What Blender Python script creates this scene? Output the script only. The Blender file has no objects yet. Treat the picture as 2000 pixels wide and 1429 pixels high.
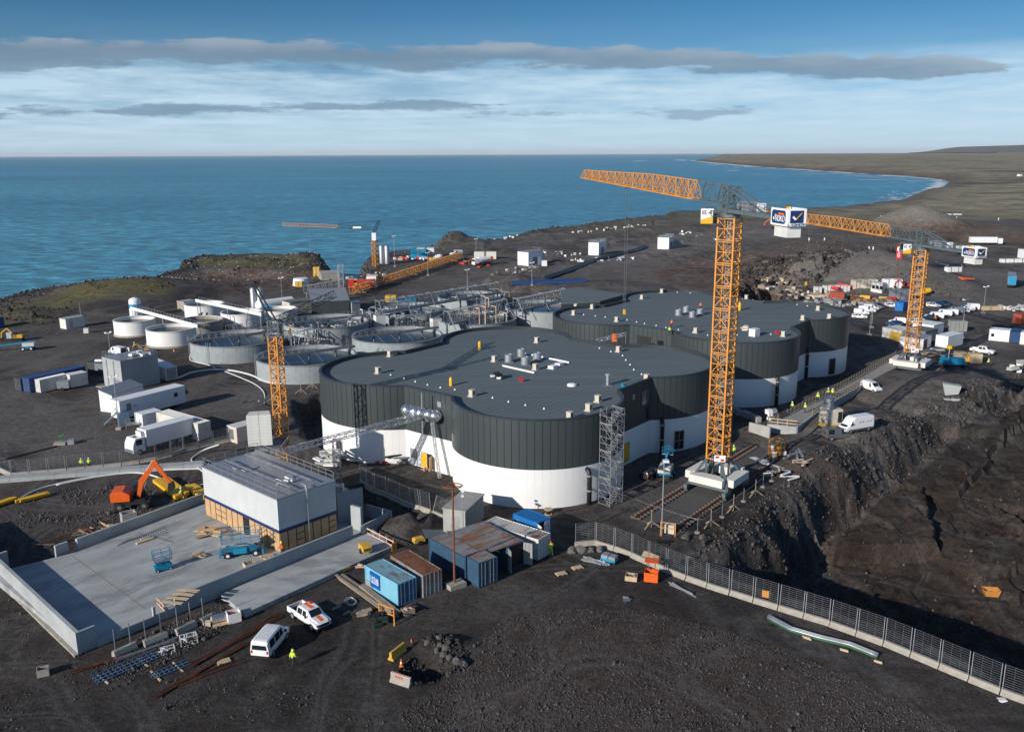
import bpy, bmesh, math, random
import numpy as np
from mathutils import Vector, Matrix, Euler
R = math.radians
random.seed(7)
scn = bpy.context.scene
COL = scn.collection
# ---------------------------------------------------------------- camera
CAMH, PITCH, ROLL, FPX = 46.0, 13.38, -0.25, 1740.0
cam = bpy.data.objects.new('camera', bpy.data.cameras.new('camera'))
COL.objects.link(cam); scn.camera = cam
cam.data.sensor_width = 36.0; cam.data.lens = 36.0*FPX/2000.0
cam.data.clip_start = 1.0; cam.data.clip_end = 90000.0
CR = Matrix.Rotation(R(90-PITCH), 3, 'X') @ Matrix.Rotation(R(ROLL), 3, 'Z')
cam.matrix_world = Matrix.Translation((0, 0, CAMH)) @ CR.to_4x4()
# ---------------------------------------------------------------- light
SUN_AZ, SUN_EL = 225.0, 21.0          # sun stands behind the left shoulder; shadows fall towards +x +y
sun = bpy.data.objects.new('sun', bpy.data.lights.new('sun', 'SUN')); COL.objects.link(sun)
sun.data.energy = 4.6; sun.data.angle = R(0.53); sun.data.color = (1.0, 0.93, 0.84)
sd = Vector((math.cos(R(SUN_AZ))*math.cos(R(SUN_EL)), math.sin(R(SUN_AZ))*math.cos(R(SUN_EL)), math.sin(R(SUN_EL))))
sun.rotation_euler = sd.to_track_quat('Z', 'Y').to_euler()
sun.location = (-60, -60, 80)
scn.view_settings.view_transform = 'Standard'
scn.view_settings.look = 'None'
scn.view_settings.exposure = 0.12
scn.view_settings.gamma = 1.0
scn.view_settings.use_curve_mapping = False
scn.render.engine = 'CYCLES'
W = bpy.data.worlds.new('World'); scn.world = W; W.use_nodes = True
nt = W.node_tree; nt.nodes.clear()
def wn(t, **k):
    n = nt.nodes.new(t)
    for a, b in k.items(): setattr(n, a, b)
    return n
def wl(a, b): nt.links.new(a, b)
out = wn('ShaderNodeOutputWorld'); bg = wn('ShaderNodeBackground'); bg.inputs[1].default_value = 0.115
wl(bg.outputs[0], out.inputs[0])
sky = wn('ShaderNodeTexSky', sky_type='NISHITA'); sky.sun_disc = False
sky.sun_elevation = R(SUN_EL); sky.sun_rotation = R(90-SUN_AZ)
sky.altitude = 50; sky.air_density = 1.0; sky.dust_density = 0.3; sky.ozone_density = 3.0
tc = wn('ShaderNodeTexCoord'); sep = wn('ShaderNodeSeparateXYZ'); wl(tc.outputs['Generated'], sep.inputs[0])
def wmath(op, a, b=None, c=None, clamp=False):
    n = wn('ShaderNodeMath', operation=op); n.use_clamp = clamp
    for i, v in enumerate((a, b, c)):
        if v is None: continue
        if hasattr(v, 'is_linked') or hasattr(v, 'links'): wl(v, n.inputs[i])
        else: n.inputs[i].default_value = v
    return n.outputs[0]
def wramp(fac, stops, interp='LINEAR'):
    n = wn('ShaderNodeValToRGB'); n.color_ramp.interpolation = interp
    e = n.color_ramp.elements
    while len(e) < len(stops): e.new(0.5)
    for i, (p, c) in enumerate(stops):
        e[i].position = p; e[i].color = (c[0], c[1], c[2], 1) if hasattr(c, '__len__') else (c, c, c, 1)
    wl(fac, n.inputs[0]); return n.outputs[0]
def wmix(fac, a, b, mode='MIX'):
    n = wn('ShaderNodeMix', data_type='RGBA', blend_type=mode)
    if hasattr(fac, 'links'): wl(fac, n.inputs[0])
    else: n.inputs[0].default_value = fac
    for i, v in ((6, a), (7, b)):
        if hasattr(v, 'links'): wl(v, n.inputs[i])
        else: n.inputs[i].default_value = (*v, 1)
    return n.outputs[2]
zc = sep.outputs[2]
zp = wmath('MAXIMUM', zc, 0.004)
# deep, slightly polarised blue that pales into the haze at the horizon
tint = wramp(wmath('MULTIPLY', zp, 2.0), [(0.0, (0.50, 0.66, 1.02)), (0.10, (0.36, 0.54, 0.84)), (0.20, (0.24, 0.44, 0.62)), (0.32, (0.15, 0.36, 0.52)), (0.6, (0.30, 0.46, 0.62)), (1.0, (0.62, 0.66, 0.72))])
base = wmix(1.0, sky.outputs[0], tint, 'MULTIPLY')
base = wmix(wramp(zp, [(0.0, 0.85), (0.045, 0.35), (0.09, 0.0)]), base, (4.1, 5.9, 7.2))
# cloud sheets: a layer seen edge-on, so its pattern is the direction projected on a plane
inv = wmath('DIVIDE', 1.0, wmath('ADD', zp, 0.055))
comb = wn('ShaderNodeCombineXYZ')
wl(wmath('MULTIPLY', sep.outputs[0], inv), comb.inputs[0]); wl(wmath('MULTIPLY', sep.outputs[1], inv), comb.inputs[1])
def wnoise(vec, scale, detail, rough, off, sx=1.0, sy=1.0, sz=1.0):
    m = wn('ShaderNodeMapping'); m.inputs['Location'].default_value = off; m.inputs['Scale'].default_value = (sx, sy, sz)
    wl(vec, m.inputs[0]); n = wn('ShaderNodeTexNoise'); n.inputs['Scale'].default_value = scale
    n.inputs['Detail'].default_value = detail; n.inputs['Roughness'].default_value = rough
    wl(m.outputs[0], n.inputs[0]); return n.outputs[0]
hi = wnoise(comb.outputs[0], 0.75, 9, 0.68, (3.1, 1.7, 0))
lowband = wramp(wmath('MULTIPLY', zp, 5.0), [(0.0, 0.55), (0.06, 0.80), (0.18, 0.95), (0.40, 0.88), (0.52, 0.08), (0.70, 0.0), (1.0, 0.0)])
haze_cloud = wmath('MULTIPLY', wramp(hi, [(0.37, 0.15), (0.60, 1.0)]), lowband, clamp=True)
c1 = wmix(haze_cloud, base, (4.5, 6.0, 7.1))
# long grey banks of stratocumulus at two heights above the sea
az = wmath('ARCTAN2', sep.outputs[0], sep.outputs[1])
el = wmath('ARCSINE', zc)
v2 = wn('ShaderNodeCombineXYZ'); wl(az, v2.inputs[0]); wl(wmath('MULTIPLY', el, 5.0), v2.inputs[1])
def bank(centre, half, tilt, thr, scale, off, a0=-9, a1=9, feather=0.15, curv=0.0):
    # centre / half height in degrees of elevation, tilt in degrees per radian of azimuth
    n1 = wnoise(v2.outputs[0], scale, 12, 0.66, off)
    n2 = wnoise(v2.outputs[0], scale*0.35, 3, 0.5, (off[1], off[0], 2))
    d = wmath('SUBTRACT', el, wmath('ADD', wmath('ADD', wmath('MULTIPLY', az, R(tilt)), wmath('MULTIPLY', wmath('MULTIPLY', az, az), R(curv))), R(centre)))
    d = wmath('ABSOLUTE', wmath('DIVIDE', d, R(half)))
    prof = wmath('SUBTRACT', 1.0, d)
    s = wmath('ADD', wmath('MULTIPLY', prof, 0.75), wmath('MULTIPLY', wmath('SUBTRACT', n1, 0.5), 2.7))
    s = wmath('ADD', s, wmath('MULTIPLY', wmath('SUBTRACT', n2, 0.5), 0.7))
    s = wmath('SUBTRACT', s, wmath('MULTIPLY', wmath('MAXIMUM', wmath('SUBTRACT', a0, az), 0.0), 6.0))
    s = wmath('SUBTRACT', s, wmath('MULTIPLY', wmath('MAXIMUM', wmath('SUBTRACT', az, a1), 0.0), 6.0))
    m = wramp(s, [(thr, 0.0), (min(thr+feather*2.2, 1), 1.0)], 'EASE')
    top = wmath('DIVIDE', wmath('SUBTRACT', el, wmath('ADD', wmath('ADD', wmath('MULTIPLY', az, R(tilt)), wmath('MULTIPLY', wmath('MULTIPLY', az, az), R(curv))), R(centre-half))), R(2*half))
    return m, top, n1
m1, t1, n1 = bank(5.75, 0.90, -1.3, 0.20, 8.5, (0.4, 3.3, 0), a1=0.43, curv=-3.6)
cc1 = wramp(wmath('ADD', t1, wmath('MULTIPLY', wmath('SUBTRACT', n1, 0.5), 0.9)), [(0.10, (1.2, 1.95, 2.8)), (0.5, (1.55, 2.15, 2.85)), (0.9, (3.0, 3.4, 3.9))])
c2 = wmix(wmath('MULTIPLY', m1, 0.74), c1, cc1)
m2, t2, n2 = bank(2.95, 0.50, 0.3, 0.30, 11.0, (5.4, 1.2, 0), a1=-0.08, curv=-2.2)
c3 = wmix(wmath('MULTIPLY', m2, 0.72), c2, (1.3, 2.1, 3.1))
m3, t3, n3 = bank(2.5, 0.9, -0.5, 0.62, 11.0, (9.4, 6.2, 0), a0=-0.03, a1=0.25)
c4 = wmix(wmath('MULTIPLY', m3, 0.6), c3, (1.6, 2.5, 3.6))
wl(c4, bg.inputs[0])

# ---------------------------------------------------------------- pixel -> place helpers (photo pixels, 2000 x 1429)
def ray(px, py):
    return (CR @ Vector(((px-1000.0)/FPX, (714.5-py)/FPX, -1.0)))
def at(px, py, z=0.0):
    d = ray(px, py); t = (z-CAMH)/d.z
    return Vector((d.x*t, d.y*t, z))
def zat(px, py, x, y):
    """height of the point on the ray whose ground distance equals that of (x, y)"""
    d = ray(px, py); t = math.hypot(x, y)/math.hypot(d.x, d.y)
    return CAMH + d.z*t
def ang(a, b): return math.atan2(b[1]-a[1], b[0]-a[0])
AX = R(51.5)                                   # the building grid of the site
E1 = Vector((math.cos(AX), math.sin(AX), 0)); E2 = Vector((-math.sin(AX), math.cos(AX), 0))

# ---------------------------------------------------------------- materials
MAT = {}
def mat(name, col, rough=0.7, metal=0.0, var=0.12, scale=1.5, bump=0.0, bscale=8.0, dirt=None, dirtamt=0.0, spec=0.4, emit=None, detail=6, stretch=None, dthr=0.52, island=0.0):
    if name in MAT: return MAT[name]
    m = bpy.data.materials.new(name); m.use_nodes = True; t = m.node_tree
    b = t.nodes['Principled BSDF']; b.inputs['Roughness'].default_value = rough; b.inputs['Metallic'].default_value = metal
    b.inputs['Specular IOR Level'].default_value = spec
    tcn = t.nodes.new('ShaderNodeTexCoord'); src = tcn.outputs['Object']
    if stretch:
        mp = t.nodes.new('ShaderNodeMapping'); mp.inputs['Scale'].default_value = stretch
        t.links.new(src, mp.inputs[0]); src = mp.outputs[0]
    n = t.nodes.new('ShaderNodeTexNoise'); n.inputs['Scale'].default_value = scale; n.inputs['Detail'].default_value = detail
    n.inputs['Roughness'].default_value = 0.62; t.links.new(src, n.inputs[0])
    rp = t.nodes.new('ShaderNodeValToRGB'); e = rp.color_ramp.elements
    e[0].position = 0.3; e[1].position = 0.72
    e[0].color = tuple(max(0, c*(1-var)) for c in col[:3])+(1,); e[1].color = tuple(min(1, c*(1+var)) for c in col[:3])+(1,)
    t.links.new(n.outputs[0], rp.inputs[0]); last = rp.outputs[0]
    if dirt:
        n2 = t.nodes.new('ShaderNodeTexNoise'); n2.inputs['Scale'].default_value = scale*0.9; n2.inputs['Detail'].default_value = 8
        n2.inputs['Roughness'].default_value = 0.7
        mp2 = t.nodes.new('ShaderNodeMapping'); mp2.inputs['Location'].default_value = (7.3, 2.2, 4.1); t.links.new(src, mp2.inputs[0]); t.links.new(mp2.outputs[0], n2.inputs[0])
        r2 = t.nodes.new('ShaderNodeValToRGB'); r2.color_ramp.elements[0].position = dthr; r2.color_ramp.elements[1].position = dthr+0.13
        r2.color_ramp.elements[1].color = (dirtamt, dirtamt, dirtamt, 1); t.links.new(n2.outputs[0], r2.inputs[0])
        mx = t.nodes.new('ShaderNodeMix'); mx.data_type = 'RGBA'; t.links.new(r2.outputs[0], mx.inputs[0]); t.links.new(last, mx.inputs[6])
        mx.inputs[7].default_value = (*dirt, 1); last = mx.outputs[2]
    if island:
        g = t.nodes.new('ShaderNodeNewGeometry'); mr = t.nodes.new('ShaderNodeMapRange')
        mr.inputs[3].default_value = 1-island; mr.inputs[4].default_value = 1+island
        t.links.new(g.outputs['Random Per Island'], mr.inputs[0])
        mx = t.nodes.new('ShaderNodeMix'); mx.data_type = 'RGBA'; mx.blend_type = 'MULTIPLY'; mx.inputs[0].default_value = 1
        t.links.new(last, mx.inputs[6]); t.links.new(mr.outputs[0], mx.inputs[7]); last = mx.outputs[2]
    t.links.new(last, b.inputs['Base Color'])
    if bump:
        n3 = t.nodes.new('ShaderNodeTexNoise'); n3.inputs['Scale'].default_value = bscale; n3.inputs['Detail'].default_value = 5; t.links.new(src, n3.inputs[0])
        bp = t.nodes.new('ShaderNodeBump'); bp.inputs['Strength'].default_value = bump; bp.inputs['Distance'].default_value = 0.1
        t.links.new(n3.outputs[0], bp.inputs['Height']); t.links.new(bp.outputs[0], b.inputs['Normal'])
    if emit:
        b.inputs['Emission Color'].default_value = (*emit[:3], 1); b.inputs['Emission Strength'].default_value = emit[3]
    MAT[name] = m; return m
RUST = (0.16, 0.055, 0.025)
mat('clad', (0.058, 0.070, 0.073), 0.42, 0.15, 0.16, 0.35, stretch=(1, 1, 0.15), dirt=(0.085, 0.095, 0.096), dirtamt=0.4)
mat('clad_trim', (0.05, 0.060, 0.065), 0.4, 0.3)
mat('white_wall', (0.80, 0.795, 0.78), 0.55, 0, 0.035, 0.3, dirt=(0.6, 0.58, 0.55), dirtamt=0.35, dthr=0.62)
mat('roof', (0.118, 0.148, 0.160), 0.8, 0, 0.12, 0.22, dirt=(0.165, 0.195, 0.205), dirtamt=0.6, bump=0.1, stretch=(.25, 1.6, 1), dthr=0.54)
mat('roof_old', (0.13, 0.14, 0.145), 0.85, 0, 0.15, 0.2)
mat('white_paint', (0.78, 0.79, 0.80), 0.45, 0, 0.03, 0.6, dirt=(0.5, 0.47, 0.42), dirtamt=0.35, dthr=0.6)
mat('white_dirty', (0.66, 0.65, 0.61), 0.6, 0, 0.08, 0.9, dirt=(0.35, 0.24, 0.15), dirtamt=0.6, dthr=0.58)
mat('white_car', (0.80, 0.81, 0.82), 0.25, 0, 0.02, 1.0, spec=0.6)
mat('grey_car', (0.12, 0.13, 0.14), 0.3, 0.3, 0.05, spec=0.6)
mat('dark_car', (0.03, 0.033, 0.04), 0.25, 0.2, 0.05, spec=0.6)
mat('blue_car', (0.03, 0.08, 0.18), 0.25, 0.2, 0.05, spec=0.6)
mat('silver_car', (0.45, 0.46, 0.48), 0.3, 0.5, 0.05, spec=0.6)
mat('glass', (0.015, 0.02, 0.025), 0.08, 0, 0.1, spec=0.8)
mat('rubber', (0.02, 0.02, 0.02), 0.85, 0, 0.2)
mat('black', (0.018, 0.018, 0.02), 0.6, 0, 0.2)
mat('black_pipe', (0.022, 0.022, 0.024), 0.4, 0, 0.2)
mat('crane_orange', (0.66, 0.275, 0.045), 0.5, 0, 0.16, 0.8, dirt=(0.36, 0.19, 0.08), dirtamt=0.5)
mat('crane_old', (0.50, 0.22, 0.05), 0.6, 0, 0.15, 0.8, dirt=(0.25, 0.12, 0.05), dirtamt=0.5)
mat('crane_grey', (0.13, 0.16, 0.17), 0.5, 0.2, 0.12, 0.8)
mat('galv', (0.42, 0.44, 0.46), 0.45, 0.6, 0.12, 2.0)
mat('galv_dark', (0.22, 0.24, 0.26), 0.5, 0.5, 0.15, 2.0)
mat('alu', (0.75, 0.77, 0.80), 0.25, 0.9, 0.06)
mat('concrete', (0.36, 0.36, 0.35), 0.85, 0, 0.12, 0.5, bump=0.08, dirt=(0.24, 0.235, 0.22), dirtamt=0.5)
mat('concrete_new', (0.36, 0.38, 0.385), 0.8, 0, 0.14, 0.3, dirt=(0.25, 0.265, 0.27), dirtamt=0.5, dthr=0.53)
mat('concrete_slab', (0.37, 0.385, 0.385), 0.75, 0, 0.22, 0.35, dirt=(0.20, 0.215, 0.22), dirtamt=0.75, dthr=0.49, stretch=(0.45, 1.3, 1), detail=10)
mat('concrete_blue', (0.31, 0.35, 0.365), 0.85, 0, 0.10, 0.4, dirt=(0.24, 0.25, 0.25), dirtamt=0.5)
mat('concrete_old', (0.33, 0.31, 0.27), 0.9, 0, 0.15, 1.2, dirt=(0.2, 0.18, 0.14), dirtamt=0.6, bump=0.1)
mat('concrete_pale', (0.50, 0.52, 0.525), 0.8, 0, 0.08, 0.4, dirt=(0.40, 0.42, 0.425), dirtamt=0.5)
mat('ply', (0.50, 0.32, 0.17), 0.75, 0, 0.14, 1.0)
mat('timber', (0.50, 0.38, 0.25), 0.8, 0, 0.2, 2.0, island=0.2)
mat('timber_old', (0.27, 0.22, 0.17), 0.85, 0, 0.25, 2.0, island=0.25)
mat('brown_band', (0.05, 0.035, 0.025), 0.7)
mat('band_blue', (0.012, 0.03, 0.13), 0.5)
mat('rust', RUST, 0.85, 0.1, 0.35, 2.0, dirt=(0.25, 0.10, 0.04), dirtamt=0.6)
mat('rebar', (0.11, 0.040, 0.022), 0.85, 0.1, 0.4, 1.0)
mat('pole_rust', (0.20, 0.06, 0.03), 0.7, 0, 0.15)
mat('cont_istak', (0.20, 0.48, 0.62), 0.5, 0.1, 0.10, 0.8, dirt=RUST, dirtamt=0.6, dthr=0.66)
mat('cont_istak_door', (0.02, 0.16, 0.30), 0.5, 0.1, 0.10, 0.8, dirt=(0.05, 0.1, 0.14), dirtamt=0.5)
mat('cont_istak_roof', (0.22, 0.40, 0.48), 0.6, 0.1, 0.12, 0.7, dirt=RUST, dirtamt=0.85, dthr=0.55, stretch=(0.35, 1, 1))
mat('cont_blue', (0.035, 0.085, 0.15), 0.55, 0.1, 0.15, 0.9, dirt=RUST, dirtamt=0.4, dthr=0.62)
mat('cont_navy', (0.02, 0.06, 0.17), 0.55, 0.1, 0.12, 0.9, dirt=RUST, dirtamt=0.3, dthr=0.66)
mat('cont_brightblue', (0.01, 0.16, 0.45), 0.5, 0.1, 0.12, 0.8, dirt=(0.4, 0.5, 0.55), dirtamt=0.7, dthr=0.56, stretch=(0.3, 1, 1))
mat('cont_rust', (0.20, 0.085, 0.05), 0.8, 0.1, 0.3, 0.9, dirt=(0.10, 0.045, 0.03), dirtamt=0.7)
mat('cont_rustgrey', (0.26, 0.28, 0.29), 0.7, 0.2, 0.3, 0.6, dirt=(0.26, 0.10, 0.035), dirtamt=0.95, dthr=0.44, stretch=(1.6, 0.35, 1))
mat('cont_white', (0.64, 0.62, 0.57), 0.6, 0.05, 0.10, 1.1, dirt=RUST, dirtamt=0.7, dthr=0.57)
mat('cont_whiteroof', (0.58, 0.56, 0.52), 0.6, 0.05, 0.1, 0.45, dirt=(0.14, 0.045, 0.03), dirtamt=0.95, dthr=0.47, stretch=(1.2, 0.4, 1))
mat('cont_red', (0.36, 0.07, 0.04), 0.6, 0.1, 0.15, 0.9, dirt=(0.2, 0.05, 0.03), dirtamt=0.5)
mat('cont_grey', (0.30, 0.31, 0.30), 0.6, 0.1, 0.12, 0.9, dirt=RUST, dirtamt=0.3, dthr=0.62)
mat('cont_dark', (0.05, 0.055, 0.06), 0.6, 0.1, 0.15, 0.9, dirt=RUST, dirtamt=0.3, dthr=0.6)
mat('lift_dark', (0.01, 0.13, 0.24), 0.5, 0.0, 0.2)
mat('roof_lap', (0.100, 0.126, 0.136), 0.8)
mat('lift_blue', (0.01, 0.24, 0.42), 0.4, 0.0, 0.1)
mat('yellow', (0.75, 0.42, 0.02), 0.45, 0, 0.1)
mat('yellow_dirty', (0.62, 0.38, 0.05), 0.6, 0, 0.15, dirt=(0.2, 0.14, 0.06), dirtamt=0.5)
mat('hi_vis', (0.62, 0.85, 0.06), 0.7, 0, 0.08)
mat('hi_orange', (0.85, 0.16, 0.03), 0.6, 0, 0.08)
mat('exc_orange', (0.78, 0.13, 0.02), 0.4, 0, 0.08, dirt=(0.3, 0.1, 0.05), dirtamt=0.3)
mat('red', (0.55, 0.03, 0.03), 0.5)
mat('cloth_dark', (0.03, 0.035, 0.045), 0.9)
mat('skin', (0.5, 0.28, 0.2), 0.6)
mat('sign_blue', (0.0, 0.10, 0.36), 0.4)
mat('sign_navy', (0.01, 0.03, 0.12), 0.4)
mat('sign_white', (0.85, 0.85, 0.85), 0.4, 0, 0.02)
mat('green', (0.03, 0.20, 0.06), 0.5)
mat('net_green', (0.012, 0.04, 0.035), 0.8)
mat('water_tank', (0.020, 0.024, 0.022), 0.22, 0, 0.3, 0.5, spec=0.4, bump=0.06, bscale=2)
mat('hose', (0.62, 0.64, 0.64), 0.5)
mat('ply_pink', (0.60, 0.42, 0.33), 0.75, 0, 0.14, 1.0)
mat('tarp_white', (0.75, 0.75, 0.75), 0.6, 0, 0.08, bump=0.3)
mat('rock_dark', (0.042, 0.038, 0.036), 0.95, 0, 0.3, 3.0, island=0.45)
mat('rock_mid', (0.085, 0.078, 0.075), 0.95, 0, 0.3, 3.0, island=0.55)
mat('rock_gravel', (0.078, 0.071, 0.070), 0.95, 0, 0.3, 3.0, island=0.6)
mat('deck', (0.28, 0.27, 0.25), 0.85, 0, 0.15, 1.0)
mat('vent_beige', (0.55, 0.50, 0.42), 0.7)
mat('gull', (0.85, 0.85, 0.85), 0.7)

# ---------------------------------------------------------------- mesh builder
class MB:
    def __init__(s): s.v = []; s.f = []; s.m = []; s.cur = 0
    def add(s, vs, fs):
        b = len(s.v); s.v.extend([tuple(v) for v in vs]); s.f.extend([tuple(i+b for i in f) for f in fs]); s.m.extend([s.cur]*len(fs)); return s
    def box(s, x0, y0, z0, x1, y1, z1):
        return s.add([(x0,y0,z0),(x1,y0,z0),(x1,y1,z0),(x0,y1,z0),(x0,y0,z1),(x1,y0,z1),(x1,y1,z1),(x0,y1,z1)],
                     [(0,3,2,1),(4,5,6,7),(0,1,5,4),(1,2,6,5),(2,3,7,6),(3,0,4,7)])
    def cbox(s, c, size, rz=0.0, rx=0.0, ry=0.0):
        M = Matrix.Translation(c) @ Euler((rx, ry, rz)).to_matrix().to_4x4()
        a, b, d = size[0]/2, size[1]/2, size[2]/2
        vs = [M @ Vector(p) for p in ((-a,-b,-d),(a,-b,-d),(a,b,-d),(-a,b,-d),(-a,-b,d),(a,-b,d),(a,b,d),(-a,b,d))]
        return s.add(vs, [(0,3,2,1),(4,5,6,7),(0,1,5,4),(1,2,6,5),(2,3,7,6),(3,0,4,7)])
    def bar(s, p, q, w=0.1, h=None, caps=True):
        p = Vector(p); q = Vector(q); d = q-p
        if d.length < 1e-6: return s
        h = w if h is None else h
        d.normalize(); up = Vector((0,0,1)) if abs(d.z) < 0.95 else Vector((0,1,0))
        r = d.cross(up).normalized(); u = r.cross(d)
        r *= w/2; u *= h/2
        vs = [p-r-u, p+r-u, p+r+u, p-r+u, q-r-u, q+r-u, q+r+u, q-r+u]
        fs = [(0,1,5,4),(1,2,6,5),(2,3,7,6),(3,0,4,7)]
        if caps: fs += [(3,2,1,0),(4,5,6,7)]
        return s.add(vs, fs)
    def cyl(s, p, q, r, n=12, r2=None, caps=True):
        p = Vector(p); q = Vector(q); d = (q-p).normalized(); r2 = r if r2 is None else r2
        up = Vector((0,0,1)) if abs(d.z) < 0.95 else Vector((1,0,0))
        a = d.cross(up).normalized(); b = d.cross(a)
        vs = []
        for i in range(n):
            t = 2*math.pi*i/n; o = a*math.cos(t)+b*math.sin(t)
            vs += [p+o*r, q+o*r2]
        fs = [(2*i, 2*((i+1)%n), 2*((i+1)%n)+1, 2*i+1) for i in range(n)]
        if caps:
            fs.append(tuple(2*i for i in range(n-1,-1,-1))); fs.append(tuple(2*i+1 for i in range(n)))
        return s.add(vs, fs)
    def tube(s, pts, r, n=8):
        pts = [Vector(p) for p in pts]; vs = []; prev = None
        for i, p in enumerate(pts):
            d = (pts[min(i+1, len(pts)-1)]-pts[max(i-1, 0)]).normalized()
            if prev is None:
                up = Vector((0,0,1)) if abs(d.z) < 0.9 else Vector((1,0,0)); a = d.cross(up).normalized()
            else: a = (prev-d*prev.dot(d)).normalized()
            prev = a; b = d.cross(a)
            for k in range(n):
                t = 2*math.pi*k/n; vs.append(p+(a*math.cos(t)+b*math.sin(t))*r)
        fs = []
        for i in range(len(pts)-1):
            for k in range(n):
                fs.append((i*n+k, i*n+(k+1)%n, (i+1)*n+(k+1)%n, (i+1)*n+k))
        fs.append(tuple(range(n-1,-1,-1))); fs.append(tuple((len(pts)-1)*n+k for k in range(n)))
        return s.add(vs, fs)
    def prism(s, poly, z0, z1):
        n = len(poly)
        vs = [(p[0], p[1], z0) for p in poly]+[(p[0], p[1], z1) for p in poly]
        fs = [(i, (i+1)%n, (i+1)%n+n, i+n) for i in range(n)]
        fs.append(tuple(range(n-1,-1,-1))); fs.append(tuple(range(n, 2*n)))
        return s.add(vs, fs)
    def extrude_y(s, poly, y0, y1):
        """poly in (x, z)"""
        n = len(poly)
        vs = [(p[0], y0, p[1]) for p in poly]+[(p[0], y1, p[1]) for p in poly]
        fs = [(i, (i+1)%n, (i+1)%n+n, i+n) for i in range(n)]
        fs.append(tuple(range(n-1,-1,-1))); fs.append(tuple(range(n, 2*n)))
        return s.add(vs, fs)
    def lathe(s, prof, n=24, c=(0,0,0), a0=0.0, a1=360.0):
        full = abs(a1-a0) >= 359.9; k = n if full else n+1; m = len(prof); vs = []
        for i in range(k):
            t = R(a0+(a1-a0)*i/n)
            for (r, z) in prof: vs.append((c[0]+r*math.cos(t), c[1]+r*math.sin(t), c[2]+z))
        fs = []
        for i in range(n):
            j = (i+1) % k
            for q in range(m-1):
                fs.append((i*m+q, j*m+q, j*m+q+1, i*m+q+1))
        return s.add(vs, fs)
    def build(s, name, m, parent=None, loc=None, rz=0.0, smooth=False):
        me = bpy.data.meshes.new(name); me.from_pydata(s.v, [], s.f)
        mats = m if isinstance(m, (list, tuple)) else [m]
        for x in mats: me.materials.append(MAT[x] if isinstance(x, str) else x)
        if len(mats) > 1: me.polygons.foreach_set('material_index', s.m)
        if smooth: me.shade_smooth()
        me.update()
        o = bpy.data.objects.new(name, me); COL.objects.link(o)
        if parent: o.parent = parent
        if loc is not None: o.location = loc
        if rz: o.rotation_euler = (0, 0, rz)
        return o
def tag(o, label=None, cat=None, group=None, kind=None):
    if label: o['label'] = label
    if cat: o['category'] = cat
    if group: o['group'] = group
    if kind: o['kind'] = kind
    return o
def thing(name, label, cat, loc=(0,0,0), rz=0.0, group=None):
    o = bpy.data.objects.new(name, None); COL.objects.link(o); o.empty_display_size = 0.5
    o.location = loc; o.rotation_euler = (0, 0, rz)
    return tag(o, label, cat, group)
def inst(src, parent, loc=(0,0,0), rz=0.0, name=None, m=None):
    """one more object that shares the mesh of src"""
    o = src.copy(); COL.objects.link(o); o.parent = parent; o.location = loc; o.rotation_euler = (0, 0, rz)
    if name: o.name = name
    return o
def dup(root, loc, rz, label, group=None, swap=None):
    r = root.copy(); COL.objects.link(r); r.location = loc; r.rotation_euler = (0, 0, rz); r['label'] = label
    if group: r['group'] = group
    def sw(o):
        if swap and o.type == 'MESH':
            for i, sl in enumerate(o.material_slots):
                if sl.material and sl.material.name in swap:
                    key = o.data.name+'|'+swap[sl.material.name]
                    if key not in SWP:
                        me = o.data.copy()
                        for k, mm in enumerate(me.materials):
                            if mm and mm.name in swap: me.materials[k] = MAT[swap[mm.name]]
                        SWP[key] = me
                    o.data = SWP[key]; break
    for ch in list(root.children):
        c = ch.copy(); COL.objects.link(c); c.parent = r; sw(c)
        for g in list(ch.children):
            d = g.copy(); COL.objects.link(d); d.parent = c; sw(d)
    return r
SWP = {}
# ---------------------------------------------------------------- terrain
_rt = np.random.RandomState(11).rand(256, 256)
def vnoise(x, y):
    xi = np.floor(x).astype(np.int64); yi = np.floor(y).astype(np.int64)
    fx = x-xi; fy = y-yi; fx = fx*fx*(3-2*fx); fy = fy*fy*(3-2*fy)
    g = lambda a, b: _rt[a & 255, b & 255]
    return (g(xi, yi)*(1-fx)+g(xi+1, yi)*fx)*(1-fy)+(g(xi, yi+1)*(1-fx)+g(xi+1, yi+1)*fx)*fy
def fbm(x, y, o=4):
    s = 0; a = 0.5; t = 0
    for i in range(o):
        s = s+a*vnoise(x+17.3*i, y+9.1*i); t += a; a *= 0.5; x = x*2.03; y = y*2.03
    return s/t
def sdist(x, y, poly):
    """signed distance, positive inside"""
    d = np.full(x.shape, 1e18); ins = np.zeros(x.shape, bool); n = len(poly)
    for i in range(n):
        ax, ay = poly[i][0], poly[i][1]; bx, by = poly[(i+1) % n][0], poly[(i+1) % n][1]
        ex, ey = bx-ax, by-ay; wx, wy = x-ax, y-ay
        t = np.clip((wx*ex+wy*ey)/(ex*ex+ey*ey+1e-12), 0, 1)
        d = np.minimum(d, (wx-ex*t)**2+(wy-ey*t)**2)
        c = ((ay <= y) & (by > y)) | ((by <= y) & (ay > y))
        with np.errstate(divide='ignore', invalid='ignore'):
            xx = ax+(y-ay)/(by-ay if by != ay else 1e-12)*ex
        ins ^= c & (x < xx)
    return np.where(ins, 1, -1)*np.sqrt(d)
def sst(a, b, x):
    t = np.clip((x-a)/(b-a), 0, 1); return t*t*(3-2*t)
P = lambda pts, z=0.0: [tuple(at(a, b, z)[:2]) for a, b in pts]
SEA_Z = -12.0
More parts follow.
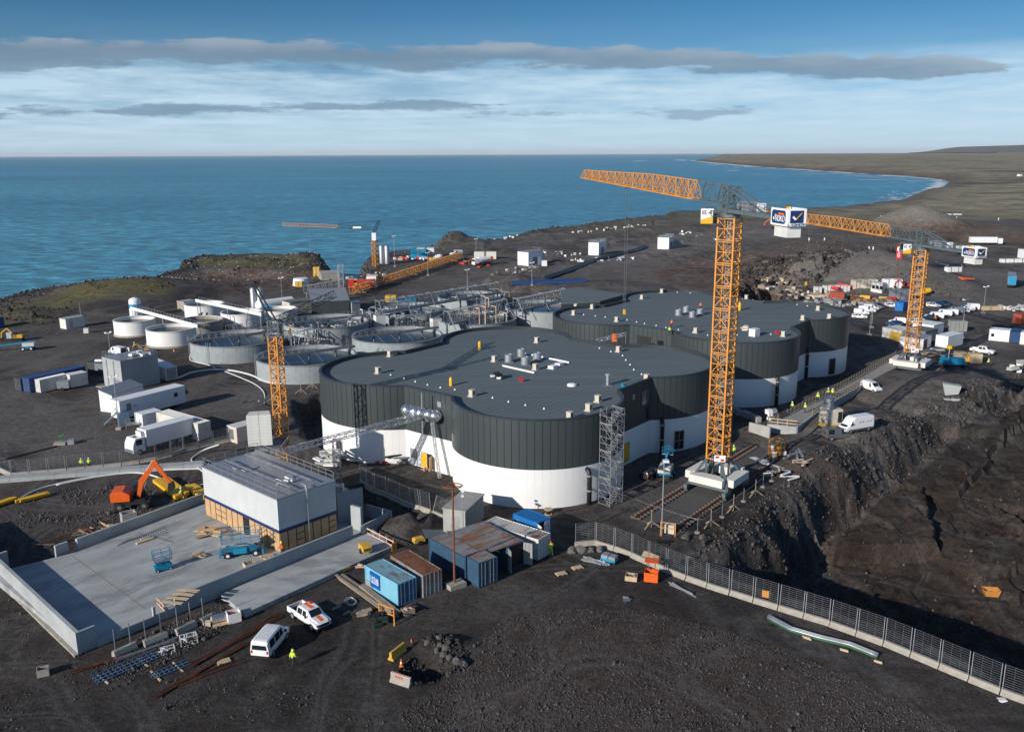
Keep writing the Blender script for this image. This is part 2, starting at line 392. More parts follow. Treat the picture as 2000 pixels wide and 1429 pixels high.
coast = P([(-900, 860), (-400, 700), (-100, 612), (0, 584), (100, 558), (200, 547), (322, 537), (334, 520), (380, 505), (480, 501), (560, 494), (632, 497), (655, 512), (664, 528), (678, 540), (690, 512), (702, 498), (745, 488), (830, 480), (900, 470), (960, 463), (1050, 443), (1130, 433), (1200, 425), (1283, 417), (1287, 409), (1330, 410), (1450, 409), (1560, 403), (1600, 402), (1680, 395), (1752, 386), (1757, 376), (1790, 367), (1830, 359)])
coast += [tuple(at(a, b, -9.0)[:2]) for a, b in [(1858, 352), (1838, 347), (1750, 340), (1640, 334), (1530, 327), (1450, 321), (1392, 316)]]
coast += [(1480, 7200), (1900, 8200), (2300, 9200), (2700, 10500), (3300, 13000), (3500, 16000), (16000, 16000), (16000, -400), (-900, -400)]
pit = P([(1332, 1084), (1440, 1142), (1600, 1186), (1730, 1228), (1860, 1290), (2010, 1352), (2400, 1530)]) + P([(2900, 1200), (2500, 760), (2100, 705), (1975, 742), (1875, 782), (1790, 815), (1700, 862), (1640, 893), (1560, 930), (1530, 958), (1470, 1015), (1400, 1058)])
hole_w = P([(566, 778), (640, 760), (668, 800), (655, 880), (600, 868), (575, 840)])
hole_s = P([(664, 955), (712, 944), (862, 1012), (842, 1048), (800, 1040), (752, 1030), (700, 1000)])
hole_r1 = P([(1400, 604), (1430, 562), (1490, 548), (1556, 552), (1560, 578), (1500, 604)])
hole_r4 = P([(1480, 535), (1500, 508), (1590, 500), (1620, 512), (1560, 528)])
hole_r5 = P([(1676, 536), (1686, 500), (1702, 496), (1700, 530)])
hole_r2 = P([(1700, 500), (1735, 480), (1800, 474), (1812, 500), (1750, 514)])
hole_r3 = P([(1840, 478), (1850, 462), (1905, 450), (1912, 470), (1880, 480)])
_rw = np.random.RandomState(3).rand(128, 128, 3)
def worley(x, y, s):
    x = x/s; y = y/s; xi = np.floor(x).astype(int); yi = np.floor(y).astype(int); best = np.full(x.shape, 1e9); val = np.zeros(x.shape)
    for i in (-1, 0, 1):
        for j in (-1, 0, 1):
            r = _rw[(xi+i) & 127, (yi+j) & 127]; d = (xi+i+r[..., 0]-x)**2+(yi+j+r[..., 1]-y)**2; k = d < best; best = np.where(k, d, best); val = np.where(k, r[..., 2], val)
    return val
def cone(x, y, c, r, h, p=1.0):
    d = np.hypot(x-c[0], y-c[1])/r
    d = d*(1+0.22*(fbm(x/r*2.2+3, y/r*2.2, 3)-0.5))
    return h*np.clip(1-d, 0, 1)**p
HEAP = at(1807, 447); 
FINE = P([(1290, 640), (1380, 660)])
bluff = P([(300, 548), (345, 508), (480, 503), (632, 499), (655, 515), (640, 540), (560, 545), (440, 540)])
rough = P([(1405, 602), (1430, 560), (1480, 505), (1620, 495), (1700, 488), (1705, 540), (1600, 560), (1560, 600)])
rough2 = None
def height(x, y):
    x = np.asarray(x, float); y = np.asarray(y, float)
    D = np.hypot(x, y)
    h = 0.16*(fbm(x/7, y/7, 3)-0.5)+0.35*(fbm(x/31+4, y/31, 3)-0.5)*sst(180, 300, D)+1.6*(fbm(x/60+4, y/60, 4)-0.5)*sst(280, 480, D)
    # rough lava between the yards and out along the coast
    lava = sst(0.50, 0.62, fbm(x/45+9, y/45+2, 3))*sst(330, 420, D)
    rid = 1-np.abs(2*fbm(x/13, y/13, 5)-1)
    h += lava*(rid-0.75)*2.6
    h += sst(700, 1400, D)*(6*(fbm(x/260, y/260, 5)-0.5)+2.0*(fbm(x/50, y/50, 4)-0.5))
    h += 25*np.clip((y-2200)/9000, 0, 1.05)**1.1*(0.92+0.16*fbm(x/1500, y/1500, 4))
    # foreground gravel field and the old ground left of the slab
    p1 = cone(x, y, at(1180, 1330), 26, 0.9, 0.8); h += p1*0.8
    # banks, heaps
    h += cone(x, y, HEAP+Vector((0, 14, 0)), 34, 15, 0.85)
    h += cone(x, y, at(1862, 482)+Vector((2, 4, 0)), 13, 2.2)
    m = at(858, 480); h += cone(x, y, m+Vector((0, 6, 0)), 15, 6.5, 0.8)+cone(x, y, m+Vector((13, 8, 0)), 14, 4.5, 0.8)
    h += cone(x, y, at(1715, 548), 36, 7.0, 0.8)+cone(x, y, at(1640, 540), 30, 6.0, 0.75)+cone(x, y, at(1800, 560), 24, 3.0, 0.8)
    h += cone(x, y, at(1180, 570), 26, 3.5, 0.7)+cone(x, y, at(1020, 560), 14, 4.5, 0.8)+cone(x, y, at(960, 560), 12, 3.0)
    h += cone(x, y, at(1590, 905), 8, 2.2, 0.8)
    h += cone(x, y, at(1640, 862), 9, 1.8)+cone(x, y, at(1700, 835), 13, 2.5, 0.8)+cone(x, y, at(1840, 768), 18, 3.0, 0.7)+cone(x, y, at(1560, 880), 6, 1.2)
    h += cone(x, y, at(803, 1028), 5.0, 2.4)+cone(x, y, at(160, 585), 40, 3.5, 0.7)+cone(x, y, at(290, 570), 30, 3.0, 0.7)
    h += cone(x, y, at(30, 625), 12, 2.0)
    # coast
    s = sdist(x, y, coast)+np.clip(D/90, 0.6, 60)*1.6*(fbm(x/np.clip(D/30, 6, 300), y/np.clip(D/30, 6, 300), 4)-0.5)
    wd = np.clip(D*0.02, 7, 120)
    cl = sst(-wd*0.5, wd, s)
    cr = (1-np.abs(2*fbm(x/8, y/8, 4)-1))*3.5*sst(0.15, 0.6, cl)*(1-sst(0.8, 1.0, cl))
    h = (h+1.5)*cl + (SEA_Z-4)*(1-cl) - 1.5*cl + cr*0.6
    # bluff with the birds
    b = sdist(x, y, bluff); h += sst(-4, 9, b)*(2.4+3.0*(fbm(x/18, y/18, 4)-0.5))
    # cut pits
    sp = sdist(x, y, pit)
    spn = sp+2.2*(fbm(x/5, y/5, 4)-0.5)+2.0*(fbm(x/16, y/16, 2)-0.5)*sst(2, 10, y-78)
    t = fbm(x/17+40, y/17+7, 2)*4.2+0.03*(x-40)
    st = np.floor(t)+sst(0.90, 1.0, t-np.floor(t))
    sn = (x-36)*.65+(y-79)*.76; t2 = fbm(x/26+11, y/26+3, 3)*5.0+0.05*x; st2 = np.floor(t2)+sst(0.93, 1.0, t2-np.floor(t2)); wx = x+3.5*(fbm(x/6, y/6, 3)-0.5); wy = y+3.5*(fbm(x/6+9, y/6, 3)-0.5); floor_ = -11.4+np.clip((sn-13)/62, 0, 1.15)*8.6+3.4*(worley(wx, wy, 19)-0.5)+1.1*(worley(wx+50, wy, 6.5)-0.5)+0.35*(worley(wx, wy+31, 2.2)-0.5)+0.9*(fbm(x/7, y/7, 4)-0.5)+0.35*(fbm(x/1.6, y/1.6, 3)-0.5)
    rub = (1-np.abs(2*fbm(x/1.9, y/1.9, 3)-1))*1.0+1.2*worley(x, y, 2.6)
    k = sst(0.2, 6.4, spn)
    h = h*(1-k)+floor_*k + rub*4*k*(1-k)*0.6
    near = (np.abs(sp) < 12) & (y > 100) & (x < 110)
    h += np.where(near, 0.9*(fbm(x/2.2, y/2.2, 3)-0.5)*sst(-9, -2, sp)*(1-k), 0)
    for pl, dp in ((hole_w, 4.5), (hole_s, 2.2), (hole_r1, 8), (hole_r2, 8), (hole_r3, 8), (hole_r4, 5), (hole_r5, 6)):
        q = sdist(x, y, pl)+1.6*(fbm(x/4, y/4, 4)-0.5)*(1 if dp < 5 else 3)
        kk = sst(0, 2.6 if dp < 5 else 7, q); h = h-dp*kk+rub*4*kk*(1-kk)*0.7
    rm = sst(-6, 10, sdist(x, y, rough)); h += rm*(3.6*(worley(x+4*fbm(x/9, y/9, 3), y, 11)-0.5)+1.6*(worley(x, y+7, 4.5)-0.5)+1.2*(fbm(x/3, y/3, 3)-0.5))
    # small dug hole by the barriers in the foreground
    c = at(833, 1312); h -= 1.5*np.clip(1-(np.hypot((x-c[0])/2.5, (y-c[1])/2.2))**2, 0, 1)
    c = at(872, 1268); h += 0.5*np.clip(1-(np.hypot((x-c[0])/3.5, (y-c[1])/2.0))**2, 0, 1)
    return h
def gz(p):
    return float(height(np.array([p[0]]), np.array([p[1]]))[0])
def on(px, py, dz=0.0):
    """point of the real ground under a photo pixel"""
    z = 0.0
    for _ in range(4): p = at(px, py, z); z = 0.5*z+0.5*gz(p)
    p = at(px, py, z); return Vector((p.x, p.y, gz(p)+dz))
def axis(a, b, step, far, g):
    v = list(np.arange(a, b+1e-6, step)); s = step; u = v[-1]
    while u < far: s *= g; u += s; v.append(u)
    return v
xs_r = axis(0, 118, 0.62, 15500, 1.030); xs_l = axis(0, 75, 0.62, 3200, 1.040)
xs = np.array([-q for q in xs_l[::-1]]+xs_r[1:])
ys = np.array([-q for q in axis(-58, -56, 1, 30, 1.5)[::-1]]); ys = np.array([20, 40, 52]+axis(58, 330, 0.62, 15500, 1.020))
X, Y = np.meshgrid(xs, ys); H = height(X, Y)
nx, ny = len(xs), len(ys)
co = np.stack([X.ravel(), Y.ravel(), H.ravel()], 1)
idx = np.arange(nx*ny).reshape(ny, nx)
q = np.stack([idx[:-1, :-1].ravel(), idx[:-1, 1:].ravel(), idx[1:, 1:].ravel(), idx[1:, :-1].ravel()], 1)
keep = (H.ravel()[q].max(1) > SEA_Z-3.9)
q = q[keep]
def np_mesh(name, co, q):
    me = bpy.data.meshes.new(name); me.vertices.add(len(co)); me.vertices.foreach_set('co', np.ascontiguousarray(co, dtype=np.float32).ravel())
    n, k = q.shape; me.loops.add(n*k); me.loops.foreach_set('vertex_index', np.ascontiguousarray(q, dtype=np.int32).ravel())
    me.polygons.add(n); me.polygons.foreach_set('loop_start', np.arange(0, n*k, k, dtype=np.int32))
    me.polygons.foreach_set('loop_total', np.full(n, k, dtype=np.int32)); me.update(calc_edges=True); me.validate(); return me
gme = np_mesh('ground', co, q); cen = co[q].mean(1); spc = sdist(cen[:, 0], cen[:, 1], pit); gme.polygons.foreach_set('use_smooth', ~((spc > -2) & (cen[:, 0] < 150)))
xf, yf = X.ravel(), Y.ravel(); Df = np.hypot(xf, yf)
sc = sdist(xf, yf, coast)
def blob(pts, feather, amp=0.6, ns=9.0):
    s = sdist(xf, yf, P(pts)); return sst(-feather, feather, s+feather*2*amp*(fbm(xf/ns, yf/ns, 4)-0.5))
grass = np.maximum.reduce([blob([(40, 608), (180, 572), (250, 560), (330, 575), (335, 588), (200, 600), (120, 612)], 5, 1.3), blob([(380, 530), (400, 514), (560, 505), (610, 512), (600, 530), (450, 534)], 5, 1.2),
    blob([(0, 640), (0, 612), (60, 605), (120, 612), (60, 640)], 4, 1.2)*0.5])
farg = sst(430, 900, Df)*sst(0.30, 0.50, fbm(xf/170, yf/60, 5)+0.05*sst(1500, 4000, Df)); grass = np.maximum(grass, farg*0.9*sst(5, 60, sc))
brown = np.maximum.reduce([blob([(1240, 560), (1262, 520), (1400, 500), (1560, 470), (1700, 478), (1560, 545), (1430, 575), (1300, 565)], 9, 1.0, 16), blob([(1560, 440), (1700, 450), (1900, 440), (2100, 450), (2100, 480), (1750, 475)], 14, 1.0, 20),
    blob([(350, 560), (400, 536), (640, 535), (650, 556), (450, 575)], 5, 1.0), blob([(1520, 1080), (1620, 930), (2000, 850), (2400, 900), (2400, 1300), (1800, 1160)], 4, 1.4, 8)*0.65,
    blob([(900, 1300), (1000, 1210), (1250, 1190), (1500, 1260), (1900, 1400), (2000, 1500), (900, 1500)], 3, 1.0, 6)*0.5, sst(900, 2000, Df)*0.6])
light = np.maximum.reduce([blob([(505, 1322), (545, 1316), (550, 1332), (515, 1338)], .5, 1, 2)*.7, blob([(490, 1350), (520, 1345), (525, 1365), (495, 1370)], .5, 1, 2)*.7, blob([(460, 1378), (485, 1374), (490, 1390), (465, 1394)], .5, 1, 2)*.5, blob([(1715, 1318), (1745, 1324), (1800, 1345), (1770, 1365), (1730, 1340)], .8, 1.2, 3)*.7,
    blob([(0, 760), (150, 780), (330, 880), (100, 900), (-100, 850)], 5, 1.5, 11)*.45, blob([(0, 690), (150, 660), (230, 650), (200, 700), (60, 740)], 5, 1.5, 11)*.35, blob([(640, 1150), (860, 1170), (1100, 1130), (1200, 1180), (1000, 1200), (700, 1290)], 2.5, 1.5, 7)*.3,
    blob([(1560, 540), (1900, 520), (2100, 560), (2100, 640), (1820, 600), (1650, 600)], 9, 1.4, 16)*.45, blob([(1030, 545), (1240, 480), (1420, 440), (1600, 420), (1600, 450), (1300, 500), (1100, 560)], 9, 1.4, 16)*.4, blob([(720, 590), (880, 540), (1060, 500), (1060, 530), (900, 570)], 7, 1.4, 14)*.4,sst(30, 22, np.hypot(xf-HEAP.x, yf-HEAP.y-14)), blob([(1190, 1000), (1230, 960), (1390, 880), (1500, 855), (1560, 870), (1400, 930), (1260, 1030)], 2, 0.8, 6)*0.55,
    blob([(1500, 900), (1560, 840), (1700, 800), (1800, 780), (1640, 860)], 2, 1, 6)*0.6, blob([(380, 800), (420, 760), (520, 745), (540, 790), (470, 810)], 3, 1.2, 7)*0.5,
    blob([(1740, 780), (1900, 690), (2000, 640), (2000, 740), (1850, 770)], 5, 1.2, 9)*0.35, blob([(1060, 530), (1270, 500), (1400, 460), (1420, 470), (1260, 540), (1200, 560)], 4, 1, 9)*0.3,
    blob([(1230, 590), (1260, 530), (1300, 555), (1400, 570), (1400, 585)], 3, 0.8, 9)*0.35])
rockm = np.clip(sst(1.0, 3.0, sdist(xf, yf, pit)+4)*0.25+(1-sst(3, 26, sc))*0.8*(Df < 1500), 0, 1)
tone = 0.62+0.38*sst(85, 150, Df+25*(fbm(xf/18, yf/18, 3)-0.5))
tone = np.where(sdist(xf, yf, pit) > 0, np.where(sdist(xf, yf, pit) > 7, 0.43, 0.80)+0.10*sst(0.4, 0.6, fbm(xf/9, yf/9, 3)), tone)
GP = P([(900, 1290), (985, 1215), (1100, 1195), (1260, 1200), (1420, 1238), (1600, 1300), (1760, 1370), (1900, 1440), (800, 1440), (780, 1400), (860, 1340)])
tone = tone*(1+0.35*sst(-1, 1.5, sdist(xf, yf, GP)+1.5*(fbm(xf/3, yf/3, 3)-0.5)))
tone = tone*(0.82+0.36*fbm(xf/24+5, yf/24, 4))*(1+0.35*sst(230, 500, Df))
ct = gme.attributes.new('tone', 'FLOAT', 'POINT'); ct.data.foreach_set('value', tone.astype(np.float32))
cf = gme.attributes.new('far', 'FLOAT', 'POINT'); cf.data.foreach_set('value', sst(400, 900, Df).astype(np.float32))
ca = gme.color_attributes.new('zone', 'FLOAT_COLOR', 'POINT')
arr = np.stack([grass, brown, light, rockm], 1).astype(np.float32); ca.data.foreach_set('color', arr.ravel())
gm = bpy.data.materials.new('ground'); gm.use_nodes = True; t = gm.node_tree; N = t.nodes; L = t.links
b = N['Principled BSDF']; b.inputs['Roughness'].default_value = 0.93; b.inputs['Specular IOR Level'].default_value = 0.15
tcn = N.new('ShaderNodeTexCoord')
def gnoise(scale, detail, rough=0.65, stretch=None, off=None):
    n = N.new('ShaderNodeTexNoise'); n.inputs['Scale'].default_value = scale; n.inputs['Detail'].default_value = detail; n.inputs['Roughness'].default_value = rough
    if stretch or off:
        m = N.new('ShaderNodeMapping'); m.inputs['Scale'].default_value = stretch or (1,1,1); m.inputs['Rotation'].default_value = (0, 0, R(40)); m.inputs['Location'].default_value = off or (0,0,0)
        L.new(tcn.outputs['Object'], m.inputs[0]); L.new(m.outputs[0], n.inputs[0])
    else: L.new(tcn.outputs['Object'], n.inputs[0])
    return n.outputs[0]
def gramp(src, stops):
    n = N.new('ShaderNodeValToRGB'); e = n.color_ramp.elements
    while len(e) < len(stops): e.new(0.5)
    for i, (p, c) in enumerate(stops): e[i].position = p; e[i].color = (*c, 1) if hasattr(c, '__len__') else (c, c, c, 1)
    L.new(src, n.inputs[0]); return n.outputs[0]
def gmix(f, a, b_, mode='MIX'):
    n = N.new('ShaderNodeMix'); n.data_type = 'RGBA'; n.blend_type = mode
    for i, v in ((0, f), (6, a), (7, b_)):
        if hasattr(v, 'links'): L.new(v, n.inputs[i])
        elif i == 0: n.inputs[0].default_value = v
        else: n.inputs[i].default_value = (*v, 1)
    return n.outputs[2]
va = N.new('ShaderNodeVertexColor'); va.layer_name = 'zone'; sp_ = N.new('ShaderNodeSeparateColor'); L.new(va.outputs[0], sp_.inputs[0])
big = gnoise(0.045, 6); mid = gnoise(0.35, 8, 0.7); fine = gnoise(3.2, 6, 0.75); track = gnoise(0.16, 5, 0.6, (1.0, 0.22, 1), (3, 8, 0))
c0 = gramp(big, [(0.30, (0.037, 0.032, 0.030)), (0.50, (0.062, 0.054, 0.050)), (0.66, (0.100, 0.088, 0.080))])
c0 = gmix(gramp(track, [(0.50, 0.0), (0.66, 0.7)]), c0, (0.125, 0.115, 0.108))
c0 = gmix(gramp(mid, [(0.52, 0.0), (0.70, 0.75)]), c0, (0.034, 0.029, 0.027))
cb = gramp(mid, [(0.3, (0.045, 0.027, 0.020)), (0.5, (0.085, 0.058, 0.045)), (0.68, (0.16, 0.125, 0.11)), (0.8, (0.20, 0.165, 0.15))])
c0 = gmix(sp_.outputs[1], c0, cb)
cl_ = gramp(mid, [(0.3, (0.10, 0.093, 0.087)), (0.7, (0.21, 0.195, 0.18))])
c0 = gmix(sp_.outputs[2], c0, cl_)
c0 = gmix(gramp(va.outputs[1], [(0.1, 0), (1, 0.8)]), c0, gramp(mid, [(0.35, (0.020, 0.018, 0.018)), (0.7, (0.075, 0.067, 0.064))]))
cg = gramp(gnoise(0.5, 8, 0.75), [(0.3, (0.050, 0.046, 0.024)), (0.5, (0.130, 0.118, 0.055)), (0.75, (0.23, 0.205, 0.115))])
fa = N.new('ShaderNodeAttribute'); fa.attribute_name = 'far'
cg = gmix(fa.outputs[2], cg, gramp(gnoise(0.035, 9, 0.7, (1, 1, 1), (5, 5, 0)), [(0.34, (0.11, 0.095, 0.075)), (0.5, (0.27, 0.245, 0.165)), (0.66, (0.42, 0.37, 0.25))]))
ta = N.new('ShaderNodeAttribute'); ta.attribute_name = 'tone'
def lines(scale, off, wdt, amt):
    global c0
    nz = gnoise(scale, 1.5, 0.4, (1, 1, 1), off)
    c0 = gmix(gramp(nz, [(0.5-wdt*2.2, 0.0), (0.5-wdt, amt), (0.5-wdt*.3, 0.0), (0.5+wdt*.3, 0.0), (0.5+wdt, amt), (0.5+wdt*2.2, 0.0)]), c0, (0.135, 0.125, 0.118))
lines(0.035, (2, 7, 0), 0.010, 0.65); lines(0.045, (12, 3, 0), 0.011, 0.55); lines(0.028, (31, 9, 0), 0.009, 0.6)
lines(0.06, (7, 19, 0), 0.009, 0.3)
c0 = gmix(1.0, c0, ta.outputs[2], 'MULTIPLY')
c0 = gmix(sp_.outputs[0], c0, cg)
c0 = gmix(1.0, c0, gramp(fine, [(0.28, 0.45), (0.5, 1.0), (0.72, 1.6)]), 'MULTIPLY')
c0 = gmix(1.0, c0, gramp(gnoise(1.1, 7, 0.75), [(0.32, 0.62), (0.5, 1.0), (0.70, 1.4)]), 'MULTIPLY')
c0 = gmix(1.0, c0, gramp(gnoise(11, 4, 0.8), [(0.30, 0.6), (0.5, 1.0), (0.68, 1.4)]), 'MULTIPLY')
L.new(c0, b.inputs['Base Color'])
bp = N.new('ShaderNodeBump'); bp.inputs['Strength'].default_value = 0.45; bp.inputs['Distance'].default_value = 0.12; L.new(fine, bp.inputs['Height'])
bp2 = N.new('ShaderNodeBump'); bp2.inputs['Strength'].default_value = 0.35; bp2.inputs['Distance'].default_value = 0.3; L.new(gnoise(0.8, 6, 0.7), bp2.inputs['Height']); L.new(bp2.outputs[0], bp.inputs['Normal'])
L.new(bp.outputs[0], b.inputs['Normal'])
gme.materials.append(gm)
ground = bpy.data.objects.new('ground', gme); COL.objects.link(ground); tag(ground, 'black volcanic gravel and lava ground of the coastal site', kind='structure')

# ---------------------------------------------------------------- sea
sm = bpy.data.materials.new('sea'); sm.use_nodes = True; t = sm.node_tree; N = t.nodes; L = t.links
b = N['Principled BSDF']; b.inputs['Roughness'].default_value = 0.30; b.inputs['IOR'].default_value = 1.33; b.inputs['Specular IOR Level'].default_value = 0.35
tcn = N.new('ShaderNodeTexCoord')
w1 = gnoise(0.10, 8, 0.68, (0.7, 1.25, 1)); w2 = gnoise(0.006, 6, 0.6, (0.4, 1.2, 1), (4, 4, 0)); w3 = gnoise(0.0011, 5, 0.6, (0.5, 1.6, 1), (9, 2, 0))
ss = gramp(w2, [(0.3, (0.034, 0.190, 0.290)), (0.7, (0.054, 0.270, 0.385))])
ss = gmix(gramp(w3, [(0.45, 0.0), (0.65, 0.6)]), ss, (0.10, 0.36, 0.48))
ss = gmix(1.0, ss, gramp(w1, [(0.32, 0.35), (0.5, 1.0), (0.68, 2.1)]), 'MULTIPLY')
L.new(ss, b.inputs['Base Color'])
bp = N.new('ShaderNodeBump'); bp.inputs['Strength'].default_value = 1.0; bp.inputs['Distance'].default_value = 3.0; L.new(w1, bp.inputs['Height']); L.new(bp.outputs[0], b.inputs['Normal'])
MAT['sea'] = sm
sea = MB().add([(-60000, -200, SEA_Z), (-400, -200, SEA_Z), (-150, 230, SEA_Z), (60000, 400, SEA_Z), (60000, 80000, SEA_Z), (-60000, 80000, SEA_Z)], [(0, 1, 2, 3, 4, 5)]).build('sea', 'sea')
tag(sea, 'wide blue sea with small wind waves', kind='structure')
# surf: ragged sheets of foam lying 5 cm over the water along the far shore
rs = np.random.RandomState(5)
mb = MB()
def surf(pts, n, w, z=SEA_Z+0.08):
    pts = [at(a, b_, SEA_Z) for a, b_ in pts]
    for i in range(len(pts)-1):
        p, q_ = pts[i], pts[i+1]; d = (q_-p)
        for k in range(n):
            c = p+d*rs.rand()+Vector((rs.randn()*w*0.8, rs.randn()*w*1.6, 0)); l = d.length/n*rs.uniform(0.4, 2.2); ww = w*rs.uniform(0.15, 0.7)
            dn = d.normalized(); nn = Vector((-dn.y, dn.x, 0)); m_ = 9; ring = []
            for j in range(m_):
                a_ = 2*math.pi*j/m_; rr = rs.uniform(0.55, 1.1)
                pp = c+dn*math.cos(a_)*l*rr*0.5+nn*math.sin(a_)*ww*rr*0.5; ring.append((pp.x, pp.y, z+0.004*(len(mb.f) % 9)))
            mb.add(ring, [tuple(range(m_))])
surf([(1385, 317.5), (1450, 323), (1530, 329.5), (1640, 336.5), (1750, 342.5), (1835, 348.5)], 26, 130)
surf([(1740, 345), (1800, 348), (1853, 352.5)], 30, 90)
surf([(1722, 391), (1745, 389), (1754, 384)], 26, 14); surf([(1748, 388), (1753, 374)], 22, 14)
surf([(280, 528), (318, 527)], 14, 3)
surf([(1330, 301.5), (1345, 301.7)], 6, 200); surf([(1366, 309), (1385, 318)], 16, 180)
mat('foam', (0.75, 0.8, 0.82), 0.9, 0, 0.1, 0.2)
Hm = H.ravel()[q].mean(1); Dm = Df[q].mean(1); xm = xf[q].mean(1)
fk = (Hm > SEA_Z-3.4) & (Hm < SEA_Z-0.1) & (rs.rand(len(q)) < np.where(Dm > 850, 0.75, 0.10)) & (xm > -400) & (Dm < 9500)
qf = q[fk]; vf = co[qf.ravel()].copy(); vf[:, :2] += rs.randn(len(vf), 2)*np.clip(np.hypot(vf[:, 0], vf[:, 1])/900, 0.2, 9)[:, None]; vf[:, 2] = SEA_Z+0.05+0.03*np.repeat(rs.rand(len(qf)), 4)
b0 = len(mb.v); mb.v.extend(map(tuple, vf.tolist())); mb.f.extend([(b0+4*i, b0+4*i+1, b0+4*i+2, b0+4*i+3) for i in range(len(qf))]); mb.m.extend([0]*len(qf))
mb.build('surf_foam', 'foam')['kind'] = 'stuff'; COL.objects['surf_foam']['label'] = 'white surf breaking along the lava shore'
# distant table mountain
n_ = 60; mv = []
for i in range(n_+1):
    f = i/n_; x = 8200+f*7000; e = sst(0, 0.16, np.array(f))*1.0
    z = 40+125*float(e)*(0.93+0.12*float(fbm(np.array(f*9), np.array(1.0), 4)))
    z = z if f < 0.97 else z
    mv += [(x, 15400, -20), (x, 15450+float(e)*900, z), (x, 18800, z*0.9), (x, 19400, -20)]
mf = []
for i in range(n_):
    for k in range(3): mf.append((i*4+k, (i+1)*4+k, (i+1)*4+k+1, i*4+k+1))
mat('far_hill', (0.075, 0.07, 0.065), 0.95, 0, 0.25, 0.002)
tag(MB().add(mv, mf).build('distant_mountain', 'far_hill'), 'flat-topped mountain on the horizon', kind='structure')

# ---------------------------------------------------------------- rubble (stuff)
cube = np.array([(-1,-1,-1),(1,-1,-1),(1,1,-1),(-1,1,-1),(-1,-1,1),(1,-1,1),(1,1,1),(-1,1,1)], float)*0.5
cq = np.array([(0,3,2,1),(4,5,6,7),(0,1,5,4),(1,2,6,5),(2,3,7,6),(3,0,4,7)])
def rocks(name, pts, size, m, label, seed=1, sink=0.25):
    rs = np.random.RandomState(seed); n = len(pts)
    s = size*np.exp(rs.randn(n)*0.45) if np.isscalar(size) else size
    v = cube[None]*s[:, None, None]*rs.uniform(0.6, 1.25, (n, 1, 3)) + rs.randn(n, 8, 3)*0.13*s[:, None, None]
    v[:, 4:, :2] *= rs.uniform(0.4, 0.95, (n, 1, 1))
    a = rs.uniform(0, 6.28, n); c, s_ = np.cos(a), np.sin(a)
    x = v[:, :, 0]*c[:, None]-v[:, :, 1]*s_[:, None]; y = v[:, :, 0]*s_[:, None]+v[:, :, 1]*c[:, None]
    z = v[:, :, 2] + x*rs.uniform(-.4, .4, (n, 1))
    hz = height(pts[:, 0], pts[:, 1])
    co = np.stack([x+pts[:, 0:1], y+pts[:, 1:2], z+(hz+s*(0.5-sink))[:, None]], 2).reshape(-1, 3)
    q = (cq[None]+(np.arange(n)*8)[:, None, None]).reshape(-1, 4)
    me = np_mesh(name, co, q); me.materials.append(MAT[m]); o = bpy.data.objects.new(name, me); COL.objects.link(o)
    o['kind'] = 'stuff'; o['label'] = label; return o
def scatter(poly, n, seed, dens=None):
    rs = np.random.RandomState(seed); pl = np.array(poly); lo, hi_ = pl.min(0), pl.max(0)
    p = lo+rs.rand(n, 2)*(hi_-lo); k = sdist(p[:, 0], p[:, 1], poly) > 0
    if dens is not None: k &= rs.rand(n) < dens(p[:, 0], p[:, 1])
    return p[k]
gpoly = P([(900, 1290), (985, 1215), (1100, 1195), (1260, 1200), (1420, 1238), (1600, 1300), (1760, 1370), (1900, 1440), (800, 1440), (780, 1400), (860, 1340)])
edge = lambda x, y: np.clip(0.25+0.75*sst(0.42, 0.62, fbm(x/3.5, y/3.5, 3))+0.35*(1-sst(0, 4, sdist(x, y, gpoly))), 0, 1)
rocks('gravel', scatter(gpoly, 70000, 3, edge), 0.052, 'rock_gravel', 'loose grey gravel spread in the foreground', 1)
ring = lambda lo, hi_: (lambda x, y: (np.abs(sdist(x, y, pit)-(lo+hi_)/2) < (hi_-lo)/2)*(y > 96+0.0*x))
bp_ = P([(1330, 1110), (1400, 1010), (1560, 890), (1900, 740), (2100, 700), (2100, 790), (1700, 930), (1560, 1030), (1470, 1110)])
rocks('rubble', scatter(bp_, 46000, 4, ring(-1.5, 6.5)), 0.145, 'rock_mid', 'broken lava rubble on the bank of the excavation', 2)
rocks('pit_stones', scatter(pit, 16000, 9, lambda x, y: 0.4*(fbm(x/6, y/6, 3) > 0.5)*(x < 100)), 0.14, 'rock_mid', 'small stones strewn over the floor of the excavation', 7)
rocks('loose_stones', scatter(P([(0, 1150), (300, 1330), (700, 1290), (900, 1440), (-100, 1440)]), 9000, 5, lambda x, y: 0.8*(fbm(x/4, y/4, 3) > 0.5)), 0.07, 'rock_gravel', 'small stones scattered over the dark yard', 3)
lp = P([(200, 1290), (300, 1230), (560, 1130), (600, 1150), (420, 1240), (300, 1310), (220, 1330)])
rocks('crushed_stone', scatter(lp, 14000, 6), 0.075, 'rock_gravel', 'crushed stone strip along the front of the concrete slab', 4)
ls = P([(0, 1060), (60, 960), (400, 930), (400, 975), (150, 1060), (60, 1110)])
rocks('backfill_stones', scatter(ls, 14000, 8, lambda x, y: 0.7*(fbm(x/4+3, y/4, 3) > 0.46)), 0.10, 'rock_mid', 'stony backfill between the low wall and the slab', 5)
cs = scatter(P([(-60, 640), (0, 590), (200, 552), (330, 535), (345, 508), (640, 498), (660, 520), (640, 560), (330, 590), (60, 640)]), 60000, 12, lambda x, y: 0.30*(sdist(x, y, coast) < 12)+0.12*(fbm(x/9, y/9, 3) > 0.56))
rocks('shore_boulders', cs, 0.34, 'rock_dark', 'dark lava boulders along the shore', 6)
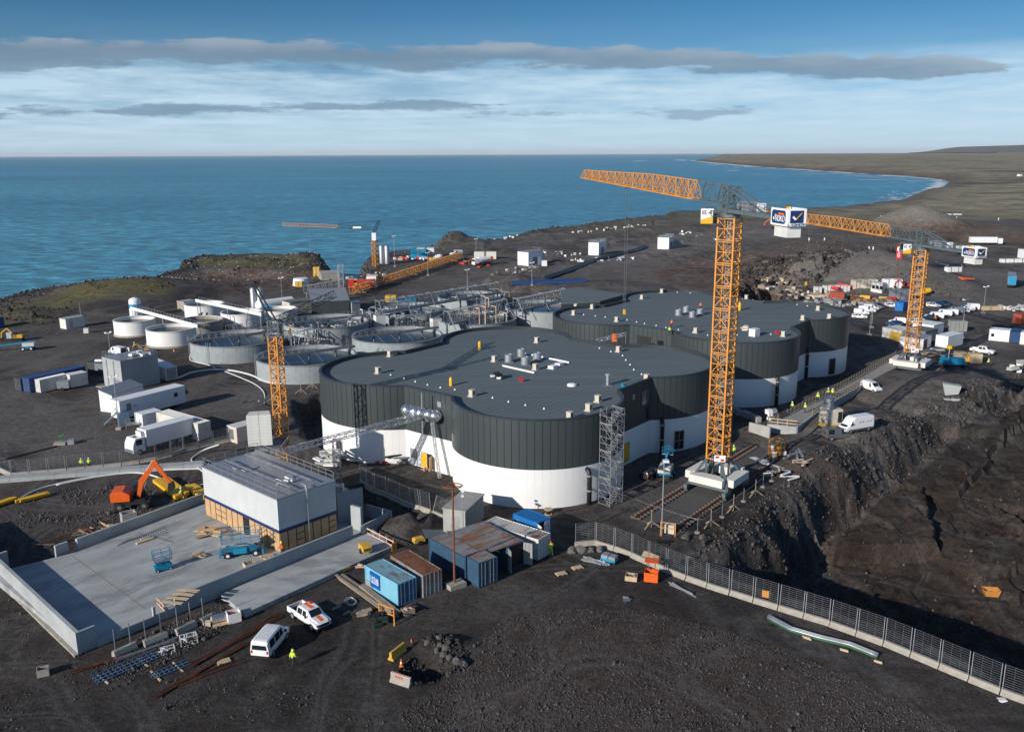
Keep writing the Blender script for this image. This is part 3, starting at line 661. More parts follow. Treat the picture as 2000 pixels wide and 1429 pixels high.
c2_ = scatter(P([(660, 530), (700, 498), (830, 480), (1050, 443), (1290, 416), (1600, 405), (1600, 425), (1290, 440), (900, 490), (720, 560)]), 40000, 13, lambda x, y: 0.7*(sdist(x, y, coast) < 14)+0.06)
rocks('cliff_boulders', c2_, 0.42, 'rock_dark', 'lava boulders along the edge of the low sea cliff', 8)
c3_ = scatter(P([(1060, 560), (1060, 500), (1260, 480), (1430, 520), (1430, 600), (1560, 620), (1900, 600), (1900, 480), (1560, 440), (1300, 470), (900, 500), (900, 590)]), 50000, 14, lambda x, y: 0.5*(fbm(x/16+5, y/16, 4) > 0.56))
rocks('lava_blocks', scatter(rough, 9000, 41), 0.55, 'rock_dark', 'blasted dark lava blocks behind the far hall', 14)
rocks('spoil_stones', c3_, 0.32, 'rock_mid', 'spoil and blasted rock strewn behind the tanks', 9)
rocks('rubble_heap', scatter(P([(822, 1262), (845, 1243), (880, 1250), (915, 1285), (900, 1318), (860, 1330), (800, 1345), (770, 1320), (800, 1290), (850, 1300), (860, 1280)]), 3500, 31), 0.14, 'rock_dark', 'dark rubble round the dug hole', 12)
# sea birds resting on the shore rocks
gp = scatter(P([(60, 608), (100, 572), (200, 556), (330, 545), (350, 512), (480, 506), (632, 502), (648, 520), (640, 545), (450, 562), (340, 575), (300, 565), (180, 572)]), 900, 21, lambda x, y: 0.25+0.75*(fbm(x/8+7, y/8, 3) > 0.55))
gp = np.vstack([gp, scatter(P([(690, 520), (705, 500), (900, 480), (900, 486), (760, 500)]), 60, 22)])
gs = MB(); hz = height(gp[:, 0], gp[:, 1])
for (x, y), z in zip(gp, hz):
    s = random.uniform(0.20, 0.36); a = random.uniform(0, 6.28); c = Vector((x, y, z+0.45)); d = Vector((math.cos(a), math.sin(a), 0))*s; n = Vector((-d.y, d.x, 0))*0.45
    gs.add([c-d, c+n-d*0.1, c+d*0.7+Vector((0,0,.12)), c-n-d*0.1, c+Vector((0,0,s*0.5))], [(0,3,4),(3,2,4),(2,1,4),(1,0,4),(0,1,2,3)])
tag(gs.build('seagull_flock', 'gull'), 'white sea birds resting all over the shore rocks', kind='stuff')
# haze
hz_ = MB().box(-61000, -260, -17, 61000, 81000, 262).build('haze', mat('haze', (.5,.5,.5)))
hz_['kind'] = 'stuff'; hz_['label'] = 'thin sea haze over the whole coast'; hm = MAT['haze'].node_tree; hm.nodes.clear()
ho = hm.nodes.new('ShaderNodeOutputMaterial'); hv = hm.nodes.new('ShaderNodeVolumePrincipled'); hv.inputs['Color'].default_value = (0.93, 0.97, 1.0, 1); hv.inputs['Density'].default_value = 1.4e-5; hv.inputs['Anisotropy'].default_value = 0.0
hm.links.new(hv.outputs[0], ho.inputs['Volume'])
# ---------------------------------------------------------------- big clover-shaped tank buildings
RAD, SIDE, OFF, ZR, ZT, ZW = 12.35, 28.7, 7.8, 11.7, 12.3, 5.4
HALF = math.sqrt(RAD*RAD-OFF*OFF); AT = math.degrees(math.atan2(OFF, HALF))
def clover(name, F, labels, nf=9, na=40):
    F = Vector((F[0], F[1], 0)); root = thing(name, labels, 'building', (F.x, F.y, 0))
    cs = [Vector((0,0,0)), E1*SIDE, (E1+E2)*SIDE, E2*SIDE]
    axd = math.degrees(AX); da = (360-90-2*AT)/na
    # outline of the roof, counter-clockwise
    outl = []
    starts = []
    for i, c in enumerate(cs):
        a0 = axd+90*i+90+AT; starts.append(a0)      # from the neighbour on the left going away round
        for k in range(na+1):
            a = R(a0+da*k); outl.append((c.x+RAD*math.cos(a), c.y+RAD*math.sin(a)))
    def off(o, d):
        n = len(o); r = []
        for i in range(n):
            p, q, s_ = Vector(o[i-1]), Vector(o[i]), Vector(o[(i+1) % n]); e = (s_-p).normalized(); nn = Vector((e.y, -e.x)); r.append(tuple(q+nn*d))
        return r
    inn = off(outl, -0.35)
    mb = MB(); n = len(outl)
    mb.add([(x, y, ZR) for x, y in inn], [tuple(range(n))]); dk_ = mb.build('roof_deck', 'roof', root)
    sm = MB()
    for k in range(-9, 36):     # welded laps of the roofing felt, 8 mm high, clipped to the outline
        v = k*1.15; hits = []
        for i in range(n):
            p, q = Vector((*inn[i], 0)), Vector((*inn[(i+1) % n], 0)); a, b = p.dot(E2)-v, q.dot(E2)-v
            if a*b < 0: hits.append((p.lerp(q, a/(a-b))).dot(E1))
        hits.sort()
        for u0, u1 in zip(hits[::2], hits[1::2]): sm.bar(E1*u0+E2*v+Vector((0,0,ZR+.006)), E1*u1+E2*v+Vector((0,0,ZR+.006)), .07, .010)
    sm.build('felt_lap', 'roof_lap', dk_)['kind'] = 'stuff'
    mb = MB(); o2 = off(outl, 0.05)
    vs = [(x, y, ZT-0.25) for x, y in o2]+[(x, y, ZT+0.03) for x, y in o2]+[(x, y, ZT+0.03) for x, y in inn]+[(x, y, ZR-0.05) for x, y in inn]
    mb.add(vs, [(i+k*n, (i+1) % n+k*n, (i+1) % n+(k+1)*n, i+(k+1)*n) for i in range(n) for k in range(3)])
    mb.build('parapet_cap', 'clad_trim', root)
    ins = off(outl, -0.12); mb = MB()
    vs = [(x, y, -3) for x, y in ins]+[(x, y, ZT-0.1) for x, y in ins]
    mb.add(vs, [(i, (i+1) % n, (i+1) % n+n, i+n) for i in range(n)]); mb.build('wall_core', 'clad_trim', root)
    def arcp(nm, z0, z1, m, gap, dr):
        b_ = MB(); vs = []
        k_ = 2
        for j in range(k_+1):
            a = R(gap/2+(da-gap)*j/k_)
            for rr in (RAD-0.10, RAD+dr):
                for z in (z0, z1): vs.append((rr*math.cos(a), rr*math.sin(a), z))
        fs = []
        for j in range(k_):
            o = j*4; fs += [(o+2, o+6, o+7, o+3), (o+3, o+7, o+5, o+1)]
        fs += [(0, 2, 3, 1), (k_*4+1, k_*4+3, k_*4+2, k_*4)]
        return b_.add(vs, fs).build(nm, m, root, smooth=False)
    fl = SIDE-2*HALF; fw = fl/nf
    def flatp(nm, z0, z1, m, gap, dr):
        return MB().box(gap/2, -0.10, z0, fw-gap/2, 0.10+dr-0.1, z1).build(nm, m, root)
    for nm, z0, z1, m, gap, dr, gf in (('cladding_panel', ZW, ZT-0.25, 'clad', 0.30, 0.03, 0.06), ('wall_panel', -3.0, ZW, 'white_wall', 0.05, 0.0, 0.012)):
        first = arcp(nm, z0, z1, m, gap, dr); ff = flatp(nm, z0, z1, m, gf, dr); a_used = False; f_used = False
        for i, c in enumerate(cs):
            for k in range(na):
                o = first if not a_used else inst(first, root); a_used = True
                o.location = c; o.rotation_euler = (0, 0, R(starts[i]+da*k))
            d = cs[(i+1) % 4]-c; e = d.normalized(); nrm = Vector((e.y, -e.x, 0))
            for k in range(nf):
                o = ff if not f_used else inst(ff, root); f_used = True
                o.location = c+e*(HALF+fw*k)+nrm*OFF; o.rotation_euler = (0, 0, math.atan2(e.y, e.x)+math.pi)
                o.location += e*fw
    return root, cs
B1, CS1 = clover('tank_building', (3.6, 123.6), 'large clover shaped tank hall nearest the camera with dark cladding over a white base')
B2, CS2 = clover('tank_building', (43.7, 171.6), 'clover shaped tank hall standing behind the orange crane mast, farther from the camera')
def bl(root, p): return Vector(p)-root.location
def rvent(root, px, py, s=0.70, m='vent_beige', h=0.98):
    p = at(px, py, ZR); l = bl(root, (p.x, p.y, 0)); l.z = ZR
    o = MB().box(-s/2, -s/2, 0.12, s/2, s/2, h).box(-s*0.7, -s*0.7, 0, s*0.7, s*0.7, 0.12).box(-s/2-.05, -s/2-.05, h, s/2+.05, s/2+.05, h+.06).build('roof_vent', m, root, l, AX)
    MB().box(-s*.3, -s/2-.02, .35, s*.3, -s/2+.02, h-.2).build('louvre', 'galv_dark', o); return o
for px, py in [(762, 696), (739, 729), (922, 774), (1049, 669), (1208, 687), (966, 706), (1046, 722), (1113, 818), (1150, 802), (1168, 785), (1263, 743)]: rvent(B1, px, py)
for px, py in [(1205, 628), (1121, 615), (1125, 602), (1157, 603), (1254, 584), (1293, 572), (1359, 650), (1458, 584), (1598, 606), (1530, 657), (1620, 622), (1568, 625)]: rvent(B2, px, py)
def drum(root, px, py):
    p = at(px, py, ZR); l = bl(root, (p.x, p.y, 0)); l.z = ZR
    o = MB().lathe([(0.72, 0), (0.72, 1.25), (0.68, 1.32), (0.52, 1.32), (0.46, 1.10), (0, 1.10)], 20).build('exhaust_drum', 'galv', root, l, smooth=False)
    MB().box(-.85, -.85, 0, .85, .85, 0.14).build('base_plate', 'galv_dark', o); MB().lathe([(0.45, 1.12), (0.43, 1.30), (0, 1.34)], 16).build('drum_lid', 'alu', o)
for px, py in [(994, 707), (1018, 696), (1026, 712), (1049, 704)]: drum(B1, px, py)
for px, py in [(1325, 616), (1340, 610), (1352, 620), (1367, 615)]: drum(B2, px, py)
def flatbar(root, a, b, w=0.25, h=0.25, nm='roof_batten', m='white_paint'):
    p, q_ = at(*a, ZR), at(*b, ZR); o = root.location
    return MB().bar((p.x-o.x, p.y-o.y, ZR+h/2), (q_.x-o.x, q_.y-o.y, ZR+h/2), w, h).build(nm, m, root)
flatbar(B1, (982, 715), (1044, 729)); flatbar(B1, (1026, 691), (1112, 709))
for px, py in [(1080, 719), (1093, 714)]:
    p = at(px, py, ZR); l = bl(B1, (p.x, p.y, 0)); l.z = ZR
    MB().box(-.75, -.6, 0, .75, .6, .15).box(-.68, -.53, .15, .68, .53, .5).build('skylight', 'white_paint', B1, l, AX)
p = at(1117, 753, ZR); MB().lathe([(0.75, 0), (0.72, 0.25), (0.4, 0.38), (0, 0.4)], 20).build('roof_hatch', 'white_paint', B1, bl(B1, (p.x, p.y, ZR)))
p = at(1187, 752, ZR); o = MB().lathe([(0.28, 0), (0.28, 1.5), (0.45, 1.55), (0.45, 1.8), (0, 1.85)], 14).build('vent_pipe', 'galv', B1, bl(B1, (p.x, p.y, ZR)))
MB().box(-.7, -.7, 0, .7, .7, .1).build('base_plate', 'galv_dark', o)
# doors, windows, wall fittings: d = degrees round circle c, or metres along a facet
def onwall(root, cs, kind, i, u, z0, w, h, nm, m, t=0.06, out_=0.03, sub=None):
    if kind == 'arc':
        a = R(u); c = cs[i]; p = c+Vector((math.cos(a), math.sin(a), 0))*(RAD+out_); rz = a+math.pi/2
    else:
        c = cs[i]; d = (cs[(i+1) % 4]-c).normalized(); n_ = Vector((d.y, -d.x, 0)); p = c+d*(HALF+u)+n_*(OFF+out_); rz = math.atan2(d.y, d.x)
    o = MB().box(-w/2, -t, 0, w/2, t, h).build(nm, m, root, (p.x, p.y, z0), rz)
    if sub: sub(o, w, h)
    return o
def frame(o, w, h, m='galv', t=0.1):
    MB().box(-w/2-.08, -t, 0, -w/2, t, h).box(w/2, -t, 0, w/2+.08, t, h).box(-w/2-.08, -t, h, w/2+.08, t, h+.08).build('door_frame', m, o)
# facet 3 = between left circle and front circle (walks from left circle to the front one)
onwall(B1, CS1, 'f', 3, 3.9, 0.2, 1.1, 2.3, 'yellow_door', 'yellow', sub=frame); onwall(B1, CS1, 'f', 3, 5.0, 0.2, 0.9, 2.3, 'dark_doorway', 'black')
o = MB().box(0, -.04, 0, 1.0, .04, 2.2).build('open_door_leaf', 'ply', B1, CS1[3]+(CS1[0]-CS1[3]).normalized()*(HALF+5.5)+Vector((-.62, -.78, 0))*(OFF+.1)+Vector((0,0,.2)), AX-R(160))
onwall(B1, CS1, 'f', 3, 1.6, 1.2, 1.3, 1.5, 'roller_hatch', 'galv')
for u in (7.2, ): onwall(B1, CS1, 'f', 3, u, 10.2, 0.7, 0.8, 'wall_grille', 'galv')
onwall(B1, CS1, 'arc', 3, math.degrees(AX)+178, 0.2, 1.3, 2.6, 'dark_doorway', 'black', sub=frame)
onwall(B1, CS1, 'arc', 0, math.degrees(AX)+143, 6.5, 0.5, 0.9, 'wall_grille', 'galv'); onwall(B1, CS1, 'arc', 0, math.degrees(AX)+140.0, 6.5, 0.5, 0.9, 'wall_grille', 'galv')
onwall(B1, CS1, 'f', 0, 2.4, 0.5, 1.6, 3.0, 'yellow_door', 'yellow', sub=frame); onwall(B1, CS1, 'f', 0, 0.9, 0.7, 0.5, 2.5, 'yellow_door', 'yellow_dirty')
onwall(B1, CS1, 'f', 0, 4.2, 9.9, .6, .8, 'wall_grille', 'galv'); onwall(B1, CS1, 'f', 0, 7.6, 8.4, 1.5, 2.0, 'wall_window', 'glass', sub=frame); onwall(B1, CS1, 'f', 0, 8.5, 5.6, .7, 2.2, 'wall_window', 'glass')
onwall(B1, CS1, 'arc', 1, math.degrees(AX)-118, 0.3, 1.7, 3.0, 'glazed_door', 'glass', sub=lambda o, w, h: (frame(o, w, h, 'galv'), MB().box(-.03, -.1, 0, .03, .1, h).box(-w/2, -.1, 1.4, w/2, .1, 1.46).build('glazing_bar', 'galv', o)))
onwall(B2, CS2, 'f', 0, 1.3, 0.2, 1.6, 3.2, 'dark_doorway', 'black'); onwall(B2, CS2, 'arc', 1, math.degrees(AX)-112, 0.3, 1.8, 3.4, 'dark_doorway', 'black', sub=frame)
onwall(B2, CS2, 'f', 3, 3.4, 8.3, 3.2, 2.0, 'open_bay', 'black'); onwall(B2, CS2, 'f', 3, 7.2, 8.6, 1.3, 1.3, 'wall_window', 'glass')
def blackpipe(root, p, h, rz, low=-0.5, r=0.33):
    """a drain pipe standing clear of the wall and turning into it at the top"""
    l = bl(root, (p[0], p[1], 0)); d = Vector((math.cos(rz), math.sin(rz), 0))
    pts = [Vector((0,0,low)), Vector((0,0,h-.9)), Vector((0,0,h-.45))+d*.07, Vector((0,0,h-.12))+d*.3, Vector((0,0,h))+d*.7, Vector((0,0,h))+d*1.5]
    o = MB().tube(pts, r, 12).build('drain_pipe', 'black_pipe', root, l, smooth=True)
    for z in (h*0.42, h*0.85): MB().lathe([(r+.03, z-.12), (r+.07, z-.1), (r+.07, z+.1), (r+.03, z+.12)], 12).box(-.1, 0, z-.06, .1, r+.7, z+.06).build('pipe_clamp', 'galv', o)
    return o
for px, py, h, i in ((1152, 986, 4.9, 0), (878, 925, 6.0, 0), (643, 838, 6.2, 3), (1286, 880, 5.6, 1)):
    p = at(px, py, 0); c = CS1[i]+B1.location; d = Vector((p.x-c.x, p.y-c.y, 0)).normalized(); q_ = c+d*(RAD+.65); blackpipe(B1, q_, h, math.atan2(-d.y, -d.x))
for px, py, h, i in ((1528, 798, 5.6, 0), (1592, 752, 6.2, 1)):
    p = at(px, py, 0); c = CS2[i]+B2.location; d = Vector((p.x-c.x, p.y-c.y, 0)).normalized(); q_ = c+d*(RAD+.65); blackpipe(B2, q_, h, math.atan2(-d.y, -d.x))
# low flat-roofed block between the second hall and the open tanks
lo = [at(1096, 592, 10.8), at(1172, 588, 10.8), at(1224, 574, 10.8), at(1132, 561, 10.8), at(1098, 565, 10.8)]
c0_ = lo[0]; pb = [(p.x-c0_.x, p.y-c0_.y) for p in lo]
r_ = thing('flat_roofed_block', 'plain grey flat roofed block behind the left lobe of the far tank hall', 'building', (c0_.x, c0_.y, 0))
MB().prism(pb, -1, 10.5).build('wall', 'clad', r_); MB().prism(pb, 10.503, 10.8).build('roof', 'roof', r_)
# guard line of small posts on both roofs
def markers(root, pts, nm='roof_marker'):
    f0 = None
    for i in range(len(pts)-1):
        a, b_ = at(*pts[i], ZR), at(*pts[i+1], ZR); n_ = max(2, int((b_-a).length/2.6))
        for k in range(n_):
            p = a.lerp(b_, k/n_)+Vector((random.uniform(-.2,.2), random.uniform(-.2,.2), 0)); l = bl(root, (p.x, p.y, ZR)); l.z = ZR
            if f0 is None: f0 = MB().lathe([(0.16, 0), (0.12, 0.10), (0.05, 0.22), (0, 0.24)], 8).build(nm, 'white_paint', root, l)
            else: inst(f0, root, l)
markers(B1, [(742, 727), (835, 752), (890, 762), (960, 778), (1100, 805)]); markers(B1, [(1172, 680), (1215, 695), (1240, 722), (1262, 740)]); markers(B2, [(1140, 615), (1205, 622), (1300, 640), (1380, 655), (1470, 655), (1540, 652)]); markers(B2, [(1300, 570), (1400, 576), (1450, 584), (1600, 600)])

# ---------------------------------------------------------------- tower cranes
def lattice(mb, p, q_, w, h, step, chord=0.12, web=0.06, up=Vector((0,0,1)), three=False, tw=None, th=None):
    """box truss along p-q; three=True gives a triangular section (two bottom chords, one top); tw/th = size at the far end"""
    p = Vector(p); q_ = Vector(q_); d = q_-p; Ln = d.length; d.normalize(); r = d.cross(up).normalized(); u = r.cross(d)
    n = max(1, round(Ln/step)); tw = tw or w; th = th or h
    def sec(t):
        c = p+d*Ln*t; ww = w+(tw-w)*t; hh = h+(th-h)*t
        if three: return [c-r*ww/2, c+r*ww/2, c+u*hh]
        return [c-r*ww/2-u*hh/2, c+r*ww/2-u*hh/2, c+r*ww/2+u*hh/2, c-r*ww/2+u*hh/2]
    S = [sec(i/n) for i in range(n+1)]; k = len(S[0])
    for j in range(k): mb.bar(S[0][j], S[n][j], chord)
    for i in range(n+1):
        for j in range(k): mb.bar(S[i][j], S[i][(j+1) % k], web, caps=False)
    for i in range(n):
        for j in range(k):
            a, b_ = (j, (j+1) % k) if i % 2 == 0 else ((j+1) % k, j)
            mb.bar(S[i][a], S[i+1][b_], web, caps=False)
    return mb
FONT = {'E': 'LLHHH', }
GLY = {  # 5x7 stroke font: list of polylines in a 4x6 cell
'A': [[(0,0),(1.6,6),(2.4,6),(4,0)],[(.8,2),(3.2,2)]], 'B': [[(0,0),(0,6),(3,6),(3.6,5),(3.2,3.2),(0,3.2)],[(3.2,3.2),(4,2),(3.4,0),(0,0)]], 'C': [[(4,5),(3,6),(1,6),(0,5),(0,1),(1,0),(3,0),(4,1)]],
'E': [[(4,0),(0,0),(0,6),(4,6)],[(0,3.1),(3,3.1)]], 'H': [[(0,0),(0,6)],[(4,0),(4,6)],[(0,3),(4,3)]], 'I': [[(2,0),(2,6)]], 'Í': [[(2,0),(2,5)],[(1.8,6),(3,7.2)]], 'K': [[(0,0),(0,6)],[(4,6),(0,2.6)],[(1.3,3.6),(4,0)]],
'L': [[(0,6),(0,0),(4,0)]], 'O': [[(1,0),(0,1),(0,5),(1,6),(3,6),(4,5),(4,1),(3,0),(1,0)]], 'R': [[(0,0),(0,6),(3,6),(4,5),(4,4),(3,3),(0,3)],[(2,3),(4,0)]], 'S': [[(4,5),(3,6),(1,6),(0,5),(0,4),(1,3.2),(3,2.8),(4,2),(4,1),(3,0),(1,0),(0,1)]],
'T': [[(2,0),(2,6)],[(0,6),(4,6)]], '-': [[(.5,3),(3.5,3)]], 'F': [[(0,0),(0,6),(4,6)],[(0,3.1),(3,3.1)]], 'N': [[(0,0),(0,6),(4,0),(4,6)]], 'D': [[(0,0),(0,6),(2.5,6),(4,4.6),(4,1.4),(2.5,0),(0,0)]], 'P': [[(0,0),(0,6),(3,6),(4,5),(4,4),(3,3),(0,3)]], '6': [[(4,5.4),(3,6),(1,6),(0,5),(0,1),(1,0),(3,0),(4,1),(4,2.4),(3,3.3),(0,3)]],
'r': [[(0,0),(0,4)],[(0,3),(1.4,4),(3,4)]], ' ': []}
def text(mb, s, h, w=None, t=0.012, sw=0.16, skew=0.0):
    """strokes in the local xz plane, centred, facing -y"""
    cw = h*0.62 if w is None else w/len(s); x0 = -cw*len(s)/2
    for i, ch in enumerate(s):
        for pl in GLY.get(ch, []):
            for a, b_ in zip(pl[:-1], pl[1:]):
                f = lambda p: (x0+cw*i+cw*0.12+p[0]/4*cw*0.74+skew*p[1]*h/6, 0, -h/2+p[1]/6*h)
                a3, b3 = Vector(f(a)), Vector(f(b_)); d = (b3-a3).normalized()*h*sw*0.4
                mb.bar(a3-d, b3+d, t*2, h*sw) if abs((b3-a3).x) > abs((b3-a3).z) else mb.bar(a3-d, b3+d, h*sw, t*2)
    return mb
def tower_crane(label, base, ztop, zbot, jibdir, jiblen, mrz=AX, s=2.3, ztip=1.6, group='large orange tower cranes on rails'):
    root = thing('tower_crane', label, 'tower crane', (base.x, base.y, 0), 0, group)
    secL = 3.0; n = int(round((ztop-zbot)/secL)); secL = (ztop-zbot)/n
    # one mast section with its own braces, then copies
    mb = MB(); hs = s/2
    for a, b_ in ((-hs,-hs),(hs,-hs),(hs,hs),(-hs,hs)): mb.bar((a,b_,0),(a,b_,secL-.02),0.21)
    for j in range(4):
        q4 = ((-hs,-hs),(hs,-hs),(hs,hs),(-hs,hs)); mb.bar((*q4[j], .1), (*q4[(j+1) % 4], .1), .12); mb.bar((*q4[j], secL-.15), (*q4[(j+1) % 4], secL-.15), .1)
    ms = mb.build('mast_section', 'crane_orange', root, (0,0,zbot), mrz)
    cor = [(-hs,-hs),(hs,-hs),(hs,hs),(-hs,hs)]
    mb = MB()
    for j in range(4):
        a, b_ = cor[j], cor[(j+1) % 4]; m_ = ((a[0]+b_[0])/2, (a[1]+b_[1])/2)
        mb.bar((*a, .2), (*m_, secL*.52), .09); mb.bar((*b_, .2), (*m_, secL*.52), .09); mb.bar((*a, secL*.52), (*b_, secL*.52), .09)
        mb.bar((*a, secL*.9), (*m_, secL*.52), .07); mb.bar((*b_, secL*.9), (*m_, secL*.52), .07)
    br = mb.build('brace', 'crane_orange', ms)
    mb = MB(); mb.bar((-.25,.3,0),(-.25,.3,secL),.05).bar((.2,.3,0),(.2,.3,secL),.05)
    for k in range(8): mb.bar((-.25,.3,secL*k/8+.1),(.2,.3,secL*k/8+.1),.04,caps=False)
    mb.box(-.7,-.6,secL*.5,.7,.15,secL*.5+.04)
    ld = mb.build('ladder', 'galv', ms)
    for k in range(1, n):
        o = inst(ms, root, (0,0,zbot+secL*k), mrz+ (0 if k % 2 else math.pi/2))
        for c in (br, ld): inst(c, o)
    # portal, ballast, bogies
    g = 2.9; portal = MB()
    ct = [E1*g*sx+E2*g*sy for sx, sy in ((-1,-1),(1,-1),(1,1),(-1,1))]
    lg = None
    for j, c in enumerate(ct):
        a = Matrix.Rotation(mrz, 3, 'Z') @ Vector((cor[j][0], cor[j][1], 0))
        MB().bar(Vector((c.x, c.y, 1.1)), Vector((a.x, a.y, zbot)), .26).bar((a.x, a.y, 1.2), (a.x, a.y, zbot), .26).build('portal_leg', 'crane_grey', root)
        b_ = MB().cbox((0,0,.75), (1.9,.5,.6)).cyl((-.6,-.16,.52),(-.6,.16,.52),.33,14).cyl((.6,-.16,.52),(.6,.16,.52),.33,14).build('wheel_bogie', 'crane_grey', root, (c.x, c.y, 0), AX)
    pm = MB()
    for j in range(4): pm.bar(ct[j]+Vector((0,0,1.15)), ct[(j+1) % 4]+Vector((0,0,1.15)), .3, .35)
    pm.bar(ct[0]+Vector((0,0,1.45)), ct[2]+Vector((0,0,1.45)), .4, .5).bar(ct[1]+Vector((0,0,1.45)), ct[3]+Vector((0,0,1.45)), .4, .5); pm.build('base_frame', 'crane_grey', root)
    for j in range(4):
        a, b_ = ct[j], ct[(j+1) % 4]; m_ = (a+b_)/2; rz = math.atan2((b_-a).y, (b_-a).x); inn_ = -m_.normalized()
        for k in range(3):
            L2 = 2.5; pl = [(-L2, -.75), (L2, -.75), (L2, .0), (L2-1.2, 1.0), (-L2+1.2, 1.0), (-L2, .0)]
            MB().prism(pl, 0, .34).build('ballast_block', 'white_dirty', root, (m_.x, m_.y, 1.6+.355*k), rz)
    sg = MB().box(-.75, -.03, 0, .75, .03, .9); p = Matrix.Rotation(mrz, 3, 'Z') @ Vector((-hs-.7, -hs, zbot+.2)); o = sg.build('notice_board', 'sign_white', root, p, R(-10))
    MB().box(-.6, -.05, .5, -.1, -.035, .8).box(.1, -.05, .1, .6, -.035, .4).build('notice_print', 'red', o)
    # slewing head
    d = Vector((jibdir[0], jibdir[1], 0)).normalized(); rj = math.atan2(d.y, d.x); sl = Vector((d.y, -d.x, 0))
    def hd(nm, mb, m, par=root, z=0): return mb.build(nm, m, par, (0,0,z), rj)
    zt = ztop
    hd('slewing_ring', MB().cyl((0,0,zt),(0,0,zt+.5),1.35,20).box(-1.3,-1.2,zt+.5,1.3,1.2,zt+1.1), 'crane_grey')
    hd('tower_head', lattice(MB(), (0,0,zt+1.1), (0,0,zt+3.9), 1.7, 1.7, 1.4, .22, .12, up=Vector((0,1,0))), 'crane_grey')
    # platform with rails round the head and the counter-jib
    zj = zt+1.1; cj = 15.0
    m_ = MB(); m_.box(-cj, -.95, zj-.05, 1.2, .95, zj+.03); m_.bar((-cj,-.85,zj-.25),(1,-.85,zj-.25),.22,.4).bar((-cj,.85,zj-.25),(1,.85,zj-.25),.22,.4); hd('counter_jib', m_, 'crane_grey')
    m_ = MB()
    for y in (-1.0, 1.0):
        for k in range(11):
            x = -cj+1+k*1.35; m_.bar((x,y,zj),(x,y,zj+1.1),.06,caps=False)
        for z in (.55, 1.1): m_.bar((-cj+1,y,zj+z),(-.2,y,zj+z),.06,caps=False)
    hd('guard_rail', m_, 'crane_grey')
    m_ = MB(); m_.bar((0,-.6,zt+3.9),(-cj*.62,-.6,zj+.4),.16).bar((0,.6,zt+3.9),(-cj*.62,.6,zj+.4),.16); hd('tie_bar', m_, 'crane_grey')
    hd('hoist_winch', MB().box(-6.6,-.6,zj+.05,-4.4,.6,zj+1.2).cyl((-3.4,-.6,zj+.65),(-3.4,.6,zj+.65),.5,14), 'galv')
    hd('switch_cabinet', MB().box(-8.4,-.7,zj+.05,-7.6,.1,zj+1.1), 'white_paint')
    hd('yellow_screen', MB().box(-cj+1.6,-1.35,zj-.6,-cj+2.7,-1.2,zj+1.1).box(-cj+.5,-1.35,zj-1.2,-cj+2.0,-1.2,zj-.6), 'yellow')
    # counterweight with the two advertising boards
    hd('counterweight', MB().box(-cj-1.8,-.85,zj-2.3,-cj+1.2,.85,zj-.2), 'white_dirty')
    bw = 3.7; bx = -cj-.3; zb0, zb1 = zj-1.0, zj+0.95
    b1 = MB().box(-bw/2,-.05,0,bw/2,.05,zb1-zb0).build('advert_board', 'sign_white', root); side = -1 if (sl.x*base.x+sl.y*base.y) > 0 else 1
    # the board on the long side that faces the camera, and the one on the end
    pc = d*bx+sl*1.15*(-1 if (Vector((base.x, base.y, 0)).dot(sl)) > 0 else 1); b1.location = (pc.x, pc.y, zb0); b1.rotation_euler = (0,0, rj+math.pi if pc.dot(sl) < 0 else rj)
    oth = MB().box(-bw/2,-.05,0,bw/2,.05,zb1-zb0).build('advert_board', 'sign_white', root); oth.location = (d*bx-(pc-d*bx))+Vector((0,0,zb0)); oth.rotation_euler = (0,0,rj)
    cz = (zb1-zb0)/2
    MB().box(-bw*.40,-.062,.22,bw*.40,-.052,2*cz-.22).box(-bw*.44,-.061,.4,bw*.44,-.0525,2*cz-.4).build('logo_ground', 'sign_navy', b1)
    text(MB(), 'ROKO', .60, 2.15, sw=.14).build('lettering', 'sign_white', b1, (.40,-.08,cz-.17))
    MB().box(-.1,-.075,cz+.26,1.25,-.064,cz+.46).build('orange_print', 'hi_orange', b1)
    MB().bar((-1.22,-.08,cz-.1),(-1.0,-.08,cz-.4),.03,.16).bar((-1.0,-.08,cz-.4),(-.62,-.08,cz+.3),.16,.03).build('tick_mark', 'sign_white', b1)
    ew = 2.3; pe = d*(-cj-2.25); b2 = MB().box(-ew/2,-.05,0,ew/2,.05,zb1-zb0).build('advert_board', 'sign_white', root, (pe.x, pe.y, zb0), rj-math.pi/2)
    MB().box(-ew*.36,-.062,.35,ew*.36,-.052,2*cz-.2).build('logo_ground', 'sign_navy', b2)
    MB().bar((-.5,-.08,cz+.1),(-.15,-.08,cz-.22),.03,.24).build('tick_mark', 'sign_white', b2); MB().bar((-.15,-.08,cz-.22),(.55,-.08,cz+.5),.24,.03).build('tick_mark', 'yellow', b2)
    text(MB(), 'LIEBHERR', .24, 2.2, sw=.16).build('lettering', 'sign_navy', b2, (0,-.08,.17))
    # cab on the camera-left side
    cx = 1.6; cb = MB().box(cx,1.2,zj-1.9,cx+2.0,2.7,zj+.1); hd('cab', cb, 'galv_dark'); hd('cab_glass', MB().box(cx+2.0,1.3,zj-1.5,cx+2.03,2.6,zj-.1).box(cx+.3,2.70,zj-1.3,cx+1.7,2.72,zj-.1), 'glass')
    m_ = MB(); m_.box(-.4,1.3,zj-2.0,1.5,2.6,zj-1.9)
    for x in (-.4,.5,1.5):
        for y in (1.3,2.6): m_.bar((x,y,zj-1.9),(x,y,zj-.2),.07,caps=False)
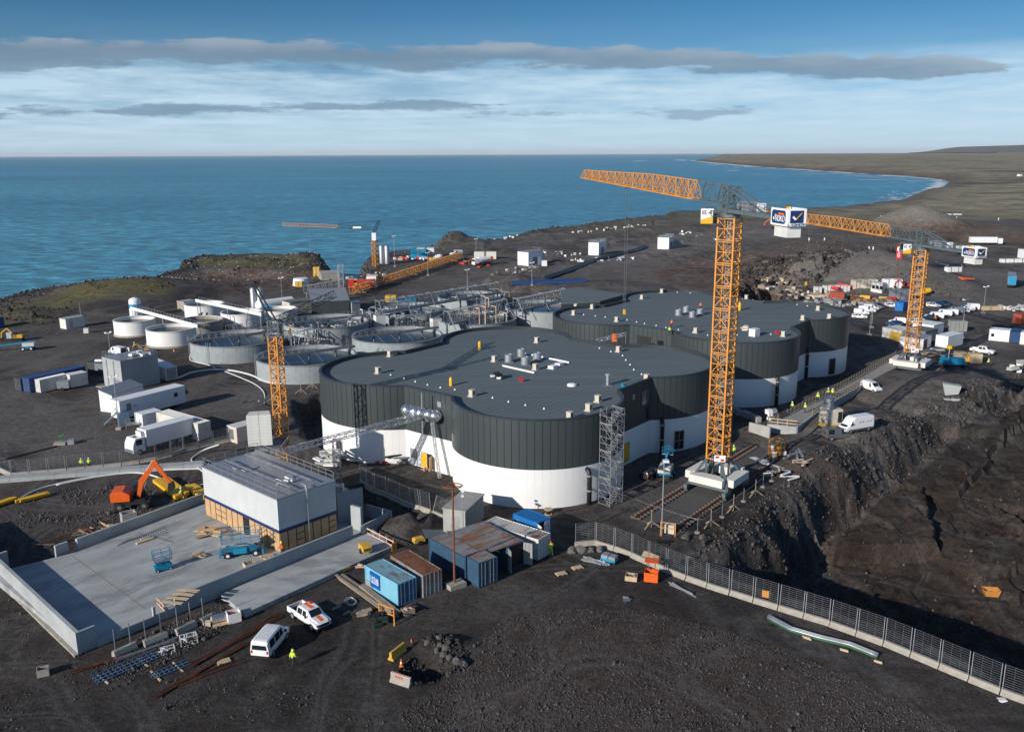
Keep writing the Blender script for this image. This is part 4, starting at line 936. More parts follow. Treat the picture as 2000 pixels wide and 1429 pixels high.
    m_.bar((-.4,2.6,zj-.9),(1.5,2.6,zj-.9),.06).bar((-.4,2.6,zj-.2),(1.5,2.6,zj-.2),.06).bar((-.4,1.3,zj-.9),(-.4,2.6,zj-.9),.06).bar((-.4,1.3,zj-.2),(-.4,2.6,zj-.2),.06); hd('cab_platform', m_, 'crane_grey')
    pp = d*0.6+(-sl)*3.0; eb = MB().box(-.8,-.04,0,.8,.04,1.95).build('cab_panel', 'sign_white', root, (pp.x, pp.y, zj-1.95), R(-8)); MB().add([(-.8,-.055,0),(.8,-.055,0),(.8,-.055,1.0),(-.8,-.055,.55)], [(0,1,2,3)]).build('yellow_print', 'yellow', eb)
    text(MB(), 'EC-B', .42, 1.25, sw=.2).build('lettering', 'black', eb, (0,-.07,1.45))
    # jib: grey root, orange rest, in panels
    g1 = jiblen*.16; zb = zt+1.5; rise = ztip
    def jp(x): return Vector((x, 0, zb+rise*x/jiblen))
    hgt = lambda x: 2.6 if x < jiblen*.42 else 2.6-(x/jiblen-.42)/.58*1.1
    hd('jib_root', lattice(MB(), jp(.6), jp(g1), 1.5, 2.6, 2.4, .17, .08, three=True), 'crane_grey')
    np_ = 12
    for k in range(np_):
        a, b_ = g1+(jiblen-g1)*k/np_, g1+(jiblen-g1)*(k+1)/np_
        hd('jib_section', lattice(MB(), jp(a), jp(b_), 1.5, hgt(a), 1.5, .15, .085, three=True, th=hgt(b_)), 'crane_orange')
    x = jiblen*.60
    t_ = hd('trolley', MB().box(x-.9,-.9,jp(x).z-.35,x+.9,.9,jp(x).z-.1), 'galv_dark')
    zh = 22 if zt > 30 else 15
    m_ = MB()
    for y in (-.3,.3): m_.bar((x,y,jp(x).z-.3),(x,y*.4,jp(x).z-zh),.05,caps=False)
    hd('hoist_rope', m_, 'galv_dark'); hd('hook_block', MB().box(x-.3,-.15,jp(x).z-zh-.9,x+.3,.15,jp(x).z-zh), 'yellow')
    return root
def rails(name, label, a, length, gauge=5.8, group='crane rail tracks'):
    """a = centre of the near end"""
    r_ = thing(name, label, 'crane rail', a, AX, group)
    for y in (-gauge/2, gauge/2):
        MB().box(0, y-.07, .30, length, y+.07, .45).box(0, y-.15, .24, length, y+.15, .30).build('steel_rail', 'pole_rust', r_)
        sl = None
        for k in range(int(length/0.85)):
            if sl is None: sl = MB().box(-.16, -.75, 0, .16, .75, .235).build('sleeper', 'sleeper', r_, (.4, y, .02))
            else: inst(sl, r_, (.4+.85*k, y, .02))
    MB().box(.2, -gauge/2+.9, .0, length*.98, gauge/2-.9, .10).build('track_bed', 'bed_gravel', r_); return r_
mat('sleeper', (0.10, 0.09, 0.085), 0.9, 0, 0.3, 2)
mat('bed_gravel', (0.085, 0.082, 0.080), 0.95, 0, 0.15, 2, bump=0.3)
C1 = at(1399, 953); C2 = at(1776, 724)
tower_crane('tall orange tower crane in front of the halls, counterweight boards in front of the sea', C1, zat(1425, 424, C1.x, C1.y), 4.5, (-13.8, 69), 70.5, ztip=1.9)
tower_crane('lower orange tower crane standing at the far right beside the second hall', C2, zat(1798, 487, C2.x, C2.y), 4.3, (-16, 72), 73, ztip=1.2)
for (a, b_) in ((1278, 1026), ):
    p = at(a, b_); rails('crane_track', 'gravel bedded rail track under the nearest tower crane', Vector((p.x, p.y, gz(p)+.02)), 38)
p = at(1747, 764); rails('crane_track', 'shorter rail track under the far right tower crane', Vector((p.x, p.y, .05)), 26)
# ---------------------------------------------------------------- builders for yard objects
def corr(mb, p, q_, z0, z1, pitch=0.28, depth=0.036):
    """corrugated sheet standing on the line p-q"""
    p = Vector((*p, 0)); q_ = Vector((*q_, 0)); d = q_-p; L_ = d.length; d.normalize(); n_ = Vector((d.y, -d.x, 0)); k = max(2, int(L_/pitch)); vs = []
    for i in range(k*4+1):
        t = L_*i/(k*4); o = (0, 0, 1, 1)[i % 4]*depth; c = p+d*t-n_*(depth-o)
        vs += [(c.x, c.y, z0), (c.x, c.y, z1)]
    mb.add(vs, [(2*i, 2*i+2, 2*i+3, 2*i+1) for i in range(k*4)]); return mb
def corr_roof(mb, x0, x1, y0, y1, z, pitch=0.42, depth=0.065):
    k = max(2, int((x1-x0)/pitch)); vs = []
    for i in range(k*4+1):
        x = x0+(x1-x0)*i/(k*4); zz = z-(0, 0, 1, 1)[i % 4]*depth; vs += [(x, y0, zz), (x, y1, zz)]
    mb.add(vs, [(2*i, 2*i+2, 2*i+3, 2*i+1) for i in range(k*4)]); return mb
def container(label, a, b_, L_=6.06, m='cont_blue', mr=None, md=None, W_=2.44, Hc=2.59, doors=1, group='steel shipping containers', open_=0, frame_m=None, z=0.0, smooth_wall=False, cat='container', ml=None):
    """a, b: photo pixels of the ground line of the long side that faces the camera (left, right); doors=1 right end, 0 left end, None no doors"""
    A = on(*a) if not isinstance(a, Vector) else a; rz = ang(A, on(*b_) if not isinstance(b_, (float, Vector)) else b_) if not isinstance(b_, float) else b_
    r_ = thing('shipping_container', label, cat, (A.x, A.y, A.z+.12+z), rz, group); mr = mr or m; md = md or m; fm = frame_m or m
    f = MB()
    for x in (0, L_-.14):
        for y in (0, W_-.14): f.box(x, y, 0, x+.14, y+.14, Hc)
    for y in (0, W_-.1):
        f.box(.14, y, 0, L_-.14, y+.1, .14); f.box(.14, y+.01, Hc-.1, L_-.14, y+.09, Hc)
    for x in (.01, L_-.11): f.box(x, .14, 0, x+.1, W_-.14, .14).box(x, .14, Hc-.12, x+.1, W_-.14, Hc)
    f.build('frame', fm, r_)
    if smooth_wall:
        MB().box(.14, .03, .14, L_-.14, .06, Hc-.1).build('side_wall', ml or m, r_); MB().box(.14, W_-.06, .14, L_-.14, W_-.03, Hc-.1).build('side_wall', m, r_); MB().box(.11, .11, Hc-.06, L_-.11, W_-.11, Hc-.01).build('roof', mr, r_)
    else:
        corr(MB(), (.14, .02), (L_-.14, .02), .14, Hc-.1).build('side_wall', ml or m, r_); corr(MB(), (L_-.14, W_-.02), (.14, W_-.02), .14, Hc-.1).build('side_wall', m, r_); corr_roof(MB(), .11, L_-.11, .05, W_-.05, Hc-.012).build('roof', mr, r_)
    for e in (0, 1):
        if doors == e and doors is not None:
            x = L_-.05 if e else .05; hw = (W_-.3)/2
            for k in (0, 1):
                y0 = .15+k*hw
                dm = MB().box(-.03, .015, .14, .03, hw-.015, Hc-.13)
                if open_ > k:
                    o = dm.build('door', md, r_, (x, y0 if k == 0 else y0+hw, 0), R(-110 if e else 110) if k == 0 else R(180+115))
                else: o = dm.build('door', md, r_, (x, y0, 0))
                s_ = .045 if e else -.045
                for yy in (.28, .75): MB().bar((s_, yy, .1), (s_, yy, Hc-.1), .045).bar((s_, yy, 1.05), (s_, yy+.22, 1.0), .04).build('lock_rod', 'galv', o)
            if open_: MB().box(x-.12, .2, .14, x-.09, W_-.2, Hc-.15).build('dark_interior', 'black', r_)
        else:
            x = L_-.04 if e else .04; p0, p1 = ((x, .14), (x, W_-.14)) if e else ((x, W_-.14), (x, .14))
            corr(MB(), p0, p1, .14, Hc-.12).build('end_wall', m, r_)
    return r_
def hut(name, label, cat, a, b_, W_, Hh, wall, roofm, over=.12, group=None, L_=None, z=0.0, rt=.14, door=None, windows=(), slope=0.0, parts=()):
    A = on(*a) if not isinstance(a, Vector) else a; B = on(*b_) if not isinstance(b_, (Vector, float)) else b_
    rz = B if isinstance(B, float) else ang(A, B); L_ = L_ or (B-A).length
    r_ = thing(name, label, cat, (A.x, A.y, A.z+z), rz, group)
    MB().add([(0,0,-.3),(L_,0,-.3),(L_,W_,-.3),(0,W_,-.3),(0,0,Hh),(L_,0,Hh),(L_,W_,Hh+slope),(0,W_,Hh+slope)], [(0,3,2,1),(4,5,6,7),(0,1,5,4),(1,2,6,5),(2,3,7,6),(3,0,4,7)]).build('wall', wall, r_)
    o = over
    MB().add([(-o,-o,Hh+.003),(L_+o,-o,Hh+.003),(L_+o,W_+o,Hh+slope+.003),(-o,W_+o,Hh+slope+.003),(-o,-o,Hh+rt),(L_+o,-o,Hh+rt),(L_+o,W_+o,Hh+slope+rt),(-o,W_+o,Hh+slope+rt)], [(0,3,2,1),(4,5,6,7),(0,1,5,4),(1,2,6,5),(2,3,7,6),(3,0,4,7)]).build('roof', roofm, r_)
    for side, u, z0, w, h, nm, m in ([door] if door else [])+list(windows):
        mb = MB()
        if side == 'f': mb.box(u, -.03, z0, u+w, .02, z0+h)
        elif side == 'l': mb.box(-.03, u, z0, .02, u+w, z0+h)
        elif side == 'r': mb.box(L_-.02, u, z0, L_+.03, u+w, z0+h)
        mb.build(nm, m, r_)
    return r_
def rect_px(pf, pl, pr, z):
    """front, left and right corners of a rectangle seen from the camera, at height z"""
    F, L_, R_ = at(*pf, z), at(*pl, z), at(*pr, z); return F, L_, R_
# ---- vehicles
def loft(st):
    m = MB(); n = 10; vs = []
    for (x, zb, belt, top, hw, hwt) in st:
        s = [(x,-hw*.93,zb),(x,-hw,zb+.22),(x,-hw,belt),(x,-hwt,top-.08),(x,-hwt+.13,top)]
        vs += s+[(p[0], -p[1], p[2]) for p in s[::-1]]
    fs = []
    for i in range(len(st)-1):
        for k in range(n): fs.append((i*n+k, (i+1)*n+k, (i+1)*n+(k+1) % n, i*n+(k+1) % n))
    def cap(o, flip):
        for q in ((0,1,8,9),(1,2,7,8),(2,3,6,7),(3,4,5,6)):
            q = tuple(o+v for v in q); fs.append(q[::-1] if flip else q)
    cap(0, False); cap((len(st)-1)*n, True); m.add(vs, fs); return m, vs
def quad_in(a, b_, c, d, mu, mv, off=.015):
    a, b_, c, d = map(Vector, (a, b_, c, d)); f = lambda u, v: (a*(1-u)+b_*u)*(1-v)+(d*(1-u)+c*u)*v
    q = [f(mu, mv), f(1-mu, mv), f(1-mu, 1-mv), f(mu, 1-mv)]; n_ = (q[1]-q[0]).cross(q[3]-q[0]).normalized(); return q, n_*off
def vehicle(name, label, cat, st, wins, shield, rear, wheels, wr=.34, paint='white_car', group=None, extra=None, wr_w=.24):
    r_ = thing(name, label, cat, (0,0,0), 0, group); m, vs = loft(st); body = m.build('body', paint, r_)
    n = 10; V = lambda i, k: vs[i*n+k]
    for i, mu in wins:
        for sgn in (0, 1):
            a, b_, c, d = (V(i,2), V(i+1,2), V(i+1,3), V(i,3)) if sgn == 0 else (V(i+1,7), V(i,7), V(i,6), V(i+1,6))
            q, o = quad_in(a, b_, c, d, mu, .08)
            MB().add([p+o for p in q]+[p-o for p in q], [(0,1,2,3),(7,6,5,4),(0,4,5,1),(2,6,7,3)]).build('side_window', 'glass', r_)
    if shield is not None:
        i = shield; q, o = quad_in(V(i,4), V(i+1,4), V(i+1,5), V(i,5), .06, .0)
        MB().add([p+o for p in q]+[p-o for p in q], [(0,1,2,3),(7,6,5,4)]).build('windscreen', 'glass', r_)
    if rear:
        q, o = quad_in(V(0,7), V(0,2), V(0,3), V(0,6), .08, .12); MB().add([p+o for p in q]+[p-o for p in q], [(0,1,2,3),(7,6,5,4)]).build('rear_window', 'glass', r_)
    Lm = st[-1][0]; hw = max(s[4] for s in st)
    wh = None
    for x in wheels:
        for y in (-hw+.10, hw-.10):
            if wh is None:
                wh = MB().cyl((0,-wr_w/2,0),(0,wr_w/2,0),wr,18).build('wheel', 'rubber', r_, (x, y, wr)); rim = MB().cyl((0,-wr_w/2-.015,0),(0,wr_w/2+.015,0),wr*.62,14).build('rim', 'galv', wh)
            else: w2 = inst(wh, r_, (x, y, wr)); inst(rim, w2)
    zl = st[-2][2]
    for y in (-hw*.74, hw*.74):
        MB().box(-.08,-.17,-.09,.05,.17,.09).build('headlight', 'alu', r_, (Lm-.03, y, zl-.15)); MB().box(-.03,-.09,-.16,.03,.09,.16).build('tail_light', 'red', r_, (st[0][0]-.0, y*1.12, st[0][2]-.15))
    MB().box(Lm-.12,-hw*.9,.28,Lm+.06,hw*.9,.5).build('bumper', 'black', r_); MB().box(-.08,-hw*.9,.30,.06,hw*.9,.5).build('bumper', 'black', r_)
    MB().box(Lm*.02, -hw*.85, .22, Lm*.97, hw*.85, .4).build('chassis', 'black', r_)
    if extra: extra(r_)
    return r_
VAN = [(0,.5,1.02,1.72,.92,.80),(.10,.36,1.02,1.92,.95,.82),(.35,.34,1.02,1.97,.95,.83),(1.45,.34,1.02,1.98,.95,.83),(2.55,.34,1.02,1.98,.95,.83),(3.15,.34,1.02,1.95,.95,.82),(3.35,.34,1.02,1.90,.95,.80),(4.15,.34,1.0,1.12,.94,.80),(4.7,.36,.88,.98,.90,.72),(4.92,.45,.7,.78,.82,.62)]
BIGVAN = [(0,.5,1.25,2.35,.98,.88),(.12,.4,1.25,2.52,1.0,.90),(2.0,.4,1.25,2.56,1.0,.90),(3.9,.4,1.25,2.54,1.0,.90),(4.35,.4,1.25,2.35,1.0,.86),(5.15,.4,1.2,1.38,.99,.85),(5.7,.42,1.0,1.12,.94,.76),(5.95,.5,.75,.85,.86,.64)]
SMALLVAN = [(0,.45,.98,1.68,.88,.74),(.10,.34,.98,1.80,.9,.76),(1.3,.34,.98,1.84,.9,.77),(2.3,.34,.98,1.82,.9,.77),(2.75,.34,.98,1.75,.9,.75),(3.45,.34,.96,1.08,.89,.74),(4.1,.36,.82,.90,.84,.66),(4.3,.45,.66,.72,.76,.56)]
CAR = [(0,.45,.92,1.05,.84,.62),(.12,.32,.94,1.30,.88,.64),(.75,.30,.93,1.46,.89,.66),(1.7,.30,.92,1.50,.89,.68),(2.45,.30,.92,1.45,.89,.67),(3.20,.30,.90,.99,.88,.70),(3.95,.32,.78,.84,.84,.62),(4.25,.42,.62,.68,.76,.50)]
CAB = [(1.75,.45,1.08,1.70,.92,.76),(1.85,.42,1.08,1.78,.93,.77),(2.75,.42,1.08,1.80,.93,.77),(3.45,.42,1.08,1.74,.93,.75),(4.05,.42,1.06,1.16,.92,.76),(5.0,.44,.94,1.03,.90,.74),(5.28,.52,.78,.86,.82,.6)]
def pickup_extra(r_):
    MB().box(.0,-.92,.5,1.76,.92,.72).build('bed_floor', 'black', r_)
    MB().box(0,-.93,.55,1.76,-.85,1.12).build('bed_side', 'white_car', r_); MB().box(0,.85,.55,1.76,.93,1.12).build('bed_side', 'white_car', r_); MB().box(-.02,-.85,.5,.06,.85,1.1).build('tailgate', 'white_car', r_)
def stripes(r_):
    MB().box(1.86,-.2,1.793,3.3,.2,1.806).build('roof_stripe', 'hi_orange', r_); MB().add([(4.1,-.2,1.178),(5.0,-.2,1.045),(5.0,.2,1.045),(4.1,.2,1.178),(4.1,-.2,1.16),(5.0,-.2,1.02),(5.0,.2,1.02),(4.1,.2,1.16)], [(0,1,2,3),(7,6,5,4),(0,4,5,1),(2,6,7,3)]).build('bonnet_stripe', 'hi_orange', r_)
    MB().box(5.27,-.55,.58,5.31,.55,.85).build('grille', 'black', r_); MB().box(2.1,.3,1.80,2.5,.6,1.92).build('beacon', 'red', r_)
def mirror(x, z, y=.98, m='black'):
    def f(r_):
        for s in (-1, 1): MB().box(-.05,-.1,-.12,.06,.1,.12).build('mirror', m, r_, (x, s*(y+.08), z))
    return f
def place(o, a, b_=None, rz=None, rear_at=True):
    """a = ground pixel under the rear end, b = ground pixel under the front end"""
    A = on(*a); o.location = (A.x, A.y, A.z+.03); o.rotation_euler = (0, 0, ang(A, on(*b_)) if b_ else rz); return o
def both(*fs):
    return lambda r_: [f(r_) for f in fs]
def ribs(r_):
    for k in range(5): MB().box(.4,-.5+.25*k-.03,1.965,3.1,-.5+.25*k+.03,1.995).build('roof_rib', 'white_car', r_)
# ---- people
def person_mesh(name, joints, edges, radii, m):
    me = bpy.data.meshes.new(name); me.from_pydata(joints, edges, []); o = bpy.data.objects.new(name, me); COL.objects.link(o)
    sk = o.modifiers.new('skin', 'SKIN'); me.skin_vertices[0].data if me.skin_vertices else None
    if not me.skin_vertices: me.attributes
    return o
def skinned(name, J, E, m, parent, root=0, sub=1):
    """J: {key: (x,y,z,r)}; E: key pairs"""
    keys = list(J); bm = bmesh.new(); lay = bm.verts.layers.skin.verify(); vv = {}
    for k in keys:
        v = bm.verts.new(J[k][:3]); vv[k] = v; rr = J[k][3]; v[lay].radius = (rr, rr*(J[k][4] if len(J[k]) > 4 else 1)); v[lay].use_root = (k == keys[root])
    for a, b_ in E: bm.edges.new((vv[a], vv[b_]))
    me = bpy.data.meshes.new(name); bm.to_mesh(me); bm.free(); me.materials.append(MAT[m]); o = bpy.data.objects.new(name, me); COL.objects.link(o); o.parent = parent
    s = o.modifiers.new('skin', 'SKIN'); s.use_smooth_shade = True; s2 = o.modifiers.new('sub', 'SUBSURF'); s2.levels = sub; s2.render_levels = sub
    return o
def bake(o):
    """turn the skin modifier into plain mesh data so that copies are cheap"""
    dg = bpy.context.evaluated_depsgraph_get(); me = bpy.data.meshes.new_from_object(o.evaluated_get(dg)); o.modifiers.clear(); o.data = me
def make_person(pose, label, jacket='hi_vis', legs='cloth_dark', helmet='sign_white', group=None):
    r_ = thing('person', label, 'person', (0,0,0), 0, group)
    if pose == 'walk': fl, fr, kl, kr, al, ar = .32, -.30, .22, -.02, -.22, .25
    elif pose == 'work': fl, fr, kl, kr, al, ar = .10, -.12, .12, -.02, .32, .30
    else: fl, fr, kl, kr, al, ar = .04, -.03, .03, .0, .03, .05
    lean = .18 if pose == 'work' else .03
    J = {'pel': (0,0,.95,.14,1.15), 'spine': (lean*.4,0,1.15,.13,1.2), 'chest': (lean*.8,0,1.36,.15,1.25), 'neck': (lean,0,1.50,.06), 'head': (lean+.03,0,1.60,.085), 'crown': (lean+.03,0,1.72,.095), 'nose': (lean+.12,0,1.62,.02)}
    E = [('pel','spine'),('spine','chest'),('chest','neck'),('neck','head'),('head','crown'),('head','nose')]
    for s, f, k, a, S in ((1, fl, kl, al, 'l'), (-1, fr, kr, ar, 'r')):
        J['hip'+S] = (0,.10*s,.88,.10); J['knee'+S] = (f*.5+k*.4,.11*s,.50,.068); J['ank'+S] = (f,.11*s,.10,.048); J['toe'+S] = (f+.17,.12*s,.04,.042)
        J['sh'+S] = (lean,.19*s,1.43,.07); J['el'+S] = (lean+a*.35-.03,.27*s,1.17,.05); J['wr'+S] = (lean+a*.9+.05,.27*s,.95,.034); J['palm'+S] = (lean+a*1.05+.08,.27*s,.88,.035)
        E += [('pel','hip'+S),('hip'+S,'knee'+S),('knee'+S,'ank'+S),('ank'+S,'toe'+S),('chest','sh'+S),('sh'+S,'el'+S),('el'+S,'wr'+S),('wr'+S,'palm'+S)]
        p = J['palm'+S]
        for i, (dy, dl) in enumerate(((-.03,.07),(-.01,.085),(.012,.08),(.032,.065))):
            J['f%d%s' % (i, S)] = (p[0]+.02, p[1]+dy, p[2]-dl, .009); E.append(('palm'+S, 'f%d%s' % (i, S)))
        J['th'+S] = (p[0]+.05, p[1]-.02*s, p[2]-.02, .010); E.append(('palm'+S, 'th'+S))
    o = skinned('body', J, E, legs, r_); bake(o)
    o.data.materials.clear(); o.data.materials.append(MAT[legs]); o.data.materials.append(MAT['skin'])
    wl_ = [J['wrl'], J['wrr']]
    for p in o.data.polygons:
        c = p.center
        if c.z > 1.50 or any((c-Vector(w[:3])).length < .17 and c.z < w[2]-.0 and abs(c.y) > .2 for w in wl_): p.material_index = 1
    JJ = {}
    for k in ('pel','spine','chest','shl','shr','ell','elr','wrl','wrr'):
        v = J[k]; g = .028 if k[:2] != 'wr' else .02
        JJ[k] = (v[0], v[1], v[2]-(.06 if k == 'pel' else 0)+(.05 if k[:2] == 'wr' else 0), v[3]+g, *(v[4:5]))
    JJ['col'] = (lean,0,1.47,.085)
    jk = skinned('jacket', JJ, [('pel','spine'),('spine','chest'),('chest','col'),('chest','shl'),('chest','shr'),('shl','ell'),('shr','elr'),('ell','wrl'),('elr','wrr')], jacket, r_); bake(jk)
    MB().lathe([(.16,0),(.135,.02),(.13,.08),(.09,.15),(0,.17)], 14, (lean+.03,0,1.68)).build('helmet', helmet, r_, smooth=True)
    if jacket in ('hi_vis', 'hi_orange'): MB().lathe([(.182,0),(.186,.03),(.182,.06)], 14, (lean*.4,0,1.02)).build('reflective_band', 'galv', r_)
    return r_
PEOPLE = {}
def person(px, py, rzdeg, label, pose='stand', jacket='hi_vis', helmet='sign_white', legs='cloth_dark', z=None, group='site workers in safety clothing'):
    key = (pose, jacket, helmet, legs); p = at(px, py, z) if z is not None else on(px, py)
    if key not in PEOPLE:
        PEOPLE[key] = make_person(pose, label, jacket, legs, helmet, group); o = PEOPLE[key]; o.location = p; o.rotation_euler = (0,0,R(rzdeg))
    else: o = dup(PEOPLE[key], p, R(rzdeg), label, group)
    return o
# ---- site fence
def fence(label, pts, n, ph=2.0, group=None, hb=.55, posts=True, z=0.0):
    """pts: ground points; n panels of equal length spread along the line, each on its own concrete block"""
    P_ = [p if isinstance(p, Vector) else on(*p) for p in pts]; seg = [(P_[i+1]-P_[i]).length for i in range(len(P_)-1)]; T = sum(seg)
    def pt(s):
        for i, l in enumerate(seg):
            if s <= l or i == len(seg)-1: return P_[i].lerp(P_[i+1], min(1.0, s/l))
            s -= l
    r_ = thing('mesh_fence', label, 'fence', P_[0], 0, group); L_ = T/n; f0 = None
    for i in range(n):
        a, b_ = pt(i*L_), pt((i+1)*L_); a.z = gz(a); b_.z = gz(b_); rz = ang(a, b_); loc = a-P_[0]; l = (b_-a).length
        if f0 is None:
            m = MB()
            for k in range(11): m.bar((.12, 0, hb+.12+k*(ph-.1)/10), (L_-.12, 0, hb+.12+k*(ph-.1)/10), .016, caps=False)
            for k in range(4): m.bar((.12+k*(L_-.24)/3, 0, hb+.1), (.12+k*(L_-.24)/3, 0, hb+ph), .010, caps=False)
            f0 = m.build('fence_panel', 'galv', r_, loc, rz)
            p0 = MB().bar((.12,0,hb-.1),(.12,0,hb+ph+.05),.06).build('post', 'galv', f0); p1 = inst(p0, f0, (L_-.24,0,0))
            blk = MB().extrude_y([(0,0),(0,.12),(0,.12)], 0, 0) if False else None
            m = MB(); prof = [(-.32,-.05),(-.32,.12),(-.15,.30),(-.11,hb),(.11,hb),(.15,.30),(.32,.12),(.32,-.05)]
            vs = [(.05, y, z_) for y, z_ in prof]+[(L_-.05, y, z_) for y, z_ in prof]; k = len(prof)
            m.add(vs, [(j, j+k, (j+1) % k+k, (j+1) % k) for j in range(k)]+[tuple(range(k)), tuple(range(2*k-1, k-1, -1))]); b0 = m.build('concrete_block', 'concrete_old', r_, loc, rz)
            o, bb = f0, b0
        else:
            o = inst(f0, r_, loc, rz); inst(p0, o, p0.location); inst(p1, o, p1.location); bb = inst(b0, r_, loc, rz)
        sl = math.atan2(b_.z-a.z, l); o.rotation_euler = (0, -sl, rz); bb.rotation_euler = (0, -sl, rz+R(random.uniform(-1.5, 1.5)))
    return r_
def plank_pile(name, label, cat, a, b_, n, w=.2, t=.06, m='timber', spread=.5, jit=.04, layers=2, group=None, L_=None, part='plank'):
    A, B = on(*a), on(*b_); d = B-A; l = L_ or d.length; rz = ang(A, B); r_ = thing(name, label, cat, A, rz, group); f = None
    for i in range(n):
        y = (i % max(1, n//layers))*(w+.02)+random.uniform(-jit, jit); z = (i//max(1, n//layers))*(t+.01)+.03
        if f is None: f = MB().box(0, 0, 0, l, w, t).build(part, m, r_, (random.uniform(0, spread), y, z), R(random.uniform(-1, 1)))
        else: inst(f, r_, (random.uniform(-spread, spread), y, z), R(random.uniform(-1.2, 1.2)))
    return r_
def pallet_mb(L_=1.2, W_=.8):
    m = MB()
    for k in range(7): m.box(0, k*W_/7+.01, .12, L_, (k+.8)*W_/7+.01, .145)
    for x in (0, L_/2-.05, L_-.1): m.box(x, 0, 0, x+.1, W_, .12)
    return m
def pallet(label, a, rz=None, n=1, m='timber'):
    A = on(*a); r_ = thing('timber_pallet', label, 'pallet', A, R(rz if rz is not None else 30), 'wooden pallets on the ground'); f = None
    for i in range(n):
        if f is None: f = pallet_mb().build('pallet_deck', m, r_)
        else: inst(f, r_, (random.uniform(-.05,.05), random.uniform(-.05,.05), .15*i), R(random.uniform(-5,5)))
    return r_
def crate(name, label, cat, a, size, rz, m, fill=None, z=None, open_=True, group=None):
    A = at(*a, z) if z is not None else on(*a); x, y, h = size; t = .06; r_ = thing(name, label, cat, A, R(rz), group)
    if open_:
        for nm, b_ in (('side_board', (-x/2,-y/2,.1,x/2,-y/2+t,h)), ('side_board', (-x/2,y/2-t,.1,x/2,y/2,h)), ('end_board', (-x/2,-y/2+t,.1,-x/2+t,y/2-t,h)), ('end_board', (x/2-t,-y/2+t,.1,x/2,y/2-t,h))): MB().box(*b_).build(nm, m, r_)
        MB().box(-x/2,-y/2,.04,x/2,y/2,.1).build('bottom', m, r_)
        if fill:
            fm, fn = fill; mb = MB()
            for k in range(fn): mb.cbox((random.uniform(-x*.33,x*.33), random.uniform(-y*.3,y*.3), h*.7+random.uniform(-.1,.22)), (x*random.uniform(.15,.4), y*random.uniform(.1,.3), .14), random.uniform(0,3), random.uniform(-.4,.4))
            mb.build('contents', fm, r_)['kind'] = 'stuff'
    else:
        MB().box(-x/2,-y/2,0,x/2,y/2,h).build('box_body', m, r_); MB().box(-x/2-.02,-y/2-.02,h,x/2+.02,y/2+.02,h+.05).build('lid', fill[0] if fill else m, r_)
    return r_
# ---------------------------------------------------------------- near left: slab, plant building, pit machines
SZ = 0.75
sA, sB, sC, sD = at(-60, 1070, SZ), at(157, 1262, SZ), at(688, 1046, SZ), at(402, 976, SZ)
slab = thing('concrete_slab', 'wide new concrete slab with a white wall along its left edge', 'slab', (sB.x, sB.y, 0))
rel = lambda p, o: (p[0]-o[0], p[1]-o[1])
u = (sC-sB).normalized(); v = Vector((-u.y, u.x, 0)); Lx = (sC-sB).length; La = (sA-sB).dot(v)
sR = math.atan2(u.y, u.x); slab.rotation_euler = (0, 0, sR)
def sl(px, py, z=SZ):
    p = at(px, py, z)-sB; return Vector((p.dot(u), p.dot(v), 0))
q1, q2, q3 = sl(0, 1118), sl(155, 1078), sl(402, 984); depth = max(q1.y, 20)
fl = [(0,0), (Lx+3.0,0), (Lx+3.0, q3.y+6), (q3.x, q3.y+.3), (q2.x, q2.y), (q1.x*.2, q1.y), (q1.x-2.5, q1.y+1.0)]
fl = [(0, 0), (Lx+2, 0), (Lx+2, q3.y+4), (q3.x, q3.y+.3), (q2.x, q2.y+.3), (0.3, q1.y+.6)]
MB().prism(fl, -.6, SZ).build('slab_floor', 'concrete_slab', slab)
wl0 = sl(0, 1118)
# left wall: leans out of the frame towards the far left corner
d0 = Vector((wl0.x-.3, wl0.y+2, 0)); wd = Vector((0, 1, 0)); far = at(-90, 1035, SZ)-sB; far = Vector((far.dot(u), far.dot(v), 0))
MB().add([(-.35,-.15,-.6),(.02,-.15,-.6),(far.x+.37,far.y,-.6),(far.x,far.y,-.6),(-.35,-.15,2.35),(.02,-.15,2.35),(far.x+.37,far.y,2.35),(far.x,far.y,2.35)], [(0,3,2,1),(4,5,6,7),(0,1,5,4),(1,2,6,5),(2,3,7,6),(3,0,4,7)]).build('edge_wall', 'concrete_new', slab)
MB().add([(-.75,-.3,-.6),(-.36,-.3,-.6),(far.x-.01,far.y,-.6),(far.x-.4,far.y,-.6),(-.75,-.3,.25),(-.36,-.3,.25),(far.x-.01,far.y,.25),(far.x-.4,far.y,.25)], [(0,3,2,1),(4,5,6,7),(0,1,5,4),(1,2,6,5),(2,3,7,6),(3,0,4,7)]).build('footing', 'concrete_old', slab)
MB().box(.03,-.16,SZ+.003,1.5,.10,2.35).build('return_wall', 'concrete_blue', slab)
MB().box(1.5,-.16,-.6,Lx*.995,-.003,SZ+.12).build('front_kerb', 'concrete_blue', slab)
x1, x2, x3 = sl(292, 1200).x, sl(330, 1180).x, Lx
MB().box(x1,-.17,SZ+.13,x1+.25,.12,SZ+1.1).build('wall_stub', 'concrete_new', slab); MB().box(x2,-.17,SZ+.13,x3,.12,SZ+1.35).build('front_wall', 'concrete_blue', slab)
y2 = sl(155, 1073); y3 = sl(400, 982); dd = (y3-y2); 
